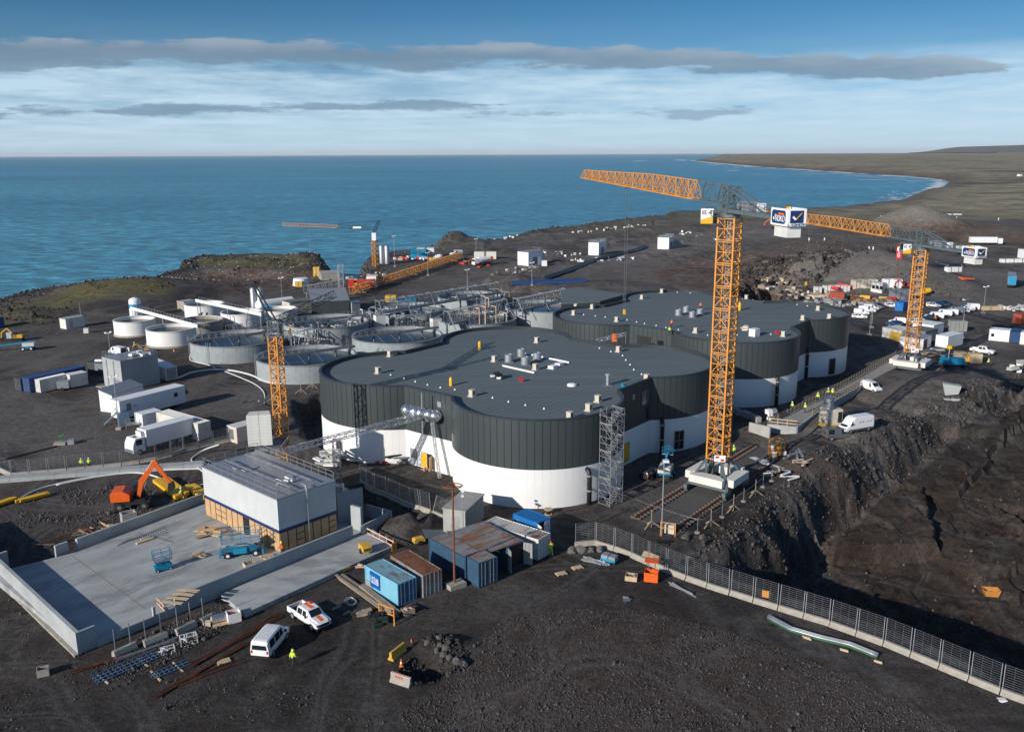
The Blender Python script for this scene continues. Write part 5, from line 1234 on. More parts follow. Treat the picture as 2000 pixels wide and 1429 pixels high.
MB().add([(y2.x,y2.y+.3,-.5),(y3.x,y3.y+.3,-.5),(y3.x-.1,y3.y+.62,-.5),(y2.x-.1,y2.y+.62,-.5),(y2.x,y2.y+.3,2.0),(y3.x,y3.y+.3,2.0),(y3.x-.1,y3.y+.62,2.0),(y2.x-.1,y2.y+.62,2.0)], [(0,3,2,1),(4,5,6,7),(0,1,5,4),(1,2,6,5),(2,3,7,6),(3,0,4,7)]).build('back_wall', 'concrete_new', slab)
y4 = sl(124, 1082); MB().cbox((y4.x, y4.y+.4, 1.1), (1.5,.3,1.8), math.atan2(dd.y, dd.x)).build('wall_stub', 'concrete_new', slab)
y5 = sl(5, 1105); MB().cbox((y5.x, y5.y+.4, 1.1), (1.6,.3,2.2), math.atan2(dd.y, dd.x)).build('wall_stub', 'concrete_new', slab)
j0, j1 = sl(140, 1085), sl(285, 1190); MB().add([(j0.x,j0.y,SZ+.004),(j0.x+.12,j0.y,SZ+.004),(j1.x+.12,j1.y,SZ+.004),(j1.x,j1.y,SZ+.004)], [(0,1,2,3)]).build('expansion_joint', 'timber_old', slab)
# lower second slab in front
lo = [at(432, 1160, .55), at(478, 1197, .55), at(768, 1066, .55), at(725, 1030, .55), at(660, 1052, .55)]
o_ = lo[0]; s2 = thing('concrete_ramp', 'lower narrow concrete slab between the tall front wall and the parked pickup', 'slab', (o_.x, o_.y, 0)); MB().prism([rel(p, o_) for p in lo], -.6, .55).build('slab_floor', 'concrete_slab', s2)
# plant building on the slab
F = at(548, 1078, SZ); Lc = at(402.6, 1004, SZ); ua = (Lc-F).normalized(); LL = (Lc-F).length; Rc = at(657, 1037, SZ); WW = 8.2
ub = Vector((ua.y, -ua.x, 0)); rzb = math.atan2(ub.y, ub.x)     # local x to the right-back, local y to the left-back
pb_ = thing('plant_building', 'windowless concrete plant building over plywood clad lower storey on the slab', 'building', (F.x, F.y, SZ), rzb)
ht = 6.45; z1, z2 = 2.35, 2.72
MB().box(0,0,z2,WW,LL,ht).build('concrete_wall', 'concrete_pale', pb_); MB().box(-.03,-.03,z1,WW+.03,LL+.03,z2-.003).build('blue_band', 'band_blue', pb_)
MB().box(.12,.12,0,WW-.12,LL-.12,z1-.003).build('wall_core', 'brown_band', pb_); MB().box(-.06,-.06,ht+.003,WW+.06,LL+.06,ht+.16).build('roof_deck', 'galv', pb_)
MAT['galv'];
n = 13
for i in range(n):
    y0 = i*LL/n; w = LL/n-.10
    if i in (5,): MB().box(-.02,y0+.05,0,.02,y0+w,z1-.25).build('doorway', 'black', pb_); continue
    if i in (10, 9): 
        for k in range(3): MB().box(-.02,y0+.05,k*z1/3+.04,.05,y0+w,(k+1)*z1/3-.06).build('plywood_panel', 'ply', pb_)
    else: MB().box(-.02,y0+.05,.02,.05+random.uniform(-.01,.02),y0+w,z1-.05).build('plywood_panel', 'ply', pb_)
for i in range(7):
    x0 = i*WW/7; w = WW/7-.10
    if i in (2, 6):
        for k in range(3): MB().box(x0+.05,-.02,k*z1/3+.04,x0+w,.05,(k+1)*z1/3-.06).build('plywood_panel', 'ply', pb_)
    else: MB().box(x0+.05,-.02,.02,x0+w,.05,z1-.05).build('plywood_panel', 'ply', pb_)
def railrun(par, pts, hgt=1.1, step=1.4, m='galv', base=0.0, t=.05, nm='handrail'):
    mb = MB(); pts = [Vector(p) for p in pts]
    for a, b_ in zip(pts[:-1], pts[1:]):
        k = max(1, int((b_-a).length/step))
        for i in range(k+1): p = a.lerp(b_, i/k); mb.bar(p, p+Vector((0,0,hgt)), t, caps=False)
        for z in (hgt*.5, hgt): mb.bar(a+Vector((0,0,z)), b_+Vector((0,0,z)), t, caps=False)
    return mb.build(nm, m, par)
zr = ht+.16
railrun(pb_, [(.1,.1,zr),(.1,LL-.1,zr)]); railrun(pb_, [(.1,LL-.1,zr),(WW-.1,LL-.1,zr),(WW-.1,.1,zr)]); 
for x in (2.4, 5.4):
    o = MB().bar((x,.6,zr+.55),(x,LL-1.5,zr+.55),.09).bar((x+.18,.6,zr+.55),(x+.18,LL-1.5,zr+.55),.07).build('roof_pipe', 'galv', pb_)
    m_ = MB()
    for k in range(6): yy = .8+k*(LL-3)/5; m_.bar((x-.15,yy,zr),(x-.15,yy,zr+.6),.06).bar((x+.35,yy,zr),(x+.35,yy,zr+.6),.06).bar((x-.15,yy,zr+.6),(x+.35,yy,zr+.6),.06)
    m_.build('pipe_stand', 'galv', o)
MB().tube([(4.0,-.14,.2),(4.0,-.14,ht+.1),(4.0,.1,ht+.7),(4.0,.8,ht+.7)], .08, 8).build('riser_pipe', 'galv', pb_)
MB().box(2.6,LL-6,zr,4.6,LL-5.0,zr+.12).box(2.2,LL-4.6,zr,3.4,LL-3.6,zr+.12).build('roof_board', 'galv', pb_)
mb = MB()
for k in range(9): mb.cbox((3.6+random.uniform(-1.1,1.3), 4.0+random.uniform(-.8,.8), zr+random.uniform(.1,.45)), (random.uniform(.3,.9),random.uniform(.2,.6),random.uniform(.1,.4)), random.uniform(0,3), random.uniform(-.5,.5))
tag(mb.build('wrapped_material', 'tarp_white', None, pb_.location, rzb), 'heap of white wrapped fittings lying on the plant building roof', 'material heap')
# side walls beside the plant building
A = at(662, 1045, .3)
def wallpx(name, label, a, b_, t, h0, h1, m='concrete_blue', z=0.0, cat='wall'):
    A, B = at(*a, z), at(*b_, z); r_ = MB().add([(0,0,-.6),((B-A).length,0,-.6),((B-A).length,t,-.6),(0,t,-.6),(0,0,h0),((B-A).length,0,h1),((B-A).length,t,h1),(0,t,h0)], [(0,3,2,1),(4,5,6,7),(0,1,5,4),(1,2,6,5),(2,3,7,6),(3,0,4,7)]).build(name, m, None, A, ang(A, B)); return tag(r_, label, cat)
wallpx('concrete_wall', 'tall shaded concrete wall running back beside the plant building', (661, 1030), (711, 1018), .3, 4.6, 4.6, z=0.2)
wallpx('concrete_wall', 'bright end of a concrete wall right of the plant building', (687, 1042), (706, 1048), .35, 3.8, 3.8, 'concrete_new')
wallpx('concrete_wall', 'low concrete wall closing the basin right of the plant building', (708, 1052), (766, 1022), .25, 1.7, 1.7)
wallpx('concrete_wall', 'rear wall of the low basin right of the plant building', (715, 1010), (764, 1024), .25, 1.8, 1.8)
# scissor lifts
def scissor(label, a, rz, L_, W_, hp, z, deckm='galv', tall=False):
    p = at(*a, z); r_ = thing('scissor_lift', label, 'scissor lift', p, R(rz), 'blue scissor lifts on the slab'); wr = .18 if tall else .38
    MB().box(-L_/2,-W_/2+(0 if tall else .3),wr*.8,L_/2,W_/2-(0 if tall else .3),wr*.8+(.45 if tall else .38)).build('chassis', 'lift_blue' if tall else 'lift_dark', r_)
    for x in (-L_*.36, L_*.36):
        for y in (-W_/2+.02, W_/2-.02):
            w_ = MB().cyl((x,y-.12,wr),(x,y+.12,wr),wr,16).build('wheel', 'rubber', r_); MB().cyl((x,y-.13,wr),(x,y+.13,wr),wr*.5,12).build('rim', 'white_paint', w_)
    m_ = MB(); n_ = 5 if tall else 2; zz = wr*.8+.45; dz = (hp-zz)/n_
    for k in range(n_):
        for y in (-W_*.32, W_*.32): m_.bar((-L_*.38,y,zz+k*dz),(L_*.38,y,zz+(k+1)*dz),.07).bar((L_*.38,y,zz+k*dz),(-L_*.38,y,zz+(k+1)*dz),.07)
    m_.build('scissor_arms', 'lift_blue', r_)
    MB().box(-L_/2,-W_/2,hp,L_/2,W_/2,hp+.12).build('platform', deckm, r_)
    railrun(r_, [(-L_/2,-W_/2,hp+.1),(L_/2,-W_/2,hp+.1),(L_/2,W_/2,hp+.1),(-L_/2,W_/2,hp+.1),(-L_/2,-W_/2,hp+.1)], 1.1, .9, 'lift_blue', t=.055, nm='platform_rail')
    if not tall:
        for x in (-L_*.55, L_*.55): MB().box(x-.12,-W_*.55,.2,x+.12,W_*.55,.6).build('outrigger', 'lift_blue', r_)
        MB().box(-.9,-W_/2-.06,.5,.6,-W_/2+.4,1.15).build('engine_cover', 'lift_blue', r_); MB().box(.9,-W_/2-.02,.7,1.7,-W_/2+.3,1.2).build('battery_box', 'lift_dark', r_)
    return r_
scissor('small blue scissor lift standing alone in the middle of the slab', (319, 1112), 35, 1.9, .85, 1.15, SZ, tall=True)
scissor('large blue rough terrain scissor lift parked beside the plywood wall', (473, 1081), 15, 4.3, 2.0, 1.75, SZ)
# things lying on the slab
def heap(name, label, cat, a, n, size, m, spread, z=None, group=None, rz=0):
    p = at(*a, z) if z is not None else on(*a); r_ = thing(name, label, cat, p, R(rz), group)
    for k in range(n):
        s = [x*random.uniform(.6, 1.2) for x in size]
        MB().cbox((0,0,0), s).build('board', m if isinstance(m, str) else random.choice(m), r_, (random.uniform(-1,1)*spread[0], random.uniform(-1,1)*spread[1], s[2]/2+k*size[2]*.5)).rotation_euler = (random.uniform(-.12,.12), random.uniform(-.12,.12), random.uniform(-.7,.7))
    return r_
heap('board_stack', 'small stack of flat boards on the bare slab left of the large lift', 'boards', (389, 1085), 5, (1.5,.8,.09), 'timber', (.1,.1), SZ)
heap('offcut_heap', 'heap of timber and cardboard offcuts by the left plywood wall', 'offcuts', (420, 1044), 9, (1.7,1.0,.12), ['ply', 'timber', 'timber_old'], (1.9,.8), SZ)
crate('open_crate', 'low timber crate of offcuts left of the large scissor lift', 'crate', (411, 1040), (1.3,1.0,.8), 20, 'timber', ('timber_old', 7), SZ)
heap('pallet_heap', 'untidy stack of wooden pallets at the corner of the plywood clad building', 'pallet stack', (529, 1091), 7, (1.3,1.0,.14), ['timber', 'ply'], (.4,.2), SZ)
crate('open_crate', 'small open wooden box on the slab below the large scissor lift', 'crate', (487, 1106), (1.2,1.0,.55), 35, 'timber', ('galv', 4), SZ)
pr = thing('plank_row', 'row of pale planks laid across the front wall of the slab', 'planks', at(312, 1176, SZ+1.4), 0); u_ = at(348, 1150, SZ+1.4)-at(312, 1176, SZ+1.4); w_ = at(350, 1180, SZ+1.4)-at(312, 1176, SZ+1.4)
for k in range(8):
    c_ = u_*((k//2+.28*(k % 2))/3.3); MB().box(0, 0, 0, 2.4, .2, .05).build('plank', 'timber', pr, (c_.x, c_.y, .02), ang((0,0), w_)+R(random.uniform(-2,2)))
for k, (a, b_) in enumerate((((240, 1070), (325, 1028)), ((232, 1076), (318, 1052)), ((262, 1080), (330, 1060)))): pass
mb = MB()
for k in range(9): o1 = sl(228+k*5, 1066-k*3); o2 = sl(322+k*2, 1028+k*4); mb.bar((o1.x,o1.y,SZ+.06),(o2.x,o2.y,SZ+.06),.05)
rb = thing('steel_bar_bundle', 'thin dark steel bars laid out along the back wall of the slab', 'steel bars', sB*1.0, sR); rb.location.z = 0; mb.build('bar', 'galv_dark', rb)['kind'] = 'stuff'
for k in range(11): o1 = sl(276+k*4.6, 1058-k*1.6); MB().bar((o1.x,o1.y,SZ),(o1.x,o1.y+.1,SZ+.5),.06).build('bracket', 'white_paint', rb)
o1 = sl(280, 1056); MB().box(o1.x-1.0,o1.y-.5,SZ+.003,o1.x+1.2,o1.y-.1,SZ+.2).build('board', 'timber', rb)
plank_pile('ladder_frame', 'steel ladder like reinforcement cage lying along the slab front wall', 'reinforcement cage', (574, 1098), (636, 1075), 2, .08, .06, 'galv_dark', .1, part='bar').location.z = .58
crate('formwork_box', 'brown formwork box on the slab edge by the wall gap', 'formwork', (276, 1209), (1.9,1.2,.5), 40, 'timber', ('rust', 5))
wf = thing('guard_barrier', 'pale wooden guard frame leaning in the slab wall gap', 'guard frame', on(318, 1200), R(-50))
for k in range(4): MB().box(-1.3+k*.8,-.05,0,-1.2+k*.8,.05,1.5).build('upright', 'ply_pink', wf)
for z in (.3, .8, 1.3): MB().box(-1.3,-.08,z,1.3,-.05,z+.14).build('rail_board', 'ply_pink', wf)
MB().box(-1.0,-.9,.3,1.3,-.3,.36).build('loose_board', 'timber', wf)
# yellow compressor, orange-white guard
def compressor(label, a, rz, s=1.0, z=None, m='yellow_dirty'):
    p = at(*a, z) if z is not None else on(*a); r_ = thing('compressor', label, 'compressor', p, R(rz), 'yellow compressors')
    MB().extrude_y([(-1.0*s,.35),(1.0*s,.35),(1.0*s,1.0*s),(.8*s,1.25*s),(-.75*s,1.25*s),(-1.0*s,1.05*s)], -.6*s, .6*s).build('canopy', m, r_)
    for k in range(5): MB().box(1.0*s,-.45*s+k*.2*s,.55*s,1.02*s,-.35*s+k*.2*s,.95*s).build('louvre', 'black', r_)
    for y in (-.62*s,.62*s): w_ = MB().cyl((0,y-.1,.3),(0,y+.1,.3),.3,14).build('wheel', 'rubber', r_)
    MB().bar((-1.0*s,0,.4),(-2.0*s,0,.3),.08).build('drawbar', 'black', r_); return r_
compressor('yellow compressor on wheels on the lower slab', (713, 1078), -60, .85, .55)
compressor('yellow topped machine beside the rust topped container', (818, 1062), 30, .7)
gf = thing('guard_barrier', 'pale timber guard rail above the dig right of the plant building', 'guard rail', on(716, 1048), ang(on(716, 1048), on(770, 1076)))
Lg = (on(770, 1076)-on(716, 1048)).length
for z in (.5, 1.1): MB().box(0,-.03,z,Lg,.03,z+.16).build('rail_board', 'ply_pink', gf)
for k in range(5): MB().box(k*Lg/4.2,.03,0,k*Lg/4.2+.1,.12,1.4).build('upright', 'ply_pink', gf)
MB().box(Lg+.2,-.5,.2,Lg+.26,.25,1.2).build('orange_board', 'crane_orange', gf)
# people on the near left
person(573, 1302, 55, 'person in lime jacket and helmet walking past the white van', 'walk', 'hi_vis', 'hi_vis')
person(160, 917, 80, 'left one of two people in lime jackets at the low white wall', 'stand')
person(175, 916, 100, 'right one of two people in lime jackets at the low white wall', 'stand')
person(553, 1086, 140, 'person in orange jacket bending at the plywood corner of the plant building', 'work', 'hi_orange', 'hi_vis', z=SZ)
person(1076, 1084, 100, 'person in red helmet and lime suit beside the white container', 'walk', 'hi_vis', 'red', 'hi_vis')
person(358, 975, 200, 'person in lime vest beside the yellow trench shields', 'work')
# vehicles in the foreground
van = vehicle('parked_van', 'white van with ribbed roof seen from behind, parked by the rusty bars', 'van', VAN, [(1,.10),(2,.06),(3,.06),(4,.03),(5,.05)][1:4], 6, True, (.95, 3.95), paint='white_car', extra=both(ribs, mirror(3.5, 1.25)))
place(van, (508, 1290), (546, 1243))
MB().box(-.03,-.28,.62,.0,.28,.76).build('number_plate', 'sign_white', van)
pk = vehicle('pickup_truck', 'white pickup with orange stripe on roof and bonnet in front of the lower slab', 'pickup truck', CAB, [(1,.06),(2,.10)], 3, False, (.95, 4.35), wr=.39, paint='white_car', extra=both(pickup_extra, stripes, mirror(3.6, 1.3)))
place(pk, (577, 1196), (628, 1229))
# excavator
ex = thing('wheeled_excavator', 'orange wheeled excavator lowering its bucket beside yellow trench shields', 'excavator', on(262, 990), R(12))
MB().box(-2.2,-1.1,.75,2.2,1.1,1.15).build('undercarriage', 'black', ex)
for x in (-1.6, 1.5):
    for y in (-1.05, 1.05): w_ = MB().cyl((x,y-.25,.55),(x,y+.25,.55),.55,18).build('wheel', 'rubber', ex); MB().cyl((x,y-.26,.55),(x,y+.26,.55),.27,12).build('rim', 'galv_dark', w_)
MB().extrude_y([(-2.6,1.3),(-.2,1.3),(-.2,2.2),(-1.0,2.75),(-2.4,2.75),(-2.6,2.4)], -1.2, 1.2).build('engine_house', 'exc_orange', ex)
MB().box(-2.3,-.9,1.15,1.6,1.1,1.35).build('turntable', 'black', ex)
cb_ = MB().extrude_y([(.0,1.35),(1.5,1.35),(1.6,2.0),(1.2,3.15),(.1,3.15)], .15, 1.15).build('cab', 'dark_car', ex); MB().box(.25,1.15,2.0,1.25,1.17,3.0).box(.25,.13,2.0,1.25,.15,3.0).build('cab_glass', 'glass', cb_)
MB().extrude_y([(.6,1.7),(1.0,1.5),(1.5,3.2),(3.4,6.0),(3.0,6.2),(1.0,3.9)], -.45, -.05).build('boom', 'exc_orange', ex)
MB().extrude_y([(2.85,6.4),(3.35,6.6),(3.6,6.0),(5.2,3.1),(4.9,3.0),(3.1,5.6)], -.42, -.08).build('dipper_arm', 'exc_orange', ex)
MB().cyl((1.3,-.25,2.3),(2.4,-.25,4.4),.1).cyl((2.1,-.25,5.1),(3.0,-.25,6.5),.09).build('hydraulic_ram', 'galv', ex)
MB().extrude_y([(4.7,3.2),(5.3,3.3),(5.5,2.5),(5.0,1.9),(4.5,2.2)], -.6, .1).build('bucket', 'rubber', ex)
def shields(label, a, b_, n, w=.35, h=.35, m='yellow', z=.1, grp='yellow trench shield panels'):
    A, B = on(*a), on(*b_); r_ = thing('trench_shield', label, 'trench shield', A, ang(A, B), grp); L_ = (B-A).length
    for k in range(n): MB().box(0,k*(w+.03),z,L_,k*(w+.03)+w,z+h).build('panel', m, r_, (random.uniform(-.3,.3), 0, random.uniform(0,.12)))
    return r_
shields('yellow trench shields directly beneath the excavator bucket', (299, 944), (343, 978), 4, .5, .5)
shields('tilted yellow trench shields against the plant building corner', (355, 955), (398, 978), 3, .6, .3)
shields('yellow bars ending at the white hose left of the excavator', (38, 985), (96, 970), 3)
shields('yellow bars cut off by the left picture edge', (-30, 1000), (34, 978), 3)
cc = thing('concrete_chamber', 'open grey concrete chamber between the excavator and the slab wall', 'concrete chamber', on(252, 1018), R(35))
for b_ in ((-.9,-.7,0,-.75,.7,1.3),(.75,-.7,0,.9,.7,1.3),(-.75,-.7,0,.75,-.55,1.3),(-.75,.55,0,.75,.7,1.3)): MB().box(*b_).build('chamber_wall', 'concrete', cc)
heap('timber_debris', 'broken timber formwork left of the slab back wall', 'timber debris', (158, 1040), 12, (2.2,.16,.1), ['timber_old', 'timber', 'rust'], (1.8,.9))
heap('timber_debris', 'timber props standing and lying near the concrete chamber', 'timber debris', (214, 1030), 9, (2.0,.14,.12), ['timber', 'timber_old'], (1.4,.4))
heap('rebar_offcuts', 'greenish and rusty reinforcement offcuts beside the slab back wall', 'steel bars', (108, 1062), 12, (3.0,.08,.06), ['galv_dark', 'rebar'], (1.5,.6), rz=25)
# low white wall / duct and hoses on the far side of the machine yard
a, b_ = on(-20, 940), on(400, 908); lw = thing('concrete_duct', 'long low pale concrete duct running behind the excavator', 'duct', a, ang(a, b_)); Lw = (b_-a).length
for k in range(10): MB().box(k*Lw/10+.02,-1.1,-.2,(k+1)*Lw/10-.02,.55,.62).build('duct_element', 'concrete_new', lw)
def hose(label, pts, r, m='hose', lift=.1, cat='hose', name='hose', grp=None):
    w = [on(p[0], p[1]) + Vector((0, 0, lift+(p[2] if len(p) > 2 else 0))) for p in pts]; q = []
    for i in range(len(w)-1):
        p0, p1, p2, p3 = w[max(i-1, 0)], w[i], w[i+1], w[min(i+2, len(w)-1)]
        for k in range(6):
            t = k/6; q.append(0.5*((2*p1)+(p2-p0)*t+(2*p0-5*p1+4*p2-p3)*t*t+(3*p1-p0-3*p2+p3)*t**3))
    q.append(w[-1]); return tag(MB().tube(q, r, 7).build(name, m, smooth=True), label, cat, grp)
hose('pale hose sweeping from the yellow bars past the excavator to the plant building', [(35, 977), (80, 955), (160, 936), (262, 922), (330, 918), (398, 916)], .14)
hose('second pale hose close behind the first, crossing behind the excavator boom', [(110, 948), (190, 932), (260, 924), (300, 930), (340, 947), (360, 954), (400, 946)], .13)
hose('pale hose looping up to the left end of the plant building roof rail', [(400, 925), (378, 905), (376, 895), (400, 885, .5), (430, 893, 2)], .12)
fence('mesh fence on concrete blocks running behind the two people at the left', [(22, 930), (130, 921), (250, 908), (320, 896), (365, 880), (420, 868), (470, 858), (505, 852)], 15, 1.9)
fence('short mesh fence leaving the picture at the left edge', [(-60, 890), (22, 930)], 3, 1.9)
# front of the slab: barrier blocks, cages, bars
def blockrow(label, a, b_, h=.65, post=2):
    A, B = on(*a), on(*b_); r_ = thing('barrier_block', label, 'concrete block', A, ang(A, B), 'concrete fence blocks in front of the slab'); L_ = (B-A).length
    prof = [(-.35,0),(-.35,.25),(-.2,h),(.2,h),(.35,.25),(.35,0)]; k = 6; m = MB(); vs = [(0, y, z) for y, z in prof]+[(L_, y, z) for y, z in prof]
    m.add(vs, [(j, j+k, (j+1) % k+k, (j+1) % k) for j in range(k)]+[tuple(range(k)), tuple(range(2*k-1, k-1, -1))]).build('block', 'concrete_old', r_)
    for x in (.25, L_-.5)[:post]: MB().bar((x,.0,h-.1),(x,.0,h+2.2),.07).build('post', 'galv', r_)
blockrow('leftmost concrete fence block in front of the slab, bare posts on it', (222, 1284), (266, 1264)); blockrow('second concrete fence block, below the formwork box', (281, 1262), (326, 1244))
blockrow('third concrete fence block, between the guard frame and the wire cages', (344, 1240), (382, 1222)); blockrow('half hidden concrete fence block under the silver wrapped bundle', (394, 1219), (416, 1208), post=1)
def cage(label, a, size, rz=30):
    r_ = thing('wire_cage', label, 'wire cage', on(*a), R(rz), 'white wire spacer cages'); x, y, z = size; mb = MB()
    for k in range(14):
        p = Vector((random.uniform(-x,x)/2, random.uniform(-y,y)/2, random.uniform(0,z))); q_ = p+Vector((random.uniform(-.5,.5), random.uniform(-.5,.5), random.uniform(-.3,.5))); q_.z = max(.02, q_.z); mb.bar(p, q_, .05)
    for zz in (0, z):
        for s in (-1, 1): mb.bar((-x/2,s*y/2,zz),(x/2,s*y/2,zz),.05).bar((s*x/2,-y/2,zz),(s*x/2,y/2,zz),.05)
    for sx in (-1, 1):
        for sy in (-1, 1): mb.bar((sx*x/2,sy*y/2,0),(sx*x/2,sy*y/2,z),.05)
    mb.build('wire_frame', 'white_paint', r_)
cage('larger white wire cage in front of the third fence block', (369, 1256), (1.5,.7,.9)); cage('smaller white wire cage left of the larger one', (328, 1273), (1.2,.6,.5))
def bars(label, a, b_, n, m, w=.05, spread=.35, cat='steel bars', name='steel_bars', grp=None, lift=.05, fan=1.0):
    A, B = on(*a), on(*b_); r_ = thing(name, label, cat, A, ang(A, B), grp); L_ = (B-A).length
    for k in range(n):
        y0, y1 = random.uniform(-1,1)*spread, random.uniform(-1,1)*spread*fan
        MB().bar((random.uniform(-.5,.5), y0, lift+random.uniform(0,.18)), (L_+random.uniform(-.8,.5), y1, lift+random.uniform(0,.18)), w).build('bar', m, r_)
    return r_
bars('rusty reinforcement bars from the blue ladders up towards the pickup', (372, 1302), (545, 1204), 16, 'rebar', .045, .34, fan=1.4)
bars('long rusty bars lying below the white van, ends near the picture bottom', (306, 1362), (480, 1258), 18, 'rebar', .045, .3, fan=1.0)
bars('rusty bars crossing over the longest ones left of the white van', (345, 1340), (470, 1292), 9, 'rebar', .045, .4)
bars('short rusty bars at the corner of the slab', (150, 1312), (250, 1280), 9, 'rebar', .06, .4)
bars('thin pale rails beside the blue ladders in front of the slab', (215, 1296), (345, 1248), 4, 'galv', .07, .3, name='steel_rail')
def ladder_tray(label, a, b_, n, w=.45):
    A, B = on(*a), on(*b_); r_ = thing('cable_ladder', label, 'cable ladder', A, ang(A, B), 'blue cable ladders'); L_ = (B-A).length
    for k in range(n):
        mb = MB(); y = k*(w+.06)
        for yy in (0, w): mb.box(0, y+yy-.03, .08, L_, y+yy+.03, .22)
        for i in range(int(L_/.45)): mb.box(.2+i*.45, y+.03, .10, .26+i*.45, y+w-.03, .15)
        mb.build('ladder_tray', 'steel_blue', r_)
    for x in (L_*.12, L_*.72): MB().box(x-.08, -.6, 0, x+.08, 1.6, .1).build('bearer', 'timber', r_)
mat('steel_blue', (0.13, 0.20, 0.29), 0.5, 0.3, 0.15)
ladder_tray('long blue steel cable ladders lying on bearers before the slab corner', (190, 1337), (318, 1282), 3); ladder_tray('shorter blue cable ladders beside the rusty bars', (300, 1328), (372, 1298), 2)
ibc = crate('intermediate_tank', 'white tank with red content beside the end of the lower slab', 'tank', (457, 1212), (1.3,1.1,1.05), 30, 'tarp_white', ('red', 6))
sw = thing('wrapped_roll', 'silver wrapped roll on a pallet beside the white tank', 'roll', on(432, 1215), R(30)); MB().cyl((-.9,0,.6),(.7,0,.55),.42,16).build('roll', 'alu', sw); MB().cyl((-.95,0,.6),(-.9,0,.6),.3,14).build('core', 'timber', sw); pallet_mb(1.6,1.1).build('pallet_deck', 'timber', sw, (-.9,-.9,0))
crate('box', 'small cream sack beside the third fence block', 'sack', (407, 1222), (.5,.45,.5), 10, 'vent_beige', ('vent_beige', 1), open_=False)
pallet('light pallet at the end of the rusty bars left of the van', (426, 1300), 30)
cb3 = crate('concrete_block_form', 'small hollow concrete block left of the slab corner', 'concrete block', (85, 1318), (1.0,.8,.75), 25, 'concrete_old', ('black', 1))
# ---------------------------------------------------------------- containers and kiosk in the centre foreground
ist = container('sky blue container with the square company sign on its long side', (714, 1148), (783, 1190), m='cont_istak', mr='cont_istak_roof', md='cont_istak_door')
sg = MB().box(-.9,-.015,0,.9,.015,1.75).build('company_sign', 'sign_blue', ist, (1.95, -.05, .62))
text(MB(), 'ÍSTAK', .52, 1.65, sw=.13).build('lettering', 'sign_white', sg, (0, -.035, .98)); MB().box(-.68,-.03,.52,.68,-.018,.60).build('underline', 'sign_white', sg)
MB().box(.25,-.04,.02,1.3,.0,1.0).build('repair_plate', 'cont_grey', ist)
container('brown rusted container between the sky blue one and the rust streaked pair', (764, 1128), (833, 1171), m='cont_rustgrey', mr='cont_rust', md='cont_rustgrey', L_=6.4)
container('blue container under the shared rusty roof, nearest of the joined group', (838, 1095), (908, 1134), m='cont_blue', mr='cont_rustgrey', md='cont_blue', L_=7.0, Hc=2.8)
A = on(908, 1134); Bq = on(934, 1149)
container('short blue container jutting out at the front corner of the joined group', (909, 1134), (934, 1149), m='cont_blue', mr='cont_rustgrey', md='cont_blue', L_=2.5, W_=2.6, Hc=2.9, open_=0)
rzc = ang(on(838, 1095), on(934, 1149)); dv = Vector((-math.sin(rzc), math.cos(rzc), 0)); du = Vector((math.cos(rzc), math.sin(rzc), 0))
container('blue container with open doors at the back of the joined group', on(838, 1095)+dv*5.2+du*.4, rzc, m='cont_blue', mr='cont_rustgrey', md='cont_grey', open_=2, L_=7.6, W_=2.6, Hc=2.9)
rf = MB(); corr_roof(rf, 0, 7.4, 0, 5.1, 0, .3, .05); o = rf.build('corrugated_roof', 'cont_rustgrey', None, on(838, 1095)+dv*2.3+du*.5+Vector((0,0,3.05)), rzc); tag(o, 'rust streaked corrugated sheet roof bridging the joined blue containers', 'sheet roof')
o = MB().box(0,0,0,2.6,1.8,.04).build('roof_sheet', 'galv_dark', None, on(832, 1070)+Vector((0,0,1.3)), R(20)); o.rotation_euler = (R(12), R(10), R(20)); tag(o, 'loose grey sheet propped at the left end of the joined containers', 'metal sheet')
wh_ = container('white container with rust on its corrugated roof', (944, 1060), (1035, 1089), m='cont_white', mr='cont_whiteroof', md='cont_white', L_=8.3)
container('bright blue roofed container with one white door swung open', on(1002, 1042), ang(on(1002, 1042), on(1049, 1062)), m='cont_brightblue', mr='cont_brightblue', md='white_paint', L_=4.2, open_=1)
hut('kiosk', 'concrete kiosk with flat roof beside the white fronted tank hall', 'kiosk', (866, 1037), (898, 1045), 6.0, 3.0, 'concrete', 'concrete', door=('f', 1.15, .1, 1.0, 2.1, 'steel_door', 'galv'), L_=3.0)
po = thing('rust_pole', 'tall rust red pole on a concrete foot beside the joined blue containers', 'pole', on(888, 1146)); MB().cyl((0,0,.5),(0,0,11.6),.13,10,.10).build('pole_shaft', 'pole_rust', po); MB().cbox((.1,0,.28),(2.0,1.3,.55),R(35)).build('concrete_foot', 'concrete_old', po)
MB().tube([(1.05*math.cos(a*.5236), .75*math.sin(a*.5236), 11.7) for a in range(13)], .06, 6).bar((-1,0,11.65),(1,0,11.65),.06).bar((0,-.7,11.65),(0,.7,11.65),.06).build('ring', 'pole_rust', po)
MB().cyl((-.1,.2,7.0),(-.1,.45,7.0),.16,10).build('lamp', 'galv', po)
lm = thing('camera_mast', 'slim white mast with cameras at the kiosk roof corner', 'mast', on(905, 1052)); MB().cyl((0,0,0),(0,0,5.9),.05,8).build('mast_pole', 'galv', lm); MB().box(-.15,-.3,5.6,.15,.3,5.8).cbox((0,.3,6.1),(.3,.2,.2)).build('camera', 'white_paint', lm)
lp_ = thing('lamp_post', 'thin grey lamp post in front of the orange crane rails', 'lamp post', on(1292, 1046)); MB().cyl((0,0,0),(0,0,9.6),.10,10,.07).build('post', 'galv', lp_); MB().box(-.15,-.3,9.6,.55,.3,9.85).build('floodlight', 'white_paint', lp_)
og = thing('tube_gate', 'orange tube frame at the foot of the grey lamp post', 'guard frame', on(1304, 1048), R(-20)); 
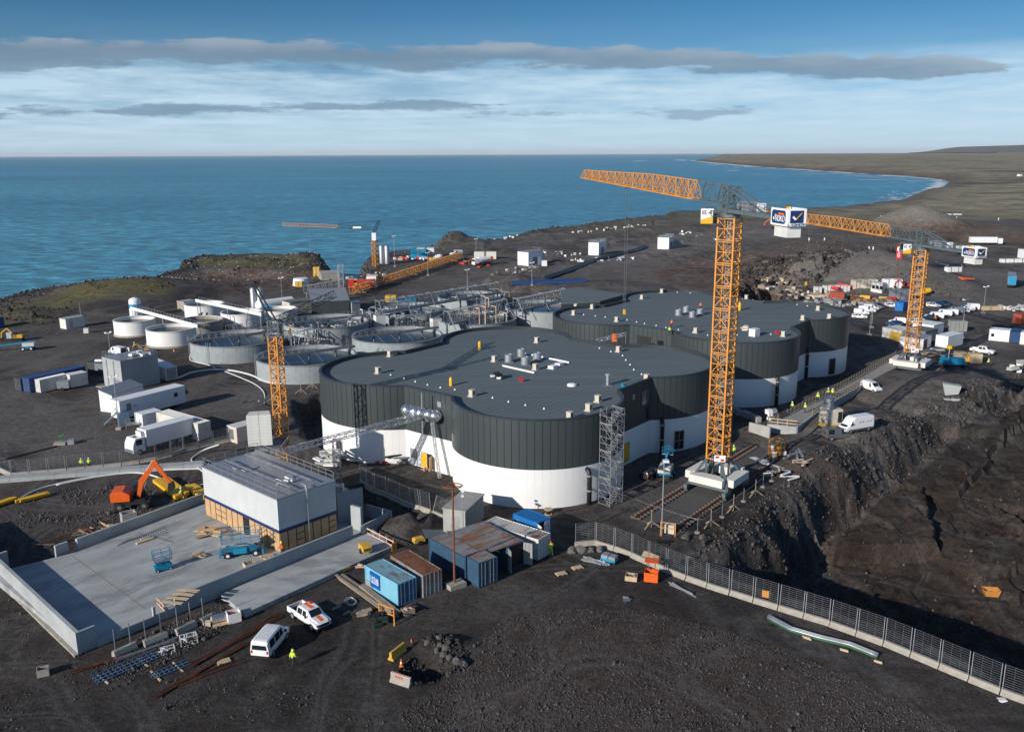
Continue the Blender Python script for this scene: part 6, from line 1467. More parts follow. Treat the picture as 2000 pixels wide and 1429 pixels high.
for x in (-.9, .9): MB().bar((x,0,0),(x,0,1.9),.09).build('upright', 'crane_orange', og)
for z in (1.1, 1.85): MB().bar((-.9,0,z),(.9,0,z),.08).build('cross_rail', 'crane_orange', og)
crate('control_box', 'small grey control box behind the orange tube frame', 'box', (1308, 1040), (1.2,.8,1.1), -20, 'vent_beige', open_=False)
heap('cable_heap', 'teal and dark cables heaped at the foot of the lamp post', 'cables', (1300, 1062), 6, (1.4,.3,.2), ['net_green', 'black'], (.8,.4))
# long stack of boards beside the sky blue container
plank_pile('board_stack', 'long stack of pale boards in front of the sky blue container', 'boards', (658, 1130), (742, 1192), 10, .28, .08, 'timber_old', .5, layers=3); plank_pile('board_stack', 'grey topped boards ending below the sky blue container doors', 'boards', (700, 1150), (770, 1206), 8, .3, .12, 'timber_old', .3, layers=3)
shields('yellow beam at the end of the lower slab above the boards', (648, 1128), (688, 1112), 2, .25, .25, grp=None)
heap('timber_debris', 'timber chair shaped frame standing at the lower slab end', 'timber frame', (703, 1108), 5, (1.0,.15,.12), ['ply_pink'], (.3,.2))
of = thing('tube_barrier', 'orange tube frame standing in the long board stack', 'guard frame', on(742, 1212), R(-35))
for x in (0, 2.0): MB().bar((x,0,0),(x,0,2.0),.12).build('upright', 'crane_orange', of)
for z in (1.2, 1.95): MB().bar((0,0,z),(2.0,0,z),.12).build('cross_rail', 'crane_orange', of)
heap('net_heap', 'dark green netting heap below the orange tube frame', 'netting', (738, 1220), 9, (1.0,.7,.3), ['net_green', 'black'], (.6,.4))
heap('stacked_boards', 'small grey board pile left of the orange tube frame', 'boards', (712, 1198), 5, (1.4,1.0,.12), 'timber_old', (.1,.1))
crate('litter_crate', 'open crate of pinkish rubbish at the sky blue container corner', 'crate', (797, 1198), (1.2,.9,.6), 30, 'timber_old', ('ply_pink', 12))
hc = hose('coil of grey cable on the ground beside the pickup', [(672, 1178), (676, 1170), (688, 1168), (696, 1176), (688, 1184), (676, 1180), (676, 1172), (690, 1170), (695, 1178), (684, 1182), (678, 1174), (686, 1170)], .05, 'galv', .12, 'cable', 'cable_coil')
for a, b_ in (((652, 1192), (668, 1184)), ((672, 1202), (684, 1195))): plank_pile('board', 'board lying in the shadow right of the pickup' if a[0] < 660 else 'second shorter board lying in the shadow right of the pickup', 'board', a, b_, 1, .3, .08, 'timber_old', 0)
# foreground barriers, cones, boulders
def jersey(label, a, b_, m, stripe=False):
    A, B = on(*a), on(*b_); r_ = thing('road_barrier', label, 'barrier', A+Vector((0,0,.0)), ang(A, B)); L_ = 2.1
    prof = [(-.33,0),(-.33,.12),(-.16,.36),(-.10,.86),(.10,.86),(.16,.36),(.33,.12),(.33,0)]; k = 8; vs = [(0, y, z) for y, z in prof]+[(L_, y, z) for y, z in prof]
    MB().add(vs, [(j, j+k, (j+1) % k+k, (j+1) % k) for j in range(k)]+[tuple(range(k)), tuple(range(2*k-1, k-1, -1))]).build('barrier_body', m, r_)
    if stripe:
        mb = MB()
        for i in range(3): x = .62+i*.3; mb.add([(x,-.150,.5),(x+.16,-.150,.5),(x+.02,-.128,.76),(x-.14,-.128,.76)], [(0,1,2,3)])
        mb.build('red_stripes', 'red', r_)
        MB().box(-.02,-.11,.80,L_+.02,.11,.875).build('orange_top', 'ply_pink', r_)
    return r_
jersey('yellow concrete road barrier beside the dug hole', (763, 1290), (796, 1264), 'yellow_dirty'); jersey('beige concrete road barrier with red slanted stripes', (765, 1328), (803, 1340), 'concrete_old', True)
def cone_(label, a): 
    r_ = thing('traffic_cone', label, 'traffic cone', on(*a), 0, 'traffic cones by the hole'); MB().box(-.2,-.2,0,.2,.2,.04).build('cone_base', 'hi_orange', r_); MB().lathe([(.16,.04),(.04,.72),(0,.73)], 14).build('cone_body', 'hi_orange', r_); MB().lathe([(.118,.30),(.082,.48)], 14).build('white_collar', 'sign_white', r_)
cone_('traffic cone between the two road barriers', (784, 1300)); cone_('traffic cone at the far end of the yellow road barrier', (804, 1261)); cone_('traffic cone beside the front white tank', (340, 687))
def boulder(label, a, s, seed, m='rock_mid', grp='boulders'):
    rs = np.random.RandomState(seed); bm = bmesh.new(); bmesh.ops.create_icosphere(bm, subdivisions=2, radius=s)
    for v in bm.verts: v.co = Vector((v.co.x*1.15, v.co.y*.9, v.co.z*.75))*(1+rs.uniform(-.30, .22)); v.co = Vector([max(-s*.85, min(s*.85, c)) for c in v.co])
    me = bpy.data.meshes.new('boulder'); bm.to_mesh(me); bm.free(); me.materials.append(MAT[m]); o = bpy.data.objects.new('boulder', me); COL.objects.link(o); o.location = on(*a)+Vector((0,0,s*.35)); o.rotation_euler = (0,0,seed); return tag(o, label, 'boulder', grp)
mat('rock_grey', (0.10, 0.092, 0.085), 0.95, 0, 0.25, 3, bump=0.3)
for i, (a, s) in enumerate((((836, 1258), .42), ((858, 1250), .38), ((860, 1262), .34), ((872, 1268), .46), ((854, 1272), .34), ((866, 1280), .36), ((878, 1285), .36), ((893, 1295), .55), ((907, 1300), .42))):
    boulder(('leftmost grey boulder standing apart behind the dug hole', 'grey boulder second from the left behind the hole', 'grey boulder below the second one in the row', 'long grey boulder in the middle of the row', 'grey boulder lying lower left of the long one', 'grey boulder below the long one', 'grey boulder third from the right end of the row', 'largest pale boulder at the right of the row', 'last boulder at the right end of the row')[i], a, s, i+1, 'rock_grey', 'boulders behind the dug hole')
for i, (a, s) in enumerate((((1118, 1078), .7), ((1136, 1078), .75), ((1153, 1077), .55), ((1172, 1075), .6))): boulder(('leftmost dark boulder at the near end of the long fence', 'second dark boulder at the near end of the long fence', 'third and smallest dark boulder at the fence end', 'rightmost dark boulder against the fence block')[i], a, s, i+20, 'rock_mid', 'boulders at the fence end')
boulder('larger round boulder below the near crane rails', (1338, 1052), .6, 31, 'rock_grey', None); boulder('smaller round boulder below the near crane rails', (1372, 1050), .45, 32, 'rock_grey', None)
# long fence round the excavation
fence('long mesh fence on concrete blocks between the yard and the excavation', [(1122, 1066), (1160, 1062), (1215, 1078), (1290, 1112), (1370, 1143), (1480, 1178), (1600, 1214), (1720, 1256), (1830, 1302), (1930, 1345), (2020, 1378)], 19, 2.3)
fence('mesh fence along the dark trench between the plant building and the tank hall', [(704, 944), (730, 960), (790, 984), (850, 1008), (872, 1016)], 8, 2.2)
# yard items at the fence
bars('bundle of galvanised sections near the round end of the fence', (1142, 1093), (1187, 1104), 9, 'galv', .16, .6, name='steel_sections')
bars('long thin pipes lying at the foot of the fence', (1305, 1138), (1358, 1163), 4, 'galv', .12, .3, name='steel_pipes')
pallet('pallet nearest to the person in the red helmet', (1090, 1126), 25); pallet('pallet right of the first, before the galvanised sections', (1122, 1114), 25)
mob = thing('work_trolley', 'blue framed work trolley with grey boxes beside the sections', 'trolley', on(1190, 1098), R(-30)); MB().box(-.9,-.5,.3,.9,.5,.6).build('frame', 'lift_blue', mob); MB().box(-.85,-.45,.6,-.05,.45,1.0).box(.05,-.45,.6,.85,.45,.95).build('grey_box', 'galv', mob); MB().cyl((-.7,-.5,.2),(-.7,.5,.2),.2).cyl((.7,-.5,.2),(.7,.5,.2),.2).build('wheels', 'rubber', mob)
ot = thing('orange_basket', 'orange steel basket with raised roof plate beside the fence', 'man basket', on(1272, 1133), R(-15)); MB().box(-.75,-.6,.05,.75,.6,.12).build('floor', 'exc_orange', ot)
for b_ in ((-.75,-.6,.12,.75,-.55,1.1),(-.75,.55,.12,.75,.6,1.1),(-.75,-.55,.12,-.7,.55,1.1),(.7,-.55,.12,.75,.55,1.1)): MB().box(*b_).build('side_panel', 'exc_orange', ot)
for x in (-.35, .35): MB().bar((x,.2,1.1),(x,.2,2.3),.09).build('upright', 'pole_rust', ot)
MB().box(-.75,-.6,2.3,.75,.7,2.38).build('roof_plate', 'exc_orange', ot)
crate('open_crate', 'pale open crate left of the orange basket', 'crate', (1233, 1132), (1.3,1.0,.6), -15, 'timber', ('galv_dark', 5)); 
o = MB().box(0,0,0,1.9,1.2,.05).build('plywood_sheet', 'timber', None, on(1250, 1095)+Vector((0,0,.35))); o.rotation_euler = (R(25), R(8), R(-30)); tag(o, 'plywood sheet leaning at the fence behind the orange basket', 'board')
heap('grate', 'small grey slatted grate lying alone in the yard', 'grate', (1225, 1172), 5, (1.1,.16,.1), 'galv_dark', (.1,.5))
heap('paper_scrap', 'white scrap lying beside the fence near the right corner', 'scrap', (1958, 1366), 2, (.6,.5,.05), 'tarp_white', (.2,.2))
mat('green_dull', (0.03, 0.12, 0.06), 0.6)
pb2 = thing('pipe_bundle', 'bundle of grey and green striped pipes lying curved along the fence', 'pipes', on(1500, 1208)); w = [on(1500, 1208), on(1545, 1232), on(1600, 1248), on(1660, 1262), on(1714, 1284)]
for k in range(6):
    r0, z0 = (k % 3)*.22-.22, .11+(k//3)*.20; pts = [p-w[0]+Vector((r0*.55, r0*.85, z0)) for p in w]; sm_ = []
    for i in range(4):
        for t in range(4): sm_.append(pts[i].lerp(pts[i+1], t/4))
    MB().tube(sm_+[pts[-1]], .10, 8).build('pipe', 'green_dull' if (r0 < -.1 and k < 3) else 'galv', pb2, smooth=True)
for k, (a, rz) in enumerate((((1568, 1246), 0), ((1640, 1270), 0), ((1706, 1292), 0))): plank_pile('bearer', ('left', 'middle', 'right')[k]+' timber bearer under the curved pipe bundle', 'timber bearer', a, (a[0]+16, a[1]+5), 2, .14, .1, 'timber', .1)
o = MB().box(-.35,-.04,0,.35,.04,.75).build('orange_sign', 'hi_orange_panel' if 'hi_orange_panel' in MAT else 'crane_orange', None, on(1494, 1176)+Vector((0,0,.6)), R(-25)); tag(o, 'orange board hanging behind the long fence', 'board')
ob = thing('orange_skip', 'orange skip on the floor of the excavation at the far right', 'skip', on(1935, 1162), R(-8)); MB().add([(-1.2,-.8,.1),(1.2,-.8,.1),(1.2,.8,.1),(-1.2,.8,.1),(-1.6,-1,1.5),(1.6,-1,1.5),(1.6,1,1.5),(-1.6,1,1.5)], [(0,3,2,1),(0,1,5,4),(1,2,6,5),(2,3,7,6),(3,0,4,7)]).build('skip_shell', 'crane_old', ob); ob.scale = (.62,.62,.62); ob.location.z += .45
# ---------------------------------------------------------------- stair tower, floodlight gantry, trench items at the first hall
p = at(1186, 980); c = CS1[0]+B1.location; d = Vector((p.x-c.x, p.y-c.y, 0)).normalized(); q_ = c+d*(RAD+2.0)
st = thing('stair_tower', 'scaffold stair tower standing against the front lobe of the near tank hall', 'scaffold', (q_.x, q_.y, .05), math.atan2(d.y, d.x)+math.pi/2); W2, D2, HT = 1.25, 1.0, 13.2
mb = MB()
for x in (-W2, 0, W2):
    for y in (-D2, D2): mb.bar((x,y,0),(x,y,HT),.07,caps=False)
mb.build('standard', 'galv', st)['kind'] = 'stuff'
nl = 7; dz = HT/nl; mb2 = None
for k in range(nl):
    m_ = MB(); z = .1
    for y in (-D2, D2):
        for zz in (z, z+1.0): m_.bar((-W2,y,zz),(W2,y,zz),.06,caps=False)
        m_.bar((-W2,y,z),(W2,y,z+dz),.05,caps=False)
    for x in (-W2, W2):
        for zz in (z, z+1.0): m_.bar((x,-D2,zz),(x,D2,zz),.06,caps=False)
        m_.bar((x,-D2,z),(x,D2,z+dz),.05,caps=False)
    if mb2 is None: mb2 = m_.build('ledger_frame', 'galv', st, (0,0,k*dz))
    else: inst(mb2, st, (0,0,k*dz))
f1 = f2 = None
for k in range(nl):
    if f1 is None:
        m_ = MB()
        for j in range(8): m_.box(-.95+j*.24,-.9,j*dz/8+.1,-.73+j*.24,-.1,j*dz/8+.15)
        m_.bar((-1.0,-.95,.2),(1.0,-.95,dz+.1),.06).bar((-1.0,-.1,.2),(1.0,-.1,dz+.1),.06); f1 = m_.build('stair_flight', 'galv', st, (0,0,0)); f2 = MB().box(.95,-1.0,0,1.25,1.0,.06).build('landing', 'deck', st, (0,0,dz))
    else:
        inst(f1, st, (0,(0 if k % 2 == 0 else .0),k*dz), 0 if k % 2 == 0 else math.pi); inst(f2, st, (0,0,(k+1)*dz) , 0 if k % 2 == 0 else math.pi)
MB().box(-W2-.1,-D2-.1,HT-.9,W2+.1,-D2-.06,HT-.7).box(-W2-.1,D2+.06,HT-.9,W2+.1,D2+.1,HT-.7).build('toe_board', 'timber', st)
hose('striped red and white rope slanting from the stair tower to the ground', [(1133, 985), (1160, 940, 2), (1185, 890, 5.5)], .035, 'ply_pink', .1, 'rope', 'guy_rope')
ga, gb = Vector((-32.2, 113.4, 7.0)), Vector((-12.2, 125.0, 9.2))
fg = thing('floodlight_gantry', 'silver lattice boom with five bowl floodlights at the wall of the near tank hall', 'lighting gantry', (ga.x, ga.y, 0)); o0 = Vector((ga.x, ga.y, 0))
lattice(MB(), ga-o0, gb-o0, .75, .75, .8, .08, .05).build('lattice_boom', 'alu', fg)
t_ = .386; mp_ = ga.lerp(gb, t_)-o0; lattice(MB(), (mp_.x, mp_.y, .9), (mp_.x, mp_.y, mp_.z-.3), .9, .9, .8, .08, .05, up=Vector((0,1,0))).build('lattice_mast', 'alu', fg); MB().box(mp_.x-.7,mp_.y-.7,-.1,mp_.x+.7,mp_.y+.7,.9).box(mp_.x-1.4,mp_.y-.8,-.1,mp_.x+1.4,mp_.y+.8,.15).build('ballast_foot', 'white_dirty', fg)
e = gb-o0; dd = (gb-ga).normalized(); MB().bar((e.x-.9,e.y-.7,6.0),(e.x-.9,e.y-.7,12.5),.16).build('spar', 'galv', fg)
for k, s in enumerate((-2.5,-1.15,-.25,1.15,2.1)):
    c = Vector((e.x-.9+s*.9, e.y-.4-s*.1, e.z+.15-s*.35*0.5)); prof = [(.0,.85),(.40,.80),(.68,.62),(.85,.3),(.90,0),(.92,-.5)]
    o = MB().lathe(prof, 18).build('floodlight_bowl', 'alu', fg, c, smooth=True); o.rotation_euler = (R(15), R(-38), 0)
    MB().lathe([(.0,0),(.8,0)], 14, (0,0,-.1)).build('lamp_glass', 'black', o)
lattice(MB(), Vector((e.x+.4, e.y-.5, e.z-.5)), Vector((e.x+1.6, e.y-2.6, .2)), .35, .35, .7, .06, .04).build('raking_strut', 'galv', fg)
heap('material_heap', 'white wrapped insulation and pale boards beside the gantry foot', 'material heap', (640, 905), 12, (2.6,.9,.35), ['tarp_white', 'galv', 'white_dirty'], (2.0,1.4), rz=-35)
heap('material_heap', 'tangle of dark pipes and hoses before the yellow doors', 'pipes', (790, 905), 9, (2.8,.3,.3), ['black_pipe', 'galv_dark', 'galv'], (2.0,.8), rz=30)
heap('timber_debris', 'pinkish planks propped below the open plywood door', 'planks', (838, 915), 7, (2.4,.18,.1), ['ply_pink', 'timber'], (.9,.5), rz=55)
fr = thing('door_frame_stand', 'tall dark frame standing on red wheels at the wall of the left lobe', 'frame', on(745, 905), R(-10)); 
for x in (-.55, .55): MB().bar((x,0,.2),(x,0,2.5),.1).build('upright', 'galv_dark', fr); MB().cyl((x-.3,-.2,.25),(x+.2,-.2,.25),.25).build('red_wheel', 'red', fr)
MB().bar((-.55,0,2.5),(.55,0,2.5),.1).build('cross_bar', 'timber', fr)
person(833, 908, 180, 'person in yellow vest in the dark doorway beside the yellow door', 'stand')
spool = thing('cable_drum', 'small wooden cable drum at the foot of the front lobe', 'cable drum', on(1071, 1004)); MB().cyl((0,0,0),(0,0,.08),.5,16).cyl((0,0,.7),(0,0,.78),.6,16).build('drum_flange', 'timber', spool); MB().cyl((0,0,.08),(0,0,.7),.3,12).build('drum_core', 'rubber', spool)
hut('generator', 'beige generator container beside the crane counterweight', 'generator', (447, 861), (463, 866), 5.5, 2.6, 'vent_beige', 'white_dirty', door=('f', .3, .5, 1.2, 1.7, 'louvre', 'galv_dark'), L_=2.4)
# ---------------------------------------------------------------- small dark luffing crane with brick-like ballast
mb_ = Vector((-32.6, 120.2, 0)); lc = thing('mobile_tower_crane', 'short tower crane with orange mast, dark lattice jib and pale slab counterweight', 'tower crane', mb_)
r45 = R(20); MB().box(-1.9,-1.9,.1,1.9,1.9,.5).build('base_frame', 'galv_dark', lc); lattice(MB(), (0,0,.4), (0,0,7.2), 1.5, 1.5, 1.4, .16, .09, up=Vector((0,1,0))).build('base_tower', 'crane_old', lc)
nsec = 6
for k in range(nsec):
    z = 7.4+k*2.4; lattice(MB(), (0,0,z), (0,0,z+2.38), 1.35, 1.35, 1.2, .16, .08, up=Vector((math.sin(r45), math.cos(r45), 0))).build('mast_section', 'crane_orange', lc)
MB().bar((-1.1,-2.0,6.4),(.2,.5,7.6),.2).bar((.9,-.6,6.4),(.2,.3,7.9),.2).box(-2.4,-5.2,6.9,.8,.8,7.2).build('slewing_platform', 'galv_dark', lc)
cw = Vector((-1.9, -3.8, 7.5)); mb = MB()
for k in range(10):
    for j in range(2):
        o = MB().prism([(-.80+j*1.62,-1.0),(.80+j*1.62-.02,-1.0),(.80+j*1.62-.02-(.3 if j else 0),1.0),(-.80+j*1.62+(0 if j else .3),1.0)], 0, .42).build('ballast_slab', 'white_dirty', lc, cw+Vector((-.8,0,.435*k)), R(12))
tp = 7.4+nsec*2.4
lattice(MB(), (0,0,tp), (.0,0,tp+2.2), 1.4, 1.4, 1.1, .18, .1, up=Vector((0,1,0))).build('tower_head', 'crane_grey', lc)
MB().bar((-.4,0,tp+2.2),(-2.4,-1.0,tp+7.5),.2).bar((.3,0,tp+2.2),(-2.0,-1.2,tp+7.5),.2).bar((-.4,0,tp+1.0),(-3.6,-1.6,tp+.2),.15).bar((-2.4,-1.0,tp+7.5),(-3.6,-1.6,tp+.2),.05).build('apex_strut', 'cont_dark', lc)
lattice(MB(), (0,.6,tp+1.5), (4.6,19,tp+2.4), .9, 1.0, 1.5, .09, .05, three=True).build('jib', 'cont_dark', lc); MB().bar((-2.2,-1.1,tp+7.5),(3.9,16,tp+3.0),.05).build('tie_rope', 'crane_grey', lc)
# trestles of the site power line and their ropes
def trestle(label, a, s=1.0, rz=0):
    r_ = thing('trestle', label, 'trestle', on(*a), R(rz), 'timber trestles carrying a rope'); MB().bar((0,0,.7*s),(-.9*s,-.3,0),.12).bar((0,0,.7*s),(.9*s,-.3,0),.12).bar((0,0,.7*s),(0,.9*s,0),.12).bar((0,0,0),(0,0,1.9*s),.08).build('trestle_legs', 'timber_old', r_); return r_
for a, t in (((588, 768), 'left trestle under the pale hose by the dark pit'), ((610, 758), 'right trestle under the pale hose by the dark pit'), ((535, 783), 'trestle beside the orange mast of the short crane')): trestle(t, a, 1.3)
for a, t in (((1272, 1030), 'trestle at the near end of the crane rails'), ((1388, 1028), 'trestle nearest the lower corner of the crane rails'), ((1432, 998), 'second trestle beside the right crane rail'), ((1475, 968), 'third trestle beside the right crane rail')): trestle(t, a, 1.25, 20)
for a, t in (((1410, 1010), 'rope post between the two lower trestles'), ((1452, 979), 'rope post between the second and third trestle'), ((1490, 951), 'rope post beyond the third trestle'), ((1507, 939), 'farthest rope post beside the crane rails'), ((1362, 1040), 'rope post at the lower corner of the rails')):
    r_ = thing('rope_post', t, 'post', on(*a), 0, 'rope posts beside the crane rails'); MB().bar((0,0,0),(0,0,1.9),.06).build('post', 'galv', r_); MB().cyl((0,0,0),(0,0,.12),.35,12).build('foot', 'concrete_old', r_)
hose('rope line strung along the posts beside the crane rails', [(1240, 998, 1.6), (1272, 1012, 1.7), (1362, 1040, 1.7), (1388, 1028, 1.7), (1432, 998, 1.7), (1475, 968, 1.7), (1507, 939, 1.7)], .02, 'galv', .1, 'rope', 'rope_line')
# ---------------------------------------------------------------- yard on the left
cn = container('long blue container with two logos behind the small white ones', (60, 768), (174, 741), m='cont_navy', L_=12.19, doors=0, Hc=2.9)
rz = cn.rotation_euler[2]; dv = Vector((-math.sin(rz), math.cos(rz), 0)); du = Vector((math.cos(rz), math.sin(rz), 0))
container('dark grey container half hidden behind the long blue one', on(60, 768)+dv*2.55-du*.3, rz, m='cont_dark', L_=12.19, doors=0, Hc=2.6)
container('white container directly before the left end of the long blue one', (80, 768), (125, 757), m='cont_white', mr='white_paint', md='white_dirty', L_=6.06, doors=0)
container('white refrigerated box right of the small white container', (139, 758), (163, 753), m='white_dirty', mr='white_paint', L_=3.6, doors=None, smooth_wall=True)
ut = thing('utility_trailer', 'small grey utility trailer between the two white containers', 'trailer', on(112, 764), R(15)); MB().box(0,0,.5,2.2,1.6,2.0).build('trailer_box', 'galv', ut); MB().cyl((.9,-.1,.35),(.9,1.7,.35),.35).build('wheel', 'rubber', ut)
sl_ = hut('settling_tower', 'tall pale grey square building with railings on its roof in the left yard', 'building', (205, 754), (241, 764), 8.2, 6.1, 'concrete_new', 'galv', over=.05)
L1 = (on(241, 764)-on(205, 754)).length; railrun(sl_, [(.1,.1,6.2),(L1-.1,.1,6.2),(L1-.1,8.1,6.2),(.1,8.1,6.2),(.1,.1,6.2)], 1.1, 1.3)
for x in (L1*.25, L1*.62): MB().bar((x,-.06,.3),(x,-.06,5.9),.14).build('corner_trim', 'galv', sl_)
MB().box(-1.0,-1.4,-.3,L1+1,-.0,.18).build('plinth', 'concrete_old', sl_); MB().box(L1*.55,-.05,.2,L1*.9,-.01,2.1).build('steel_door', 'galv', sl_)
mb = MB()
for k in range(8): mb.cbox((L1*.8+random.uniform(-1,.6), 5+random.uniform(-1.5,2), 6.3+random.uniform(.1,.6)), (1.3,.9,.5), random.uniform(0,3), random.uniform(-.5,.5))
tag(mb.build('tarpaulin_heap', 'tarp_white', None, sl_.location, sl_.rotation_euler[2]), 'white tarpaulin heap on the roof of the pale grey square building', 'tarpaulin')
ul = at(292, 732); hut('insulated_box', 'long white insulated box behind the square grey building', 'container', (283, 726), (316, 741), 2.6, 2.7, 'white_dirty', 'white_paint', over=0.02, L_=9.5)
container('white refrigerated container with dark doors right of the square grey building', (300, 735), (327, 745), m='white_paint', mr='white_paint', md='cont_grey', L_=6.06, smooth_wall=True, Hc=2.7)
tk = thing('dark_tank', 'dark grey steel tank with sloped side left of the square grey building', 'tank', on(172, 732), R(-10)); MB().extrude_y([(0,0),(4.6,0),(4.6,2.8),(0,2.8)], 0, 3).build('tank_body', 'cont_dark', tk); MB().box(1.8,-.04,1.0,3.8,-.005,2.6).build('panel', 'galv_dark', tk); MB().cyl((1.2,1.5,2.8),(2.8,1.5,2.9),.45).build('roof_drum', 'galv', tk)
tr = hut('office_trailer', 'long white raised office trailer with two windows and steel steps', 'trailer', (237, 826), (364, 792), 2.9, 2.9, 'white_paint', 'white_paint', over=.03, z=1.0, rt=.06, windows=(('f', 1.3, .9, .9, 1.3, 'window', 'galv_dark'), ('f', 11.0, 1.2, .8, .8, 'window', 'glass'), ('l', 1.0, .2, .9, 2.1, 'end_door', 'white_dirty')))
mb = MB()
for x in (1.5, 6, 11): mb.box(x,.3,-1.25,x+.5,2.6,-.02)
mb.build('support', 'black', tr)
text(MB(), 'HEII', .28, .9).build('lettering', 'galv_dark', tr, (3.0, -.05, 1.9)) if False else MB().box(2.5,-.035,1.3,3.6,-.02,1.45).box(2.5,-.035,1.6,3.3,-.02,1.75).build('print', 'galv', tr)
stp = thing('steel_steps', 'steel steps leaning at the left end of the office trailer', 'steps', on(203, 830), R(25)); mb = MB()
for k in range(8): mb.box(k*.28,-.5,k*.24+.1,k*.28+.25,.5,k*.24+.14)
mb.bar((0,-.5,.1),(2.2,-.5,2.0),.1).bar((0,.5,.1),(2.2,.5,2.0),.1); mb.build('treads', 'galv', stp); MB().bar((0,-.5,.9),(2.2,-.5,2.9),.06).bar((0,-.5,0),(0,-.5,.9),.06).bar((2.2,-.5,2.0),(2.2,-.5,2.9),.06).build('handrail', 'lift_blue', stp)
MB().box(2.2,-1.2,-.1,4.2,1.2,2.0).build('blue_sheet', 'steel_blue', stp)
aw = hut('open_shelter', 'low pitched grey roof over equipment behind the office trailer', 'shelter', (222, 806), (286, 783), 3.0, 3.2, 'white_paint', 'galv', over=.1, slope=.9, L_=8.0)
ds = thing('deck_steps', 'grey platform with railings in front of the office trailer', 'platform', on(247, 838), R(15)); MB().box(0,0,.7,2.2,1.3,.8).build('deck', 'galv', ds); railrun(ds, [(0,0,.8),(2.2,0,.8)], 1.0, .7); MB().bar((0,0,0),(0,0,.7),.1).bar((2.2,0,0),(2.2,0,.7),.1).bar((2.2,1.3,0),(2.2,1.3,.7),.1).build('legs', 'galv', ds)
container('long dirty white container with rust at the upper corner, doors to the right', on(389, 862)-Vector((0,0,0)), ang(on(389, 862), on(437, 848)), m='cont_white', mr='white_dirty', md='cont_white', L_=2.44, W_=12.0, doors=None, Hc=2.9)
container('small white box container between truck and long white container', (280, 836), (300, 831), m='white_paint', mr='white_paint', L_=3.6, W_=2.6, doors=None, smooth_wall=True, Hc=2.3)
bt = thing('box_truck', 'white box lorry with its cab to the left below the office trailer', 'lorry', on(262, 892), ang(on(262, 892), on(362, 863)))
MB().box(2.4,.0,1.0,11.0,2.5,3.7).build('cargo_box', 'white_paint', bt); MB().box(1.8,.5,2.6,2.38,2.0,3.5).build('cooling_unit', 'white_dirty', bt)
MB().extrude_y([(0,.5),(2.1,.5),(2.1,2.7),(.55,2.75),(.1,1.9),(0,1.2)], .05, 2.45).build('cab', 'white_paint', bt); MB().add([(.53,.2,2.62),(.12,.2,1.78),(.12,2.3,1.78),(.53,2.3,2.62)], [(0,1,2,3)]).build('windscreen', 'glass', bt).location = (-.03, 0, .03)
MB().box(.6,.02,1.65,1.6,.06,2.5).box(.9,1.0,2.76,1.5,1.7,2.78).build('cab_window', 'glass', bt); MB().box(.0,.2,.4,10.8,2.3,.95).build('chassis', 'black', bt)
for x in (1.1, 6.8, 8.2):
    for y in (.2, 2.3): w_ = MB().cyl((x,y-.18,.48),(x,y+.18,.48),.48,16).build('wheel', 'rubber', bt); MB().cyl((x,y-.19,.48),(x,y+.19,.48),.26,12).build('rim', 'galv', w_)
MB().box(-.04,.2,.5,.0,2.3,1.0).build('grille', 'galv_dark', bt)
hut('equipment_hut', 'small grey panelled hut standing alone on the dark shore yard', 'hut', (130, 643), (166, 637), 3.0, 2.7, 'white_dirty', 'concrete', door=('f', 1.0, .2, 1.0, 2.0, 'panel_door', 'galv'))
crate('cabinet', 'small white cabinet right of the grey panelled hut', 'cabinet', (169, 650), (1.2,1.0,1.2), 10, 'white_dirty', open_=False)
hut('dark_container_end', 'end of a dark blue container at the left picture edge', 'container', (-30, 645), (10, 640), 2.5, 2.8, 'cont_navy', 'cont_navy', over=.02)
hut('pump_kiosk', 'small concrete kiosk behind the back pair of tanks', 'kiosk', (347, 606), (366, 609), 4.2, 2.8, 'concrete_old', 'concrete', L_=3.5)
# boom lifts and diggers at far left
def boomlift(label, a, rz, L_=9.0, m='lift_blue', up=.35, low=False):
    r_ = thing('boom_lift', label, 'boom lift', on(*a), R(rz), 'boom lifts'); MB().box(-1.3,-1.0,.5,1.3,1.0,.95).build('chassis', m, r_)
    for x in (-.9, .9):
        for y in (-.95, .95): w_ = MB().cyl((x,y-.17,.45),(x,y+.17,.45),.45,16).build('wheel', 'rubber', r_); MB().cyl((x,y-.18,.45),(x,y+.18,.45),.24,12).build('rim', 'white_paint', w_)
    MB().box(-1.6,-.9,1.0,1.0,.9,1.8).build('turret', 'white_dirty', r_)
    e = Vector((math.cos(up)*L_, 0, 1.5+math.sin(up)*L_)) if not low else Vector((L_, 0, 1.0)); MB().bar((-.8,0,2.0),tuple(e),.32).build('boom', m, r_); MB().box(e.x,-.8,e.z-.7,e.x+.9,.8,e.z-.62).build('basket_floor', 'galv', r_); railrun(r_, [(e.x,-.8,e.z-.6),(e.x+.9,-.8,e.z-.6),(e.x+.9,.8,e.z-.6),(e.x,.8,e.z-.6),(e.x,-.8,e.z-.6)], 1.0, .8, m, nm='basket_rail'); return r_
boomlift('blue boom lift with its boom lowered to the left picture edge', (55, 683), 195, 9.5, low=True)
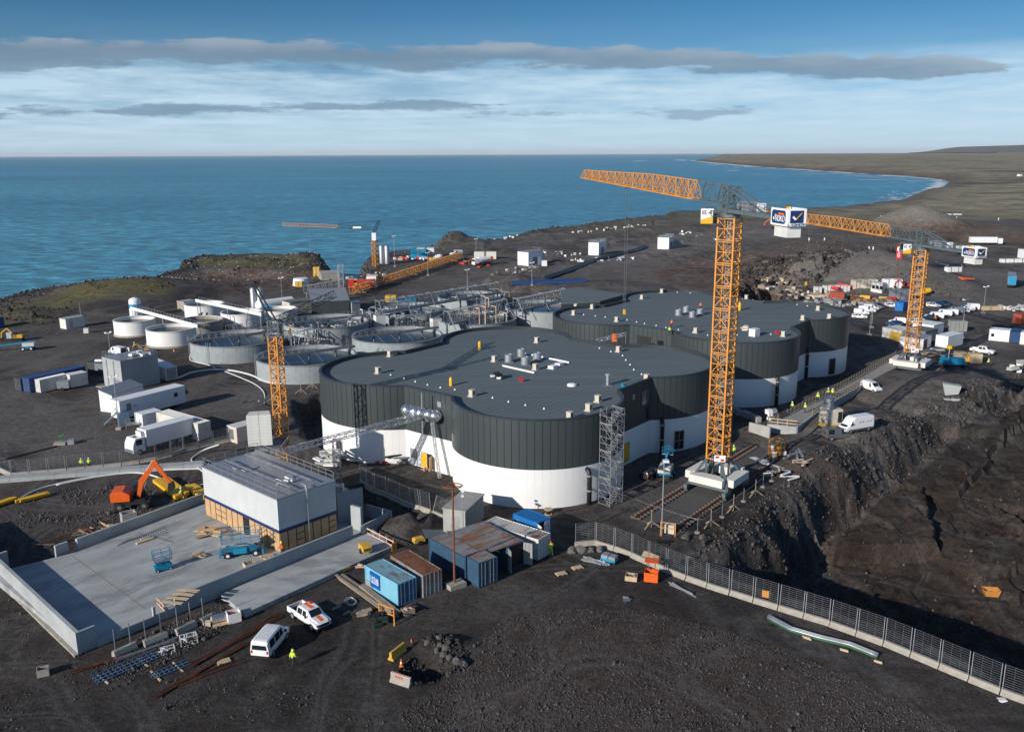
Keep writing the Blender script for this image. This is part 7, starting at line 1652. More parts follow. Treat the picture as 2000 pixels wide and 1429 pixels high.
def digger(label, a, rz, m='yellow_dirty', s=1.0, raised=True, grp='diggers at work'):
    r_ = thing('digger', label, 'excavator', on(*a), R(rz), grp)
    MB().box(-1.5*s,-1.1*s,0,1.5*s,-.6*s,.7*s).box(-1.5*s,.6*s,0,1.5*s,1.1*s,.7*s).build('track', 'rubber', r_); MB().box(-1.6*s,-1.0*s,.9*s,.9*s,1.0*s,1.9*s).build('engine_house', m, r_); MB().box(-.1*s,-.1*s,1.0*s,.95*s,1.0*s,2.6*s).build('cab', 'dark_car', r_)
    MB().bar((.8*s,-.4*s,1.4*s),(2.6*s,-.4*s,3.6*s),.35*s).bar((2.6*s,-.4*s,3.6*s),(4.2*s,-.4*s,2.4*s),.3*s).build('boom', m, r_); MB().bar((4.2*s,-.4*s,2.4*s),(4.4*s,-.4*s,.7*s),.28*s).build('dipper_arm', m, r_); MB().cbox((4.3*s,-.4*s,.5*s),(.8*s,.9*s,.7*s),0,0,.4).build('bucket', 'rubber', r_); return r_
digger('yellow digger behind the blue boom lift at the far left', (35, 665), 190, 'yellow_dirty', .9); crate('cabinet', 'grey box standing left of the yellow digger', 'box', (20, 660), (1.3,1.1,1.5), 0, 'galv', open_=False)
digger('small orange digger between the white tanks and the square grey building', (282, 688), 200, 'crane_orange', .6)
vn2 = vehicle('parked_van', 'white van with open rear doors behind the square grey building', 'van', VAN, [(4,.05)], 6, False, (.95, 3.95), group=None); place(vn2, (243, 694), (207, 688)); MB().box(-.03,-.7,.6,.02,.7,1.7).build('open_rear', 'black', vn2); MB().box(-.75,-.95,.5,-.02,-.9,1.75).build('rear_door', 'white_car', vn2)
person(265, 682, 200, 'person in lime suit between the white van and the white tanks', 'work')
jb = thing('junction_skid', 'green topped valve skid with cables on the empty left yard', 'valve skid', on(122, 868), R(10)); MB().box(-1.2,-.6,.05,.6,.6,.5).build('skid', 'concrete_old', jb); MB().box(.9,-.4,0,1.9,.5,.8).build('grey_box', 'galv', jb); MB().bar((0,0,.4),(0,0,1.5),.12).bar((-.5,0,1.3),(.5,0,1.7),.25).build('green_valve', 'green', jb)
hose('pair of black cables running left from the valve skid', [(-20, 905), (50, 888), (112, 872)], .12, 'black', .1, 'cable', 'cable')
def mast(label, a, h, arms=True, m='galv', grp='light masts'):
    r_ = thing('light_mast', label, 'light mast', on(*a), 0, grp); MB().cyl((0,0,0),(0,0,h),.09,8,.05).build('mast_pole', m, r_)
    if arms: MB().bar((-.6,0,h-.3),(.6,0,h-.1),.1).cbox((-.6,0,h-.15),(.4,.3,.3)).cbox((.6,0,h+.05),(.4,.3,.3)).build('lamp_head', 'white_paint', r_)
    MB().box(-.45,-.45,0,.45,.45,.4).build('foot', 'concrete_old', r_); return r_
mast('light mast left of the white van behind the square building', (218, 712), 7.5); mast('thin mast with a cross bar in front of the office trailer', (233, 838), 9.5); mast('thin mast beside the small grey hut', (158, 618), 4, False)
hose('fat pale hose from the white container across the yard to the large tank', [(330, 742), (350, 738), (372, 729), (410, 723), (450, 724), (490, 733), (520, 746), (550, 749), (590, 748), (628, 738)], .22); hose('thinner hose branching to the crane counterweight', [(440, 726), (470, 738), (500, 752), (516, 768), (516, 790), (508, 815, 3)], .12); hose('hose dropping from the left large tank to the yard', [(378, 690, 1.5), (371, 702), (385, 708), (410, 714), (424, 722)], .13)
hose('hose running along the foot of the nearest large tank', [(505, 742), (540, 750), (600, 744), (632, 732)], .12)
# ---------------------------------------------------------------- open fish tanks
WAT = MAT['water_tank']
def tank(label, cx, fy, R_, Hh, m='concrete_blue', base=None, ribs_=20, grp='open round tanks of the older farm', wl=.9, cen=None):
    """cx: photo x of the centre, fy: photo y of the front bottom edge"""
    if cen is None:
        f = at(cx, fy, 0); dn = Vector((f.x, f.y, 0)).normalized(); c = f+dn*R_
    else: c = Vector((*cen, 0))
    r_ = thing('fish_tank', label, 'tank', (c.x, c.y, gz(c)*0), 0, grp); t = .28
    n_ = 24; first = None; da = 360/n_
    for k in range(n_):
        if first is None:
            mb = MB(); vs = []
            for j in range(4):
                a = R(da*j/3*(1-.006)); 
                for rr, z in ((R_, -.6), (R_, Hh), (R_-t, Hh), (R_-t, .3)): vs.append((rr*math.cos(a), rr*math.sin(a), z))
            for j in range(3):
                for q in range(3): mb_f = (j*4+q, (j+1)*4+q, (j+1)*4+q+1, j*4+q+1); mb.f.append(mb_f); mb.m.append(0)
            mb.v = vs; first = mb.build('wall_panel', m, r_)
        else: inst(first, r_, (0,0,0), R(da*k))
    MB().lathe([(R_+.07,Hh-.22),(R_+.09,Hh+.04),(R_-t-.05,Hh+.04),(R_-t-.05,Hh-.1)], 72).build('rim', 'white_dirty' if m != 'concrete_blue' else 'galv', r_)
    MB().lathe([(0,Hh-wl),(R_-t-.01,Hh-wl)], 48).build('water_surface', 'water_tank', r_)
    if base: MB().lathe([(R_+.25,-.3),(R_+.25,.35),(R_+.02,.45)], 48).build('base_ring', base, r_)
    return r_, c
def walkway(par, c, a, b_, z, w=1.0, truss=False, m='galv', h=1.1, nm='walkway', dark='galv_dark', legs=True, hgt=2.6):
    A, B = Vector((*a, z))-par.location, Vector((*b_, z))-par.location; A.z = B.z = z; d = (B-A).normalized(); n_ = Vector((-d.y, d.x, 0)); mb = MB()
    mb.bar(A, B, w, .12); mb.bar(A+n_*w/2-Vector((0,0,.2)), B+n_*w/2-Vector((0,0,.2)), .12, .4); mb.bar(A-n_*w/2-Vector((0,0,.2)), B-n_*w/2-Vector((0,0,.2)), .12, .4); o = mb.build(nm, dark, par)
    if truss:
        lattice(MB(), A+Vector((0,0,hgt/2)), B+Vector((0,0,hgt/2)), w+.6, hgt, 1.6, .14, .08).build('lattice_truss', m, par)
        L_ = (B-A).length; k_ = max(2, int(L_/9))
        for i in range(k_+1):
            p = A+d*L_*i/k_; MB().bar(p-n_*(w+1.4)+Vector((0,0,-1.2)), p-n_*.4+Vector((0,0,hgt+.1)), .15).bar(p-n_*.4+Vector((0,0,hgt+.2)), p+n_*1.0+Vector((0,0,hgt+.2)), .18, .10).build('white_bracket', 'galv', par)
    else:
        for s in (-1, 1): railrun(par, [tuple(A+n_*s*w/2), tuple(B+n_*s*w/2)], h, 1.5, m)
    return o
def ladder(par, ang_, R_, Hh):
    c_, s_ = math.cos(ang_), math.sin(ang_); o = Vector((c_*(R_+.25), s_*(R_+.25), 0)); t_ = Vector((-s_, c_, 0))*.25; mb = MB().bar(o-t_, o-t_+Vector((0,0,Hh+1)), .06).bar(o+t_, o+t_+Vector((0,0,Hh+1)), .06)
    for k in range(10): mb.bar(o-t_+Vector((0,0,.4*k+.3)), o+t_+Vector((0,0,.4*k+.3)), .04)
    mb.build('ladder', 'galv', par)
W1, w1c = tank('leftmost small white round tank, front of the old farm', 266, 659, 5.2, 4.0, 'white_wall', 'concrete_old'); W2_, w2c = tank('small white round tank nearest the large left tank', 338, 680, 6.0, 4.1, 'white_wall', 'concrete_old')
W3, w3c = tank('small white round tank under the right gantry', 474, 640, 5.6, 3.6, 'white_wall'); W4, w4c = tank('small blue rimmed round tank behind the pipe bundles', 401, 622, 5.6, 3.6, 'white_paint')
W5, w5c = tank('low old round tank behind the front white tanks', 395, 652, 5.6, 3.0, 'concrete_old')
W6, w6c = tank('small round tank half hidden behind the dark crane jib', 545, 632, 5.4, 3.4, 'white_wall')
T6, t6 = tank('large pale blue round tank at the left end of the big tanks', 466, 710, 10.6, 3.9); T7, t7 = tank('large pale blue round tank behind the orange crane mast, nearest the tank hall', 602, 750, 10.6, 3.9)
T8, t8 = tank('large round tank in the middle of the old farm behind the timber stacks', 637, 0, 10.8, 3.9, cen=(at(637, 0+627, 3.9).x, at(637, 627, 3.9).y)); T9, t9 = tank('large round tank left of the roof corner of the near hall', 776, 0, 10.8, 3.9, cen=tuple(at(776, 653, 3.9)[:2]))
T10, t10 = tank('large round tank under the left part of the longest lattice bridge', 795, 0, 10.8, 3.9, cen=tuple(at(795, 602, 3.9)[:2])); T11, t11 = tank('large round tank under the right end of the longest lattice bridge', 915, 0, 9.8, 3.9, cen=tuple(at(917, 577, 3.9)[:2]))
T12, t12 = tank('large round tank behind the pinkish timber on the near hall edge', 930, 0, 10.6, 3.9, cen=tuple(at(930, 620, 3.9)[:2])); T13, t13 = tank('large pale blue round tank beside the left lobe of the far hall', 1062, 0, 10.6, 5.2, cen=tuple(at(1062, 597, 5.2)[:2]))
for T, c in ((T6, t6), (T7, t7)):
    ladder(T, R(200), 10.6, 3.9); ladder(T, R(250), 10.6, 3.9)
def across(T, c, a, Rr, z=4.6, **k):
    d = Vector((math.cos(a), math.sin(a), 0)); walkway(T, c, tuple((c-d*Rr)[:2]), tuple((c+d*Rr)[:2]), z, **k)
    m_ = MB()
    for s in (-.55, .05, .6): p = d*Rr*s; m_.cyl((p.x,p.y,z-2),(p.x,p.y,z),.25,8)
    m_.build('support_post', 'galv_dark', T)['kind'] = 'stuff'; m_ = MB()
    for s in (-.5,-.2,.15,.45): p = d*Rr*s; q_ = p+Vector((d.y,-d.x,0))*5; m_.bar((p.x,p.y,z-.1),(q_.x,q_.y,z-1.5),.05)
    m_.build('stay_wire', 'galv', T)
wa = R(34); 
for T, c in ((T6, t6), (T7, t7), (T8, t8), (T9, t9)): across(T, c, wa, 11.2)
# white feeding gantries over the small tanks
def gantry(label, a, b_, z=5.4):
    A, B = at(*a, z), at(*b_, z); r_ = thing('feed_gantry', label, 'gantry', (A.x, A.y, 0)); d = B-A; L_ = d.length; e = d.normalized(); n_ = Vector((-e.y, e.x, 0)); A0 = Vector((0,0,z)); 
    MB().bar(A0, A0+d, .9, .1).build('deck', 'galv', r_); k = int(L_/2.2)
    for i in range(k): MB().bar(A0+d*(i/k)+e*.05-n_*.5+Vector((0,0,.45)), A0+d*((i+1)/k)-e*.05-n_*.5+Vector((0,0,.45)), .06, .85).build('white_panel', 'white_paint', r_)
    railrun(r_, [tuple(A0+n_*.5), tuple(A0+d+n_*.5)], 1.3, 1.8)
    for t in (.02, .5, .98): p = d*t; MB().bar((p.x-n_.x*.4,p.y-n_.y*.4,0),(p.x-n_.x*.4,p.y-n_.y*.4,z),.14).bar((p.x+n_.x*.4,p.y+n_.y*.4,0),(p.x+n_.x*.4,p.y+n_.y*.4,z),.14).build('gantry_leg', 'galv', r_)
gantry('white panelled feeding gantry over the front pair of small tanks', (258, 604), (390, 640)); gantry('white panelled feeding gantry over the back small tanks', (385, 589), (514, 617))
fs = thing('feed_silo', 'white feed silo with blue band behind the leftmost white tank', 'silo', at(266, 618)); MB().lathe([(1.7,0),(1.7,4.6),(1.5,5.2),(.7,5.6),(0,5.7)], 24).build('silo_body', 'white_paint', fs, smooth=True); MB().lathe([(1.72,2.6),(1.72,3.8)], 24).build('blue_band', 'lift_blue', fs)
# long lattice bridges over the big tanks
def bridge(label, a, b_, z=5.0, hgt=3.0):
    A, B = at(*a, z), at(*b_, z); r_ = thing('lattice_bridge', label, 'lattice bridge', (A.x, A.y, 0), 0, 'lattice service bridges'); walkway(r_, None, (A.x, A.y), (B.x, B.y), z, 1.4, True, hgt=hgt)
    d = Vector((B.x-A.x, B.y-A.y, 0))
    for t in (0, .33, .66, 1): p = d*t; MB().cyl((p.x,p.y,0),(p.x,p.y,z),.22,8).build('support_post', 'galv_dark', r_)
bridge('longest silver lattice bridge over the back round tanks', (738, 610), (972, 571)); bridge('middle silver lattice bridge over the tank behind the near hall', (873, 632), (986, 606)); bridge('right silver lattice bridge beside the far hall', (1008, 606), (1102, 585), 6.0)
# plant between the tanks
silo2 = thing('oxygen_tank', 'pair of upright silver tanks behind the small round tanks', 'tank', at(497, 610)); 
for x in (0, 2.0): MB().lathe([(.95,0),(.95,7.2),(.7,7.5),(0,7.6)], 16, (x,0,0)).build('cylinder', 'galv', silo2, smooth=True)
lt = thing('liquid_tank', 'long white horizontal tank behind the small round tanks', 'tank', at(506, 612)); A, B = Vector((0,0,2.2)), at(570, 603)-at(506, 612)+Vector((0,0,2.2)); MB().cyl(A, B, 1.7, 20).build('tank_shell', 'white_paint', lt, smooth=False); MB().lathe([(1.7,0),(1.2,.5),(0,.8)], 20).build('tank_end', 'white_paint', lt, (0,0,2.2)).rotation_euler = ((0, R(-90), ang((0,0),(B.x,B.y)))); MB().box(1,-1.5,-.1,2,1.5,.8).box(B.x-2,B.y-1.5,-.1,B.x-1,B.y+1.5,.8).build('cradle', 'steel_blue', lt); MB().box(2,-1.9,1.4,4.5,-1.6,3.0).build('blue_print', 'lift_blue', lt)
hut('pump_house', 'cream pump house with flat grey roof behind the middle large tank', 'building', (552, 612), (579, 620), 11.0, 3.8, 'vent_beige', 'roof_old', windows=(('f', 1.6, 1.4, .6, 1.4, 'window', 'glass'), ('f', 2.9, 1.4, .6, 1.4, 'window', 'glass')), L_=5.0)
hut('process_building', 'dark panelled building with sloped roof right of the pump house', 'building', (610, 616), (683, 612), 9.0, 4.0, 'clad', 'galv', slope=2.4); hut('round_shed', 'small grey blue shed at the right end of the dark panelled building', 'shed', (688, 612), (704, 610), 4.0, 3.2, 'concrete_blue', 'galv')
sc_ = thing('pipe_bridge', 'silver pipe bridge with railings above the dark panelled building', 'pipe bridge', at(600, 596)); Bp = at(668, 583)-at(600, 596); lattice(MB(), (0,0,5), (Bp.x,Bp.y,5.0), 2.2, 2.4, 1.5, .12, .08).build('lattice', 'galv', sc_); MB().bar((0,0,0),(0,0,4),.2).bar((Bp.x,Bp.y,0),(Bp.x,Bp.y,4),.2).build('pipe_leg', 'galv', sc_)
dk = thing('lattice_derrick', 'tall grey twin post derrick behind the old farm', 'derrick', at(669, 598)); lattice(MB(), (0,0,0), (0,0,13), 1.6, 1.6, 2.0, .16, .07, up=Vector((0,1,0))).build('derrick_frame', 'galv', dk)
def clutter(label, a, b_, n, m, seed, name='pipework', cat='pipework', h=2.0, stepz=.5, L_=(1.5, 5), w=.14, depth=5.0, fr=True):
    rs = random.Random(seed); A, B = at(*a), at(*b_); r_ = thing(name, label, cat, A, ang(A, B)); LL = (B-A).length
    for k in range(n):
        x, y, z = rs.uniform(0, LL), rs.uniform(-depth/2, depth/2), rs.uniform(.2, h); l = rs.uniform(*L_); mm = rs.choice(m)
        if rs.random() < .35: MB().bar((0,0,0),(0,0,z+.8),w).bar((0,0,z+.8),(0,l*.5,z+.8),w).build('pipe', mm, r_, (x, y, 0))
        else: MB().bar((-l/2,0,z),(l/2,0,z),w).bar((-l/2,0,0),(-l/2,0,z),w*.8).bar((l/2,0,0),(l/2,0,z),w*.8).build('pipe_run', mm, r_, (x, y, 0), rs.choice((0, 0, math.pi/2, .1)))
    return r_
clutter('dense grey pipework between the two nearest large tanks', (555, 694), (690, 655), 90, ['galv', 'galv_dark', 'white_dirty'], 1, h=4.4, w=.16)
clutter('stacked timber and silver pipes between the middle large tanks', (560, 668), (700, 648), 90, ['timber_old', 'ply_pink', 'galv', 'timber'], 2, h=3.6, w=.22)
clutter('silver pipework and ducts left of the longest lattice bridge', (715, 640), (800, 622), 80, ['galv', 'galv', 'galv_dark', 'white_paint'], 3, h=4.4, w=.22)
clutter('grey pipe manifold in front of the middle lattice bridge', (770, 650), (880, 628), 90, ['galv', 'galv_dark', 'galv'], 4, h=4.2, w=.2)
clutter('timber formwork and silver pipes under the longest bridge right part', (870, 610), (985, 590), 80, ['timber', 'timber_old', 'galv'], 5, h=3.6, w=.22)
clutter('black insulated pipes between the small round tanks', (362, 636), (430, 634), 26, ['black_pipe', 'galv_dark', 'galv'], 6, h=2.6, w=.35)
clutter('silver railings and pipes beside the back small tanks', (450, 662), (560, 650), 60, ['galv', 'galv_dark'], 7, h=4.5, w=.14)
clutter('pinkish timber falsework at the far edge of the near hall', (905, 665), (985, 652), 26, ['ply_pink', 'timber'], 8, 'timber_falsework', 'falsework', h=10.5, w=.2, depth=3)
for a, t in (((742, 648), 'white blower box with dark duct left of the manifold'), ((852, 655), 'second white blower box beside the manifold')): crate('blower_box', t, 'blower', a, (2.6,2.0,4.6), 30, 'white_dirty', ('galv', 1), open_=False)
hut('service_block', 'plain pale blue service block below the left end of the longest bridge', 'service block', (762, 640), (800, 632), 4, 3.8, 'concrete_blue', 'galv')
# ---------------------------------------------------------------- ramp and plant on the right
Z1 = 1.4
rp = thing('concrete_ramp', 'raised concrete ramp with timber rails running along the far tank hall', 'ramp', (at(1537, 812, Z1).x, at(1537, 812, Z1).y, 0)); O = Vector((rp.location.x, rp.location.y, 0))
lft = [(1500, 828), (1537, 812), (1600, 779), (1668, 742), (1752, 694)]; rgt = [(1556, 834), (1586, 812), (1632, 782), (1690, 748), (1790, 694)]
Lp = [at(a, b_, Z1)-O for a, b_ in lft]; Rp = [at(a, b_, Z1)-O for a, b_ in rgt]
vs = [(p.x, p.y, Z1) for p in Lp]+[(p.x, p.y, Z1) for p in Rp]; n = 5
MB().add(vs, [(i+n, i+1+n, i+1, i) for i in range(n-1)]).build('deck', 'deck', rp)
def ribbon(pts, z0, z1, t, nm, m, par):
    for a, b_ in zip(pts[:-1], pts[1:]): MB().bar(Vector((a.x,a.y,(z0+z1)/2)), Vector((b_.x,b_.y,(z0+z1)/2)), t, z1-z0).build(nm, m, par)
ribbon(Rp[:3], -.6, Z1+.05, .3, 'side_wall', 'concrete_new', rp); ribbon(Lp[:3], -.6, Z1-.02, .3, 'side_wall', 'concrete', rp); ribbon([Lp[0], Rp[0]], -.6, Z1+.06, .3, 'end_wall', 'concrete_new', rp); ribbon(Rp[2:], -.6, Z1-.05, .25, 'side_wall', 'concrete', rp); ribbon(Lp[2:], -.6, Z1-.03, .25, 'side_wall', 'concrete', rp)
def timber_rail(pts, m='timber_old', nm='timber_rail', z=Z1):
    f0 = None
    for a, b_ in zip(pts[:-1], pts[1:]):
        for h in (.5, 1.05): MB().bar(Vector((a.x,a.y,z+h)), Vector((b_.x,b_.y,z+h)), .05, .15).build('rail_board', m, rp)
        k = max(1, int((b_-a).length/1.5))
        for i in range(k):
            p = a.lerp(b_, i/k)
            if f0 is None: f0 = MB().box(-.06,-.06,-.1,.06,.06,1.2).build('rail_post', m, rp, (p.x, p.y, z))
            else: inst(f0, rp, (p.x, p.y, z))
timber_rail([p for p in Lp]); timber_rail(Rp[1:4]); timber_rail([Lp[0], Rp[0]], 'timber')
for a, lab in (((1506, 820), 'grey machine under plastic on the near end of the ramp'),): heap('covered_machine', lab, 'machine', a, 5, (1.2,.9,.7), ['tarp_white', 'galv'], (.5,.4), z=Z1)
for (x, y, t) in ((1547, 803, 'person in lime vest at the ramp edge, nearest the beige tower machine'), (1572, 806, 'person in lime vest in the middle of the ramp beside the first one'), (1597, 785, 'person in lime vest walking up the ramp behind the first two')): person(x, y, 200, t, 'stand' if x != 1597 else 'walk', z=Z1)
person(1619, 776, 150, 'person in lime jacket, left one of the group at the ramp landing', 'work', z=Z1); person(1625, 777, 60, 'person in lime jacket, right one of the group at the ramp landing', 'work', z=Z1)
person(1703, 836, 160, 'person in lime jacket standing behind the long white van'); person(1930, 716, 100, 'person in lime jacket alone on the far right yard'); person(1432, 893, 90, 'person in yellow jacket at the foot of the tallest crane mast', z=4.5)
person(1311, 641, 60, 'person in orange at the edge of the far roof beside the drums', 'work', 'hi_orange', 'red', z=ZR); person(1307, 655, 80, 'person in red helmet near the edge of the far roof', 'stand', 'hi_vis', 'red', z=ZR); person(1368, 606, 80, 'person beside the drums on the far roof', 'stand', 'hi_orange', 'red', z=ZR); person(1826, 628, 80, 'person beside the parked cars at the far right', 'stand', 'hi_orange', 'sign_white')
person(1302, 672, 60, 'left person on the blue platform against the far hall wall', 'work', 'hi_vis', 'red', z=8.6); person(1306, 671, 120, 'right person on the blue platform against the far hall wall', 'work', 'cloth_dark', 'red', z=8.6)
bl_ = thing('boom_basket', 'blue lift basket held against the cladding of the far hall', 'lift', at(1304, 672, 8.6)); MB().box(-1,-.5,-.1,1,.5,0).build('basket_floor', 'lift_blue', bl_); railrun(bl_, [(-1,-.5,0),(1,-.5,0),(1,.5,0),(-1,.5,0),(-1,-.5,0)], 1.1, .8, 'lift_blue'); MB().bar((0,0,-.1),(0,0,-8.6),.25).build('boom', 'lift_blue', bl_)
# retaining walls and dumped blocks below the hall
wallpx('retaining_wall', 'low curved concrete wall at the foot of the ramp end', (1462, 842), (1502, 856), .3, 1.6, 2.0, 'concrete', z=0)
for k, (a, b_) in enumerate((((1430, 806), (1440, 812)), ((1447, 812), (1462, 818)), ((1466, 820), (1478, 826)))): wallpx('concrete_block', ('first', 'second', 'third')[k]+' dumped concrete block below the far hall left of the ramp', a, b_, .9, 1.0, 1.0, 'concrete', cat='concrete block')
tw = thing('beige_mixer', 'beige tower machine with silver top parked beside the ramp', 'machine', on(1620, 832), R(10)); MB().box(-1.5,-1.2,.5,1.5,1.2,3.0).build('machine_body', 'vent_beige', tw); MB().cyl((-.4,0,3.0),(-.4,0,4.8),.8,16).build('hopper', 'galv', tw); MB().box(-1.6,-1.3,0,1.6,1.3,.5).build('yellow_base', 'yellow_dirty', tw); MB().box(.7,-1.24,.8,1.4,-1.2,2.6).build('open_door', 'black', tw)
bv = vehicle('delivery_van', 'long white van with lettering on its side below the ramp', 'van', BIGVAN, [(4,.10)], 5, False, (1.1, 4.9), wr=.36, group=None, extra=mirror(4.6, 1.6)); place(bv, (1697, 836), (1648, 848)); MB().box(.2,.985,.5,5.3,1.015,.68).build('side_strip', 'rubber', bv)
o = text(MB(), 'FIRE  FIRE', .4, 2.6, sw=.1).build('lettering', 'sign_navy', bv, (1.9, 1.03, 1.75), math.pi) if False else text(MB(), 'r r  r r', .36, 2.6, sw=.1, skew=.3).build('script_lettering', 'sign_navy', bv, (1.9, 1.03, 1.75), math.pi)
gv = vehicle('parked_van', 'dark grey van parked in front of the long white van', 'van', VAN, [(2,.06),(4,.05)], 6, True, (.95, 3.95), paint='grey_car', group=None); place(gv, (1608, 858), (1655, 846))
sv = vehicle('parked_van', 'small white van parked at the near end of the far crane rails', 'van', SMALLVAN, [(3,.08)], 4, False, (.85, 3.5), wr=.33, group=None, extra=mirror(2.9, 1.15)); place(sv, (1686, 758), (1722, 765))
pk2 = dup(pk, (0,0,0), 0, 'white pickup without stripes parked before the blue and white cabins')
for c in list(pk2.children):
    if 'stripe' in c.name: bpy.data.objects.remove(c)
place(pk2, (1896, 687), (1930, 692))
oc = thing('orange_cage', 'orange mesh cage machine with white weights below the ramp', 'machine cage', on(1516, 890), R(15))
for x in (-.9, .9):
    for y in (-.7, .7): MB().bar((x,y,0),(x,y,2.6),.12).build('upright', 'crane_orange', oc)
for z in (.3, 1.3, 2.6):
    for p, q_ in (((-.9,-.7,z),(.9,-.7,z)),((-.9,.7,z),(.9,.7,z)),((-.9,-.7,z),(-.9,.7,z)),((.9,-.7,z),(.9,.7,z))): MB().bar(p, q_, .1).build('cage_bar', 'crane_orange', oc)
MB().box(-.6,-.5,.1,.6,.5,1.6).build('machine_block', 'crane_orange', oc); MB().box(-1.1,-.9,.2,-.5,-.75,.9).box(.6,-.9,.3,1.15,-.75,.9).box(-1.2,-.8,1.3,-1.0,-.3,2.0).build('white_weight', 'white_paint', oc)
# blue lift in the shade of the near hall
lf = boomlift('blue boom lift in the shade between the near hall and the tall crane', (1300, 930), 70, 2.4, up=1.2); 
dc = vehicle('parked_car', 'dark red car in deep shade beside the blue boom lift', 'car', CAR, [(1,.08),(2,.05),(3,.06)], 4, True, (.8, 3.4), paint='dark_car', group=None); place(dc, (1256, 938), (1282, 924))
heap('white_sheeting', 'white sheeting lying across the far end of the near crane rails', 'sheeting', (1500, 903), 4, (5.0,1.2,.05), 'tarp_white', (1.4,.6), rz=-35)
heap('timber_debris', 'white and timber offcuts beside the right crane rail', 'offcuts', (1530, 930), 12, (1.6,.3,.15), ['tarp_white', 'timber', 'galv'], (1.4,2.4), rz=40); heap('timber_debris', 'pale offcuts farther along beside the spoil heap', 'offcuts', (1572, 903), 9, (1.8,.3,.12), ['timber', 'ply_pink', 'tarp_white'], (1.4,1.2), rz=30)
heap('steel_profiles', 'grey profiles leaning at the far corner of the near rails', 'steel profiles', (1555, 888), 4, (5.5,.3,.2), 'galv', (.5,.6), rz=50)
cnc = thing('tipped_chamber', 'pale concrete ring lying tipped on the spoil bank', 'concrete ring', on(1846, 772), R(-20)); MB().extrude_y([(0,0),(2.2,.4),(2.6,1.9),(-.6,2.2)], 0, 1.6).build('shell', 'concrete_new', cnc); heap('pale_slabs', 'pale slabs lying below the tipped concrete ring', 'slabs', (1860, 782), 3, (1.6,.8,.2), 'concrete_new', (.8,.4))
for a, b_, lab in (((1716, 702), (1722, 690), ''),): pass
def gen(label, a, rz):
    r_ = thing('pump_unit', label, 'pump unit', on(*a), R(rz)); MB().box(-2.6,-1.1,.7,2.6,1.1,1.0).build('frame', 'lift_blue', r_)
    for x in (-1.7, .2, 1.6): MB().box(x-.7,-1.0,1.0,x+.6,1.0,2.0).build('blue_box', 'lift_blue', r_)
    for x in (-1.8, 1.8):
        for y in (-1.05, 1.05): MB().cyl((x,y-.16,.4),(x,y+.16,.4),.4,14).build('wheel', 'rubber', r_)
    railrun(r_, [(-2.5,-1,2.0),(2.5,-1,2.0),(2.5,1,2.0)], .9, 1.0, 'lift_blue'); MB().bar((-1.0,0,2.0),(-1.0,0,4.2),.1).build('lamp_pole', 'white_paint', r_); return r_
gen('blue wheeled lift unit parked right of the far crane', (1860, 716), -8)
for k, (a, m, sz, t) in enumerate((((1874, 700), 'timber', (2.2,1.8,1.5), 'plywood box behind the blue wheeled unit'), ((1888, 706), 'yellow_dirty', (1.8,1.6,1.6), 'yellow box right of the blue wheeled unit'), ((1903, 707), 'timber', (2.6,2.0,2.0), 'tall timber crate right of the yellow box'))): crate('crate', t, 'crate', a, sz, -10, m, (m, 1), open_=False)
heap('timber_debris', 'loose timber and plates scattered before the blue wheeled unit', 'timber debris', (1832, 694), 14, (2.6,.4,.1), ['timber', 'timber_old', 'galv'], (4.5,1.6)); heap('plate_stack', 'flat grey plates behind the scattered timber', 'plates', (1826, 684), 4, (2.6,1.6,.12), 'galv', (1.4,.5))
heap('white_sacks', 'white bags and grey blocks at the far right edge', 'bags', (1984, 728), 7, (1.3,1.0,.8), ['tarp_white', 'concrete'], (1.4,1.0)); heap('yellow_planks', 'yellow beams and grey sheets at the right picture edge', 'beams', (1990, 752), 7, (3.0,.5,.2), ['yellow_dirty', 'galv', 'timber_old'], (1.6,.8))
# cabins
hut('site_hut', 'long white hut with a yellow lit opening beside the far crane mast', 'hut', (1722, 660), (1760, 668), 5.5, 2.7, 'white_dirty', 'white_dirty', windows=(('f', 2.2, .1, 4.0, 2.1, 'yellow_opening', 'yellow_dirty'),), over=.05)
hut('site_hut', 'white hut in front of the far crane mast, brown door on its right end', 'hut', (1756, 678), (1802, 684), 6.0, 2.7, 'white_paint', 'galv', door=('r', .3, .1, 2.6, 2.3, 'brown_door', 'cont_rust'), over=.05)
hut('site_hut', 'grey hut behind the brown doored hut', 'hut', (1806, 668), (1830, 662), 5.0, 2.6, 'galv_dark', 'roof_old'); hut('site_hut', 'white cabin with white roof behind the grey hut', 'cabin', (1822, 656), (1842, 650), 5.5, 2.6, 'white_paint', 'white_paint', over=.05)
hut('site_hut', 'grey slatted cabin left of the white cabin with yellow step', 'cabin', (1826, 676), (1850, 679), 4.0, 2.4, 'galv', 'roof_old'); hut('site_hut', 'white cabin with a yellow box at its foot', 'cabin', (1850, 680), (1880, 672), 3.0, 2.7, 'white_paint', 'white_paint', over=.04); crate('yellow_box', 'small yellow box at the foot of the white cabin', 'box', (1856, 681), (1.6,.7,.7), -10, 'yellow', open_=False)
gt = thing('grey_tank_row', 'four dark grey upright tanks in a row behind the cabins', 'tank', on(1857, 648), ang(on(1857, 648), on(1884, 648)));
for k in range(4): MB().box(k*1.05,0,.1,k*1.05+.95,2.2,2.8).build('tank_cell', 'cont_grey', gt)
hut('site_cabin', 'white double cabin with a small dark window at the far right', 'cabin', (1930, 664), (1970, 668), 3.4, 2.7, 'white_paint', 'white_paint', windows=(('f', .5, 1.0, .7, .8, 'window', 'glass'),), over=.05)
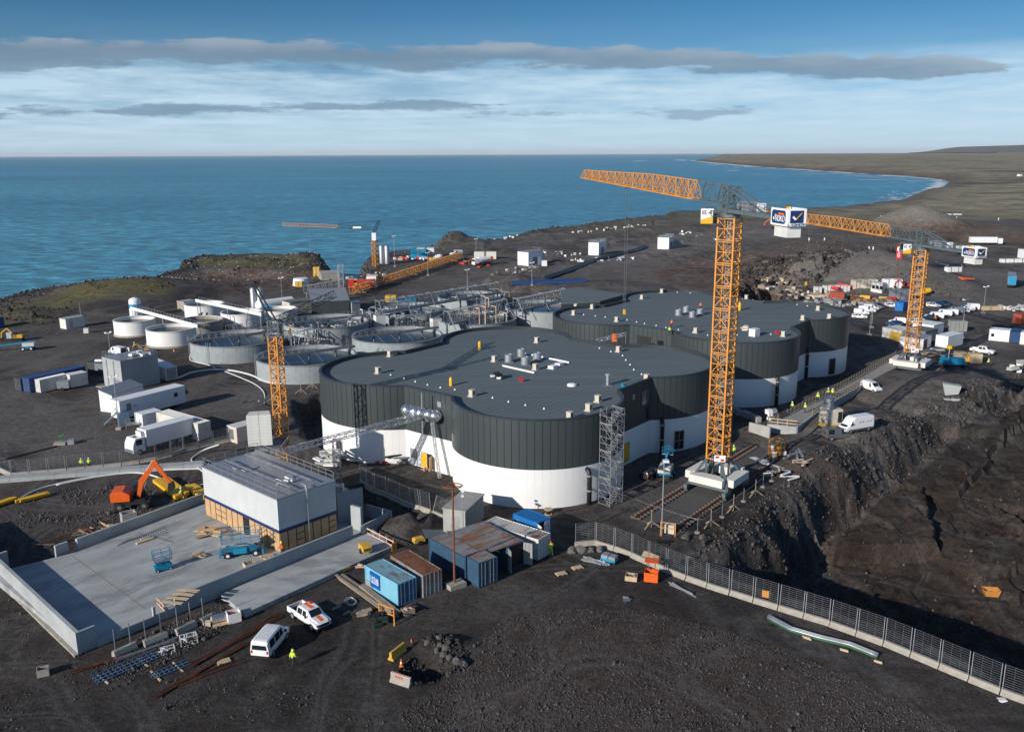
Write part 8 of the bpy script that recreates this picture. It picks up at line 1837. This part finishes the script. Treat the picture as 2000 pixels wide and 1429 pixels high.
container('navy container with white print between two white cabins at the right edge', (1971, 669), (1990, 671), m='cont_navy', L_=2.44, W_=6.06, doors=None); hut('site_cabin', 'pale cabin cut off by the right picture edge beside the navy container', 'cabin', (1991, 672), (2030, 676), 3.4, 2.8, 'white_dirty', 'white_paint', over=.05)
container('red container at the right picture edge before the timber stacks', (1977, 631), (1995, 634), m='cont_red', L_=2.44, W_=12.0, doors=None)
container('blue container end beside the red roofed one behind the far crane', (1747, 607), (1763, 609), m='cont_brightblue', L_=2.44, W_=6.06, doors=0); container('red roofed container right behind the blue one', (1756, 603), (1778, 606), m='cont_grey', mr='cont_red', L_=3.5, W_=6.06, doors=None)
plank_pile('timber_stack', 'long pale timber stacks behind the parked cars', 'timber stack', (1912, 606), (1958, 606), 24, .3, .25, 'timber', .5, layers=4)
for k, a in enumerate(((1962, 604), (1978, 606), (1992, 604))): heap('profile_stack', ('left', 'middle', 'right')[k]+' stack of white wrapped profiles at the right edge', 'profiles', a, 5, (6.0,.9,.35), 'white_dirty', (.4,.8), rz=50)
# parked cars
CARS = {}
def parked(kind, paint, a, rz, label, group):
    key = kind
    if key not in CARS:
        stn, wins, sh, wh_, wr_ = {'car': (CAR, [(1,.08),(2,.05),(3,.06)], 4, (.8, 3.4), .33), 'van': (VAN, [(4,.05)], 6, (.95, 3.95), .34), 'svan': (SMALLVAN, [(3,.06)], 4, (.85, 3.5), .33)}[kind]
        o = vehicle('parked_car' if kind == 'car' else 'parked_van', label, 'car' if kind == 'car' else 'van', stn, wins, sh, kind == 'car', wh_, wr=wr_, paint='white_car', group=group); CARS[key] = o
        o.location = on(*a)+Vector((0,0,.03)); o.rotation_euler = (0,0,R(rz)); base_ = True
    else:
        o = dup(CARS[key], on(*a)+Vector((0,0,.03)), R(rz), label, group, {'white_car': paint} if paint != 'white_car' else None)
    return o
g1 = 'cars parked in the short row beside the far hall'; P1 = [('car', 'white_car', (1663, 621), 'nearest white car of the short row beside the far hall roof'), ('svan', 'white_car', (1667, 614), 'white van, second from the near end of the short row'), ('van', 'white_car', (1676, 609), 'large white van in the middle of the short row'), ('svan', 'white_car', (1686, 605), 'white van, fourth in the short row behind the large one'), ('car', 'silver_car', (1694, 602), 'silver car, fifth in the short row'), ('car', 'dark_car', (1702, 600), 'dark car at the far end of the short row')]
for kd, pt_, a, t in P1: parked(kd, pt_, a, -18, t, g1)
g2 = 'cars parked in the long row'; P2 = [('car', 'blue_car', (1762, 637), 'blue car at the near left end of the long row'), ('svan', 'white_car', (1768, 633), 'white van beside the blue car, left part behind the mast'), ('car', 'white_car', (1790, 632), 'white car just left of the mast foot in the long row'), ('car', 'white_car', (1806, 632), 'white car right of the far crane mast in the long row'), ('car', 'dark_car', (1822, 629), 'black car in the long row beside the orange clad person'), ('car', 'dark_car', (1832, 625), 'second black car, behind the first black one'), ('van', 'white_car', (1842, 623), 'white van right of the black cars'), ('van', 'white_car', (1858, 618), 'white van left of the lamp post in the long row'), ('svan', 'white_car', (1870, 616), 'white van right of the lamp post in the long row'), ('van', 'silver_car', (1880, 613), 'silver van farther along the long row'), ('car', 'white_car', (1893, 611), 'white car, third from the far end of the long row'), ('svan', 'white_car', (1903, 608), 'white van, second from the far end of the long row'), ('van', 'white_car', (1912, 606), 'white van at the far end of the long row by the timber')]
for kd, pt_, a, t in P2: parked(kd, pt_, a, 165, t, g2)
g3 = 'cars parked behind the far crane mast'; 
for k, (a, pt_) in enumerate((((1808, 599), 'white_car'), ((1815, 598), 'blue_car'), ((1822, 596), 'blue_car'), ((1829, 595), 'dark_car'))): parked('car', pt_, a, -20, ('nearest white car', 'first blue car', 'second blue car', 'dark last car')[k]+' of the four behind the far mast', g3)
parked('car', 'white_car', (1727, 600), -8, 'single white car parked left of the blue container', None)
mast('lamp post behind the timber stacks at the right', (1920, 612), 8, True); mast('thin lamp post in front of the cars beside the grey tanks', (1878, 660), 10, True); mast('dark thin pole beside the far hall, before the short row of cars', (1698, 655), 9, False); mast('light pole between the short row and the long hut', (1702, 640), 7, False)
# far yard: bundles, debris, machines
def block(label, a, size, rz, m, name='material_bundle', cat='bundle', grp='white and grey material bundles', n=1):
    r_ = thing(name, label, cat, on(*a), R(rz), grp); x, y, z = size
    for k in range(n): MB().box(k*(x+.2),0,0,k*(x+.2)+x,y,z).build('bundle', m, r_); MB().box(k*(x+.2)+x*.45,-.02,0,k*(x+.2)+x*.55,y+.02,z+.03).build('strap', 'galv_dark', r_)
    return r_
for a, s, m, t, n_ in (((1666, 565), (2.2,2.6,3.3), 'vent_beige', 'tall grey wrapped bundle left of the second one', 2), ((1687, 564), (2.2,2.6,3.0), 'vent_beige', 'tall grey wrapped bundle beside the striped cabin', 2), ((1610, 571), (2.0,2.4,2.2), 'white_dirty', 'white bundles at the left end of the debris field', 4), ((1592, 572), (2.2,2,2.0), 'white_dirty', 'small pale bundle left of the white bundles', 1), ((1727, 566), (2.8,2.6,3.2), 'tarp_white', 'white wrapped cubes behind the striped cabin', 2), ((1745, 568), (2.8,2.6,3.0), 'tarp_white', 'single white cube right of the others', 1), ((1740, 585), (3.0,2,3.2), 'galv', 'grey steel racks before the white cube', 2), ((1757, 575), (2.6,2.2,1.6), 'galv', 'grey slatted box beside the red digger', 1)): block(t, a, s, 0, m, n=n_)
hut('striped_cabin', 'pale green cabin with three dark windows among the bundles', 'cabin', (1700, 570), (1722, 574), 3.0, 2.9, 'white_dirty', 'white_dirty', windows=tuple(('f', .4+1.3*k, 1.0, .9, 1.1, 'window', 'glass') for k in range(3)), over=.02)
digger('small red digger with white cab behind the far mast', (1768, 568), 180, 'red', .8); digger('orange red excavator far off on the lava plain behind the counterweight', (1514, 446), 170, 'exc_orange', 1.5, grp='diggers at work'); heap('orange_plate', 'orange red plate lying alone in the far yard', 'plate', (1886, 549), 2, (4.5,3.0,.5), 'exc_orange', (.3,.3))
yl = thing('yellow_drum_machine', 'yellow drum machine behind the far crane mast', 'machine', on(1806, 578)); MB().cyl((-1.2,0,1.4),(1.6,0,1.9),1.2,16,.8).build('drum', 'yellow', yl); MB().box(-1.4,-.9,0,1.4,.9,.6).build('chassis', 'black', yl)
sgn = thing('road_sign', 'red sign with white figures on a tall pole beside the spoil slope', 'sign', on(1750, 560), R(-60)); MB().bar((0,0,0),(0,0,9.5),.18).build('pole', 'pole_rust', sgn); MB().box(-1.1,-.06,9.0,1.1,.06,13.2).build('sign_plate', 'red', sgn); MB().lathe([(.35,0),(.85,0)], 14).build('ring_print', 'sign_white', sgn, (0,-.09,12.2)).rotation_euler = (R(90),0,0); text(MB(), '6', 1.3, 1.0).build('figure', 'sign_white', sgn, (0,-.1,10.3))
rs = random.Random(77)
for k, (a, b_, m, t, dens) in enumerate((((1535, 590), (1640, 578), ['vent_beige', 'timber_old', 'galv', 'timber'], 'rubble of pale building waste at the hall edge', 44), ((1600, 598), (1660, 590), ['galv', 'vent_beige', 'concrete'], 'grey blocks and racks before the debris field', 34), ((1650, 582), (1740, 590), ['timber_old', 'red', 'rust', 'yellow_dirty', 'timber_old'], 'brown and red debris between the racks and bundles', 44), ((1640, 560), (1660, 566), ['red', 'hi_orange', 'red'], 'red formwork heap left of the tall bundles', 14), ((1500, 575), (1540, 588), ['timber_old', 'timber', 'vent_beige'], 'timber stacks at the far edge of the hall beside the dark cut', 26), ((1700, 592), (1760, 598), ['galv_dark', 'timber_old', 'galv'], 'low stacks of sheets before the parked cars', 26))):
    A, B = on(*a), on(*b_); r_ = thing('debris_heap', t, 'building waste', A, ang(A, B)); LL = (B-A).length
    for j in range(dens): MB().cbox((0,0,0), (rs.uniform(.6,3.2), rs.uniform(.4,1.4), rs.uniform(.2,1.3))).build('piece', rs.choice(m), r_, (rs.uniform(0,LL), rs.uniform(-6,6), rs.uniform(.1,.8)), rs.uniform(-.8,.8))
container('small red orange container before the racks in the debris field', (1619, 586), (1635, 587), m='cont_red', L_=4.5, doors=None, group=None)
# semi trailer, lorries
def trailer(label, a, rz, m, L_=13.0, end=None, cab=False):
    r_ = thing('semi_trailer', label, 'lorry trailer', on(*a), R(rz)); MB().box(0,-1.25,1.2,L_,1.25,4.0).build('cargo_box', m, r_); MB().box(0,-1.0,.7,L_,1.0,1.18).build('chassis', 'black', r_)
    for x in (1.5, 2.8, 4.1):
        for y in (-1.1, 1.1): MB().cyl((x,y-.15,.5),(x,y+.15,.5),.5,14).build('wheel', 'rubber', r_)
    if end: MB().box(-.05,-1.2,1.25,0,1.2,3.95).build('rear_door', end, r_)
    if cab: MB().box(L_+.5,-1.2,.8,L_+2.6,1.2,3.4).build('cab', 'white_paint', r_); MB().box(L_+2.6,-1.1,2.0,L_+2.65,1.1,3.1).build('windscreen', 'glass', r_)
    return r_
trailer('parked grey trailer with bright blue rear end near the right edge', (1975, 563), 62, 'galv', 14, 'lift_blue'); trailer('long white lorry trailer behind the far counterweight boards', (1893, 478), -6, 'white_paint', 13, cab=True); trailer('low white flat trailer under the far counterweight', (1868, 497), 0, 'white_dirty', 10)
block('white wrapped blocks stacked beyond the small spoil cone', (1956, 513), (3.4,2,1.5), 0, 'tarp_white', n=3); block('white box at the right edge of the far yard', (1994, 505), (3,3,4), 0, 'white_paint', n=1); block('white rock like bags beside the dark tarpaulin', (1850, 541), (2.6,2,1.6), 10, 'tarp_white', n=2)
block('dark tarpaulin covered rows behind the far crane mast', (1815, 524), (16,5,1.2), 10, 'black', 'tarpaulin_row', 'tarpaulin', None, 1); block('white sheeting piled beyond the great gravel heap', (1842, 420), (14,6,.8), 0, 'white_dirty', 'sheeting', 'sheeting', None, 1)
# middle distance
def railhut(label, a, b_, w, h=4.8, m='white_paint'):
    r_ = hut('transformer_hut', label, 'hut', a, b_, w, h, m, 'galv', group='white huts with roof railings on the lava plain'); L_ = (on(*b_)-on(*a)).length; railrun(r_, [(.1,.1,h+.1),(L_-.1,.1,h+.1),(L_-.1,w-.1,h+.1),(.1,w-.1,h+.1),(.1,.1,h+.1)], 1.1, 1.8); MB().box(L_,w*.3,.1,L_+.06,w*.7,3.4).build('dark_door', 'galv_dark', r_); return r_
railhut('nearest white hut with roof railing beside the lorry', (1011, 517), (1032, 520), 9.0, 5.6); railhut('middle white hut with roof railing on the lava plain', (1149, 498), (1169, 499), 9.0, 5.8); railhut('farthest white hut with roof railing on the lava plain', (1284, 486), (1306, 487), 9.0, 5.6)
hut('grey_shed', 'small grey container shed attached right of the farthest white hut', 'shed', (1315, 484), (1334, 483), 5, 3.2, 'cont_grey', 'cont_grey'); hut('grey_box', 'pale blue box right of the nearest white hut', 'box', (1044, 517), (1057, 517), 3, 3.2, 'steel_blue', 'galv'); crate('white_tub', 'white tub right of the pale blue box', 'tub', (1063, 519), (2.2,2.2,2.2), 0, 'white_paint', open_=False)
hut('white_hut', 'white hut beside the lying orange boom', 'hut', (717, 563), (735, 563), 4.5, 4.2, 'white_paint', 'white_dirty')
rb_ = thing('red_machine', 'long red mobile crane parked left of the white hut', 'machine', on(680, 566), R(8)); MB().box(0,-1.3,.8,8,1.3,1.6).build('chassis', 'red', rb_); MB().box(.2,-1.2,1.6,2.2,1.2,3.4).build('cab', 'red', rb_); MB().bar((2.0,0,2.8),(9.5,0,3.3),.9).build('folded_boom', 'red', rb_)
for x in (1.2, 3.4, 5.4, 7.0): MB().cyl((x,-1.3,.6),(x,1.3,.6),.6,14).build('wheel', 'rubber', rb_)
bm_ = thing('lying_boom', 'orange lattice boom lying across the lava yard', 'crane boom', on(688, 578)); d_ = on(900, 506)-on(688, 578); 
for k in range(7): lattice(MB(), d_*(k/7)+Vector((0,0,2.0)), d_*((k+1)/7)+Vector((0,0,2.0)), 2.0, 2.2, 2.4, .22, .13).build('boom_section', 'crane_old', bm_)
for k in (0, 3, 6): p = d_*((k+.5)/7); MB().box(p.x-1.4,p.y-.4,-.5,p.x+1.4,p.y+.4,.9).build('bearer', 'timber_old', bm_)
# far tower crane
c3 = on(733, 520); tc3 = thing('tower_crane', 'small distant tower crane before the sea with a thin horizontal jib to the left', 'tower crane', c3)
for k in range(5): lattice(MB(), (0,0,k*2.2), (0,0,k*2.2+2.18), 1.7, 1.7, 1.35, .26, .12, up=Vector((.5,.86,0))).build('mast_section', 'crane_old', tc3)
MB().box(-.9,-.9,11.0,.9,.9,14.2).build('white_mast_collar', 'white_paint', tc3); lattice(MB(), (0,0,14.2), (2.2,0,19), 1.0, 1.0, 1.5, .16, .1, up=Vector((0,1,0))).build('tower_head', 'net_green', tc3)
lattice(MB(), (0,0,15.4), (-16,4,16.0), 1.2, 1.2, 1.8, .11, .06, three=True).build('jib_root', 'net_green', tc3); lattice(MB(), (-16,4,16.0), (-41,10,16.6), 1.2, 1.2, 1.6, .11, .07, three=True).build('jib_section', 'crane_old', tc3); MB().bar((2.2,0,19),(-18,4.5,17.4),.08).bar((2.2,0,19),(4,-1,14.8),.08).build('tie_rope', 'net_green', tc3)
MB().bar((-29,7,16),(-29,7,6),.06).cbox((-29,7,6),(.6,.4,1)).build('hoist_rope', 'galv_dark', tc3); MB().box(-9,1,15.9,-5.5,1.3,16.7).build('name_board', 'sign_white', tc3)
def lorry(label, a, rz, m='white_paint', drum=True):
    r_ = thing('lorry', label, 'lorry', on(*a), R(rz)); MB().box(0,-1.25,.8,9,1.25,1.2).build('chassis', 'black', r_); MB().extrude_y([(7.0,.7),(9.2,.7),(9.2,2.0),(8.9,3.2),(7.0,3.2)], -1.2, 1.2).build('cab', m, r_); MB().box(9.15,-1.1,1.9,9.2,1.1,2.9).build('windscreen', 'glass', r_)
    if drum: MB().cyl((.6,0,2.9),(6.6,0,2.3),1.0,16,1.35).build('mixer_drum', m, r_); MB().box(-.2,-1.1,2.4,1.2,1.1,3.6).build('orange_hopper', 'hi_orange', r_)
    else: MB().box(0,-1.25,1.2,6.8,1.25,3.6).build('cargo_box', m, r_)
    for x in (1.2, 2.6, 7.8):
        for y in (-1.1, 1.1): MB().cyl((x,y-.16,.52),(x,y+.16,.52),.52,14).build('wheel', 'rubber', r_)
    return r_
lorry('white mixer lorry with orange hopper on the lava yard', (960, 517), 215)
v3 = dup(CARS['van'], (0,0,0), 0, 'white van beyond the lying orange boom'); place(v3, (902, 498), (882, 500)); v3.scale = (1.25, 1.25, 1.25)
parked('svan', 'white_car', (864, 505), 160, 'small white van left behind the lying orange boom', None)
for a, h, t in (((836, 538), 9, 'lamp mast beyond the lying orange boom'), ((771, 521), 13, 'tall thin mast right of the distant tower crane'), ((930, 500), 8, 'thin post beside the mixer lorry'), ((552, 598), 9, 'thin mast at the long white horizontal tank'), ((913, 565), 7, 'short lamp mast above the longest lattice bridge'), ((1039, 560), 8, 'thin post on the dark cable trench behind the tanks')): mast(t, a, h, True)
sl2 = thing('silver_silos', 'pair of silver silos beside the distant tower crane', 'silo', on(746, 515)); 
for x in (0, 2.3): MB().lathe([(1.05,0),(1.05,7.5),(.7,8),(0,8)], 14, (x,0,0)).build('cylinder', 'galv', sl2, smooth=True)
block('blue tarpaulin shelter beyond the silver silos', (802, 505), (7,5,4), 0, 'lift_blue', 'shelter', 'shelter', None); block('white topped shelter behind the blue tarpaulin', (814, 503), (8,5,4.2), 0, 'white_dirty', 'shelter', 'shelter', None); block('yellow box on the far yard', (838, 510), (2.6,2,1.6), 0, 'yellow_dirty', 'box', 'box', None); block('yellow crate beside the red mobile crane', (682, 556), (3,2,2), 0, 'yellow_dirty', 'box', 'box', None); block('small yellow box next to the round white tub', (576, 560), (2.6,2,1.8), 0, 'yellow_dirty', 'box', 'box', None); block('pale container block behind the lying boom', (926, 506), (10,3,3.2), 0, 'white_dirty', 'container', 'container', None); block('blue sheet beside the longest lattice bridge', (764, 590), (8,6,.5), 10, 'lift_blue', 'sheeting', 'sheeting', None); block('yellow box left of the blue sheet', (752, 590), (3.5,3,2), 0, 'yellow_dirty', 'box', 'box', None); block('yellow scaffold tower at the bird covered bluff', (612, 540), (2.4,2.4,3.6), 0, 'yellow_dirty', 'scaffold', 'scaffold', None)
tb = thing('white_tub', 'round white tub on the dark yard below the bluff', 'tub', on(588, 557)); MB().lathe([(3.0,0),(2.6,2.6),(0,2.7)], 20).build('tub', 'white_paint', tb)
hut('concrete_intake', 'low grey concrete intake building below the bird covered bluff', 'building', (628, 548), (664, 546), 8, 2.6, 'concrete_old', 'concrete')
lr = random.Random(5)
for k, (a, b_, m, t, n_, s_) in enumerate((((690, 548), (760, 535), ['timber', 'ply_pink', 'tarp_white', 'galv'], 'scattered timber and white waste below the distant crane', 34, 2.5), ((770, 505), (850, 508), ['red', 'ply_pink', 'tarp_white', 'red'], 'red and pale formwork along the cliff yard', 30, 3.0), ((905, 512), (950, 522), ['red', 'ply_pink', 'rust'], 'red steel nets before the mixer lorry', 16, 4.0), ((1120, 512), (1240, 505), ['galv', 'white_paint', 'galv_dark', 'white_dirty'], 'white and grey pump sets around the middle white hut', 34, 2.4), ((1040, 492), (1120, 500), ['galv', 'white_paint', 'galv_dark'], 'white and grey valve sets between the two nearer white huts', 26, 2.2), ((1130, 455), (1260, 440), ['vent_beige', 'tarp_white', 'timber'], 'row of pale blocks along the cliff edge', 26, 3.2), ((970, 470), (1010, 460), ['tarp_white', 'vent_beige'], 'few white blocks near the low sea cliff', 10, 3.0), ((960, 540), (1060, 520), ['timber_old', 'galv', 'tarp_white'], 'scattered boards on the lava flat behind the bridge', 20, 2.6), ((1320, 452), (1400, 470), ['tarp_white', 'galv'], 'white beams lying left of the tall crane mast', 10, 3.5))):
    A, B = on(*a), on(*b_); r_ = thing('debris_field', t, 'site material', A, ang(A, B)); LL = (B-A).length
    for j in range(n_):
        q_ = (lr.uniform(0, LL), lr.uniform(-5, 7)); w_ = A+Matrix.Rotation(ang(A, B), 3, 'Z') @ Vector((*q_, 0)); MB().cbox((0,0,0), (lr.uniform(.2,.75)*s_, lr.uniform(.12,.45)*s_, lr.uniform(.08,.42)*s_)).build('piece', lr.choice(m), r_, (*q_, gz(w_)-A.z+.4), lr.uniform(-1,1))
pp_ = thing('cable_trench_row', 'dark pipe trench with pale blocks across the lava plain', 'pipes', on(1062, 548)); w = [on(1062, 548), on(1110, 532), on(1160, 512), on(1240, 492), on(1262, 484)]
for k in range(2): MB().tube([p-w[0]+Vector((0,k*3,.5)) for p in w], .7, 8).build('dark_pipe', 'black_pipe', pp_)
pb3 = thing('pipe_stack', 'dark blue pipes stacked on the mound behind the round tanks', 'pipes', on(1000, 556)); 
for k in range(4): MB().cyl((0,k*1.3,.8),(26,k*1.3+3,.8),.7,10).build('pipe', 'cont_navy', pb3)
for k, a in enumerate(((1556, 452), (1580, 470), (1610, 470), (1720, 425), (1868, 428), (1950, 430), (1697, 488), (1705, 488))):
    r_ = thing('marker_post', ('white marker post left of the excavated track', 'second white marker post along the track beyond the far jib', 'white marker post before the far jib tip', 'white marker post left of the great gravel heap', 'white marker post right of the great gravel heap', 'white marker post farthest right on the plain', 'left one of two marker posts under the far crane root', 'right one of two marker posts under the far crane root')[k], 'post', on(*a), 0, 'white marker posts along the tracks'); MB().box(-.22,-.22,0,.22,.22,1.6).build('post', 'white_paint', r_)
hut('far_house', 'small white farmhouse far off at the right edge', 'house', (1986, 344), (1992, 344), 6, 3.2, 'white_paint', 'white_dirty'); lh = thing('far_lighthouse', 'tiny pale lighthouse on the far headland', 'lighthouse', at(1707, 302)); MB().lathe([(7,0),(6,22),(7,23),(4,30),(0,34)], 12).build('tower', 'crane_orange', lh); MB().box(-30,-8,0,30,8,9).build('keeper_house', 'white_dirty', lh)
# bits on the near roof
rc = thing('roofing_roll', 'yellow gas bottle cart on the near hall roof, left of the step', 'gas bottles', at(881, 753, ZR)); MB().lathe([(.28,0),(.28,1.1),(.1,1.35),(0,1.4)], 12).build('bottle', 'yellow', rc, smooth=True)
rc = thing('gas_bottle', 'yellow gas bottle standing at the centre of the near hall roof', 'gas bottle', at(937, 683, ZR)); MB().lathe([(.3,0),(.3,1.3),(.1,1.6),(0,1.65)], 12).build('bottle', 'yellow', rc, smooth=True)
rc = thing('gas_bottle', 'yellow gas bottle on the far hall roof right of the mast', 'gas bottle', at(1444, 606, ZR)); MB().lathe([(.4,0),(.4,1.6),(.1,1.9),(0,1.95)], 12).build('bottle', 'yellow', rc, smooth=True)
heap('roof_tools', 'roofing tools lying on the near hall roof', 'tools', (968, 740), 5, (1.0,.6,.35), ['tarp_white', 'black'], (.7,.4), z=ZR); heap('blue_tool', 'small blue tool case near the right roof edge of the near hall', 'tool case', (1222, 757), 2, (.8,.5,.4), ['lift_blue', 'tarp_white'], (.3,.2), z=ZR)
heap('pallet_stack', 'stack of boards on pallets on the far hall roof', 'board stack', (1456, 645), 6, (1.5,1.2,.25), ['timber', 'white_dirty'], (.1,.1), z=ZR); crate('white_box', 'white wrapped cube beside the board stack on the far hall roof', 'box', (1473, 656), (1.6,1.4,1.4), 40, 'tarp_white', z=ZR, open_=False); crate('red_box', 'small red box near the edge of the far hall roof', 'box', (1518, 652), (.6,.5,.6), 10, 'red', z=ZR, open_=False); crate('red_box', 'small pink box on the near hall roof', 'box', (1018, 745), (.5,.4,.6), 10, 'red', z=ZR, open_=False)
rt_ = thing('roof_truss', 'aluminium truss with an orange jacket hung on it between the two halls', 'truss', at(1165, 665, 10.5)); e_ = at(1222, 652, 12.5)-at(1165, 665, 10.5); lattice(MB(), (0,0,0), (e_.x,e_.y,2.0), .6, .6, .7, .08, .05).build('lattice', 'alu', rt_); MB().cbox((e_.x*.62,e_.y*.62,1.0),(.9,.3,1.5)).build('orange_jacket', 'hi_orange', rt_); MB().bar((e_.x,e_.y,2.0),(e_.x,e_.y,-8),.1).build('support_post', 'galv', rt_)
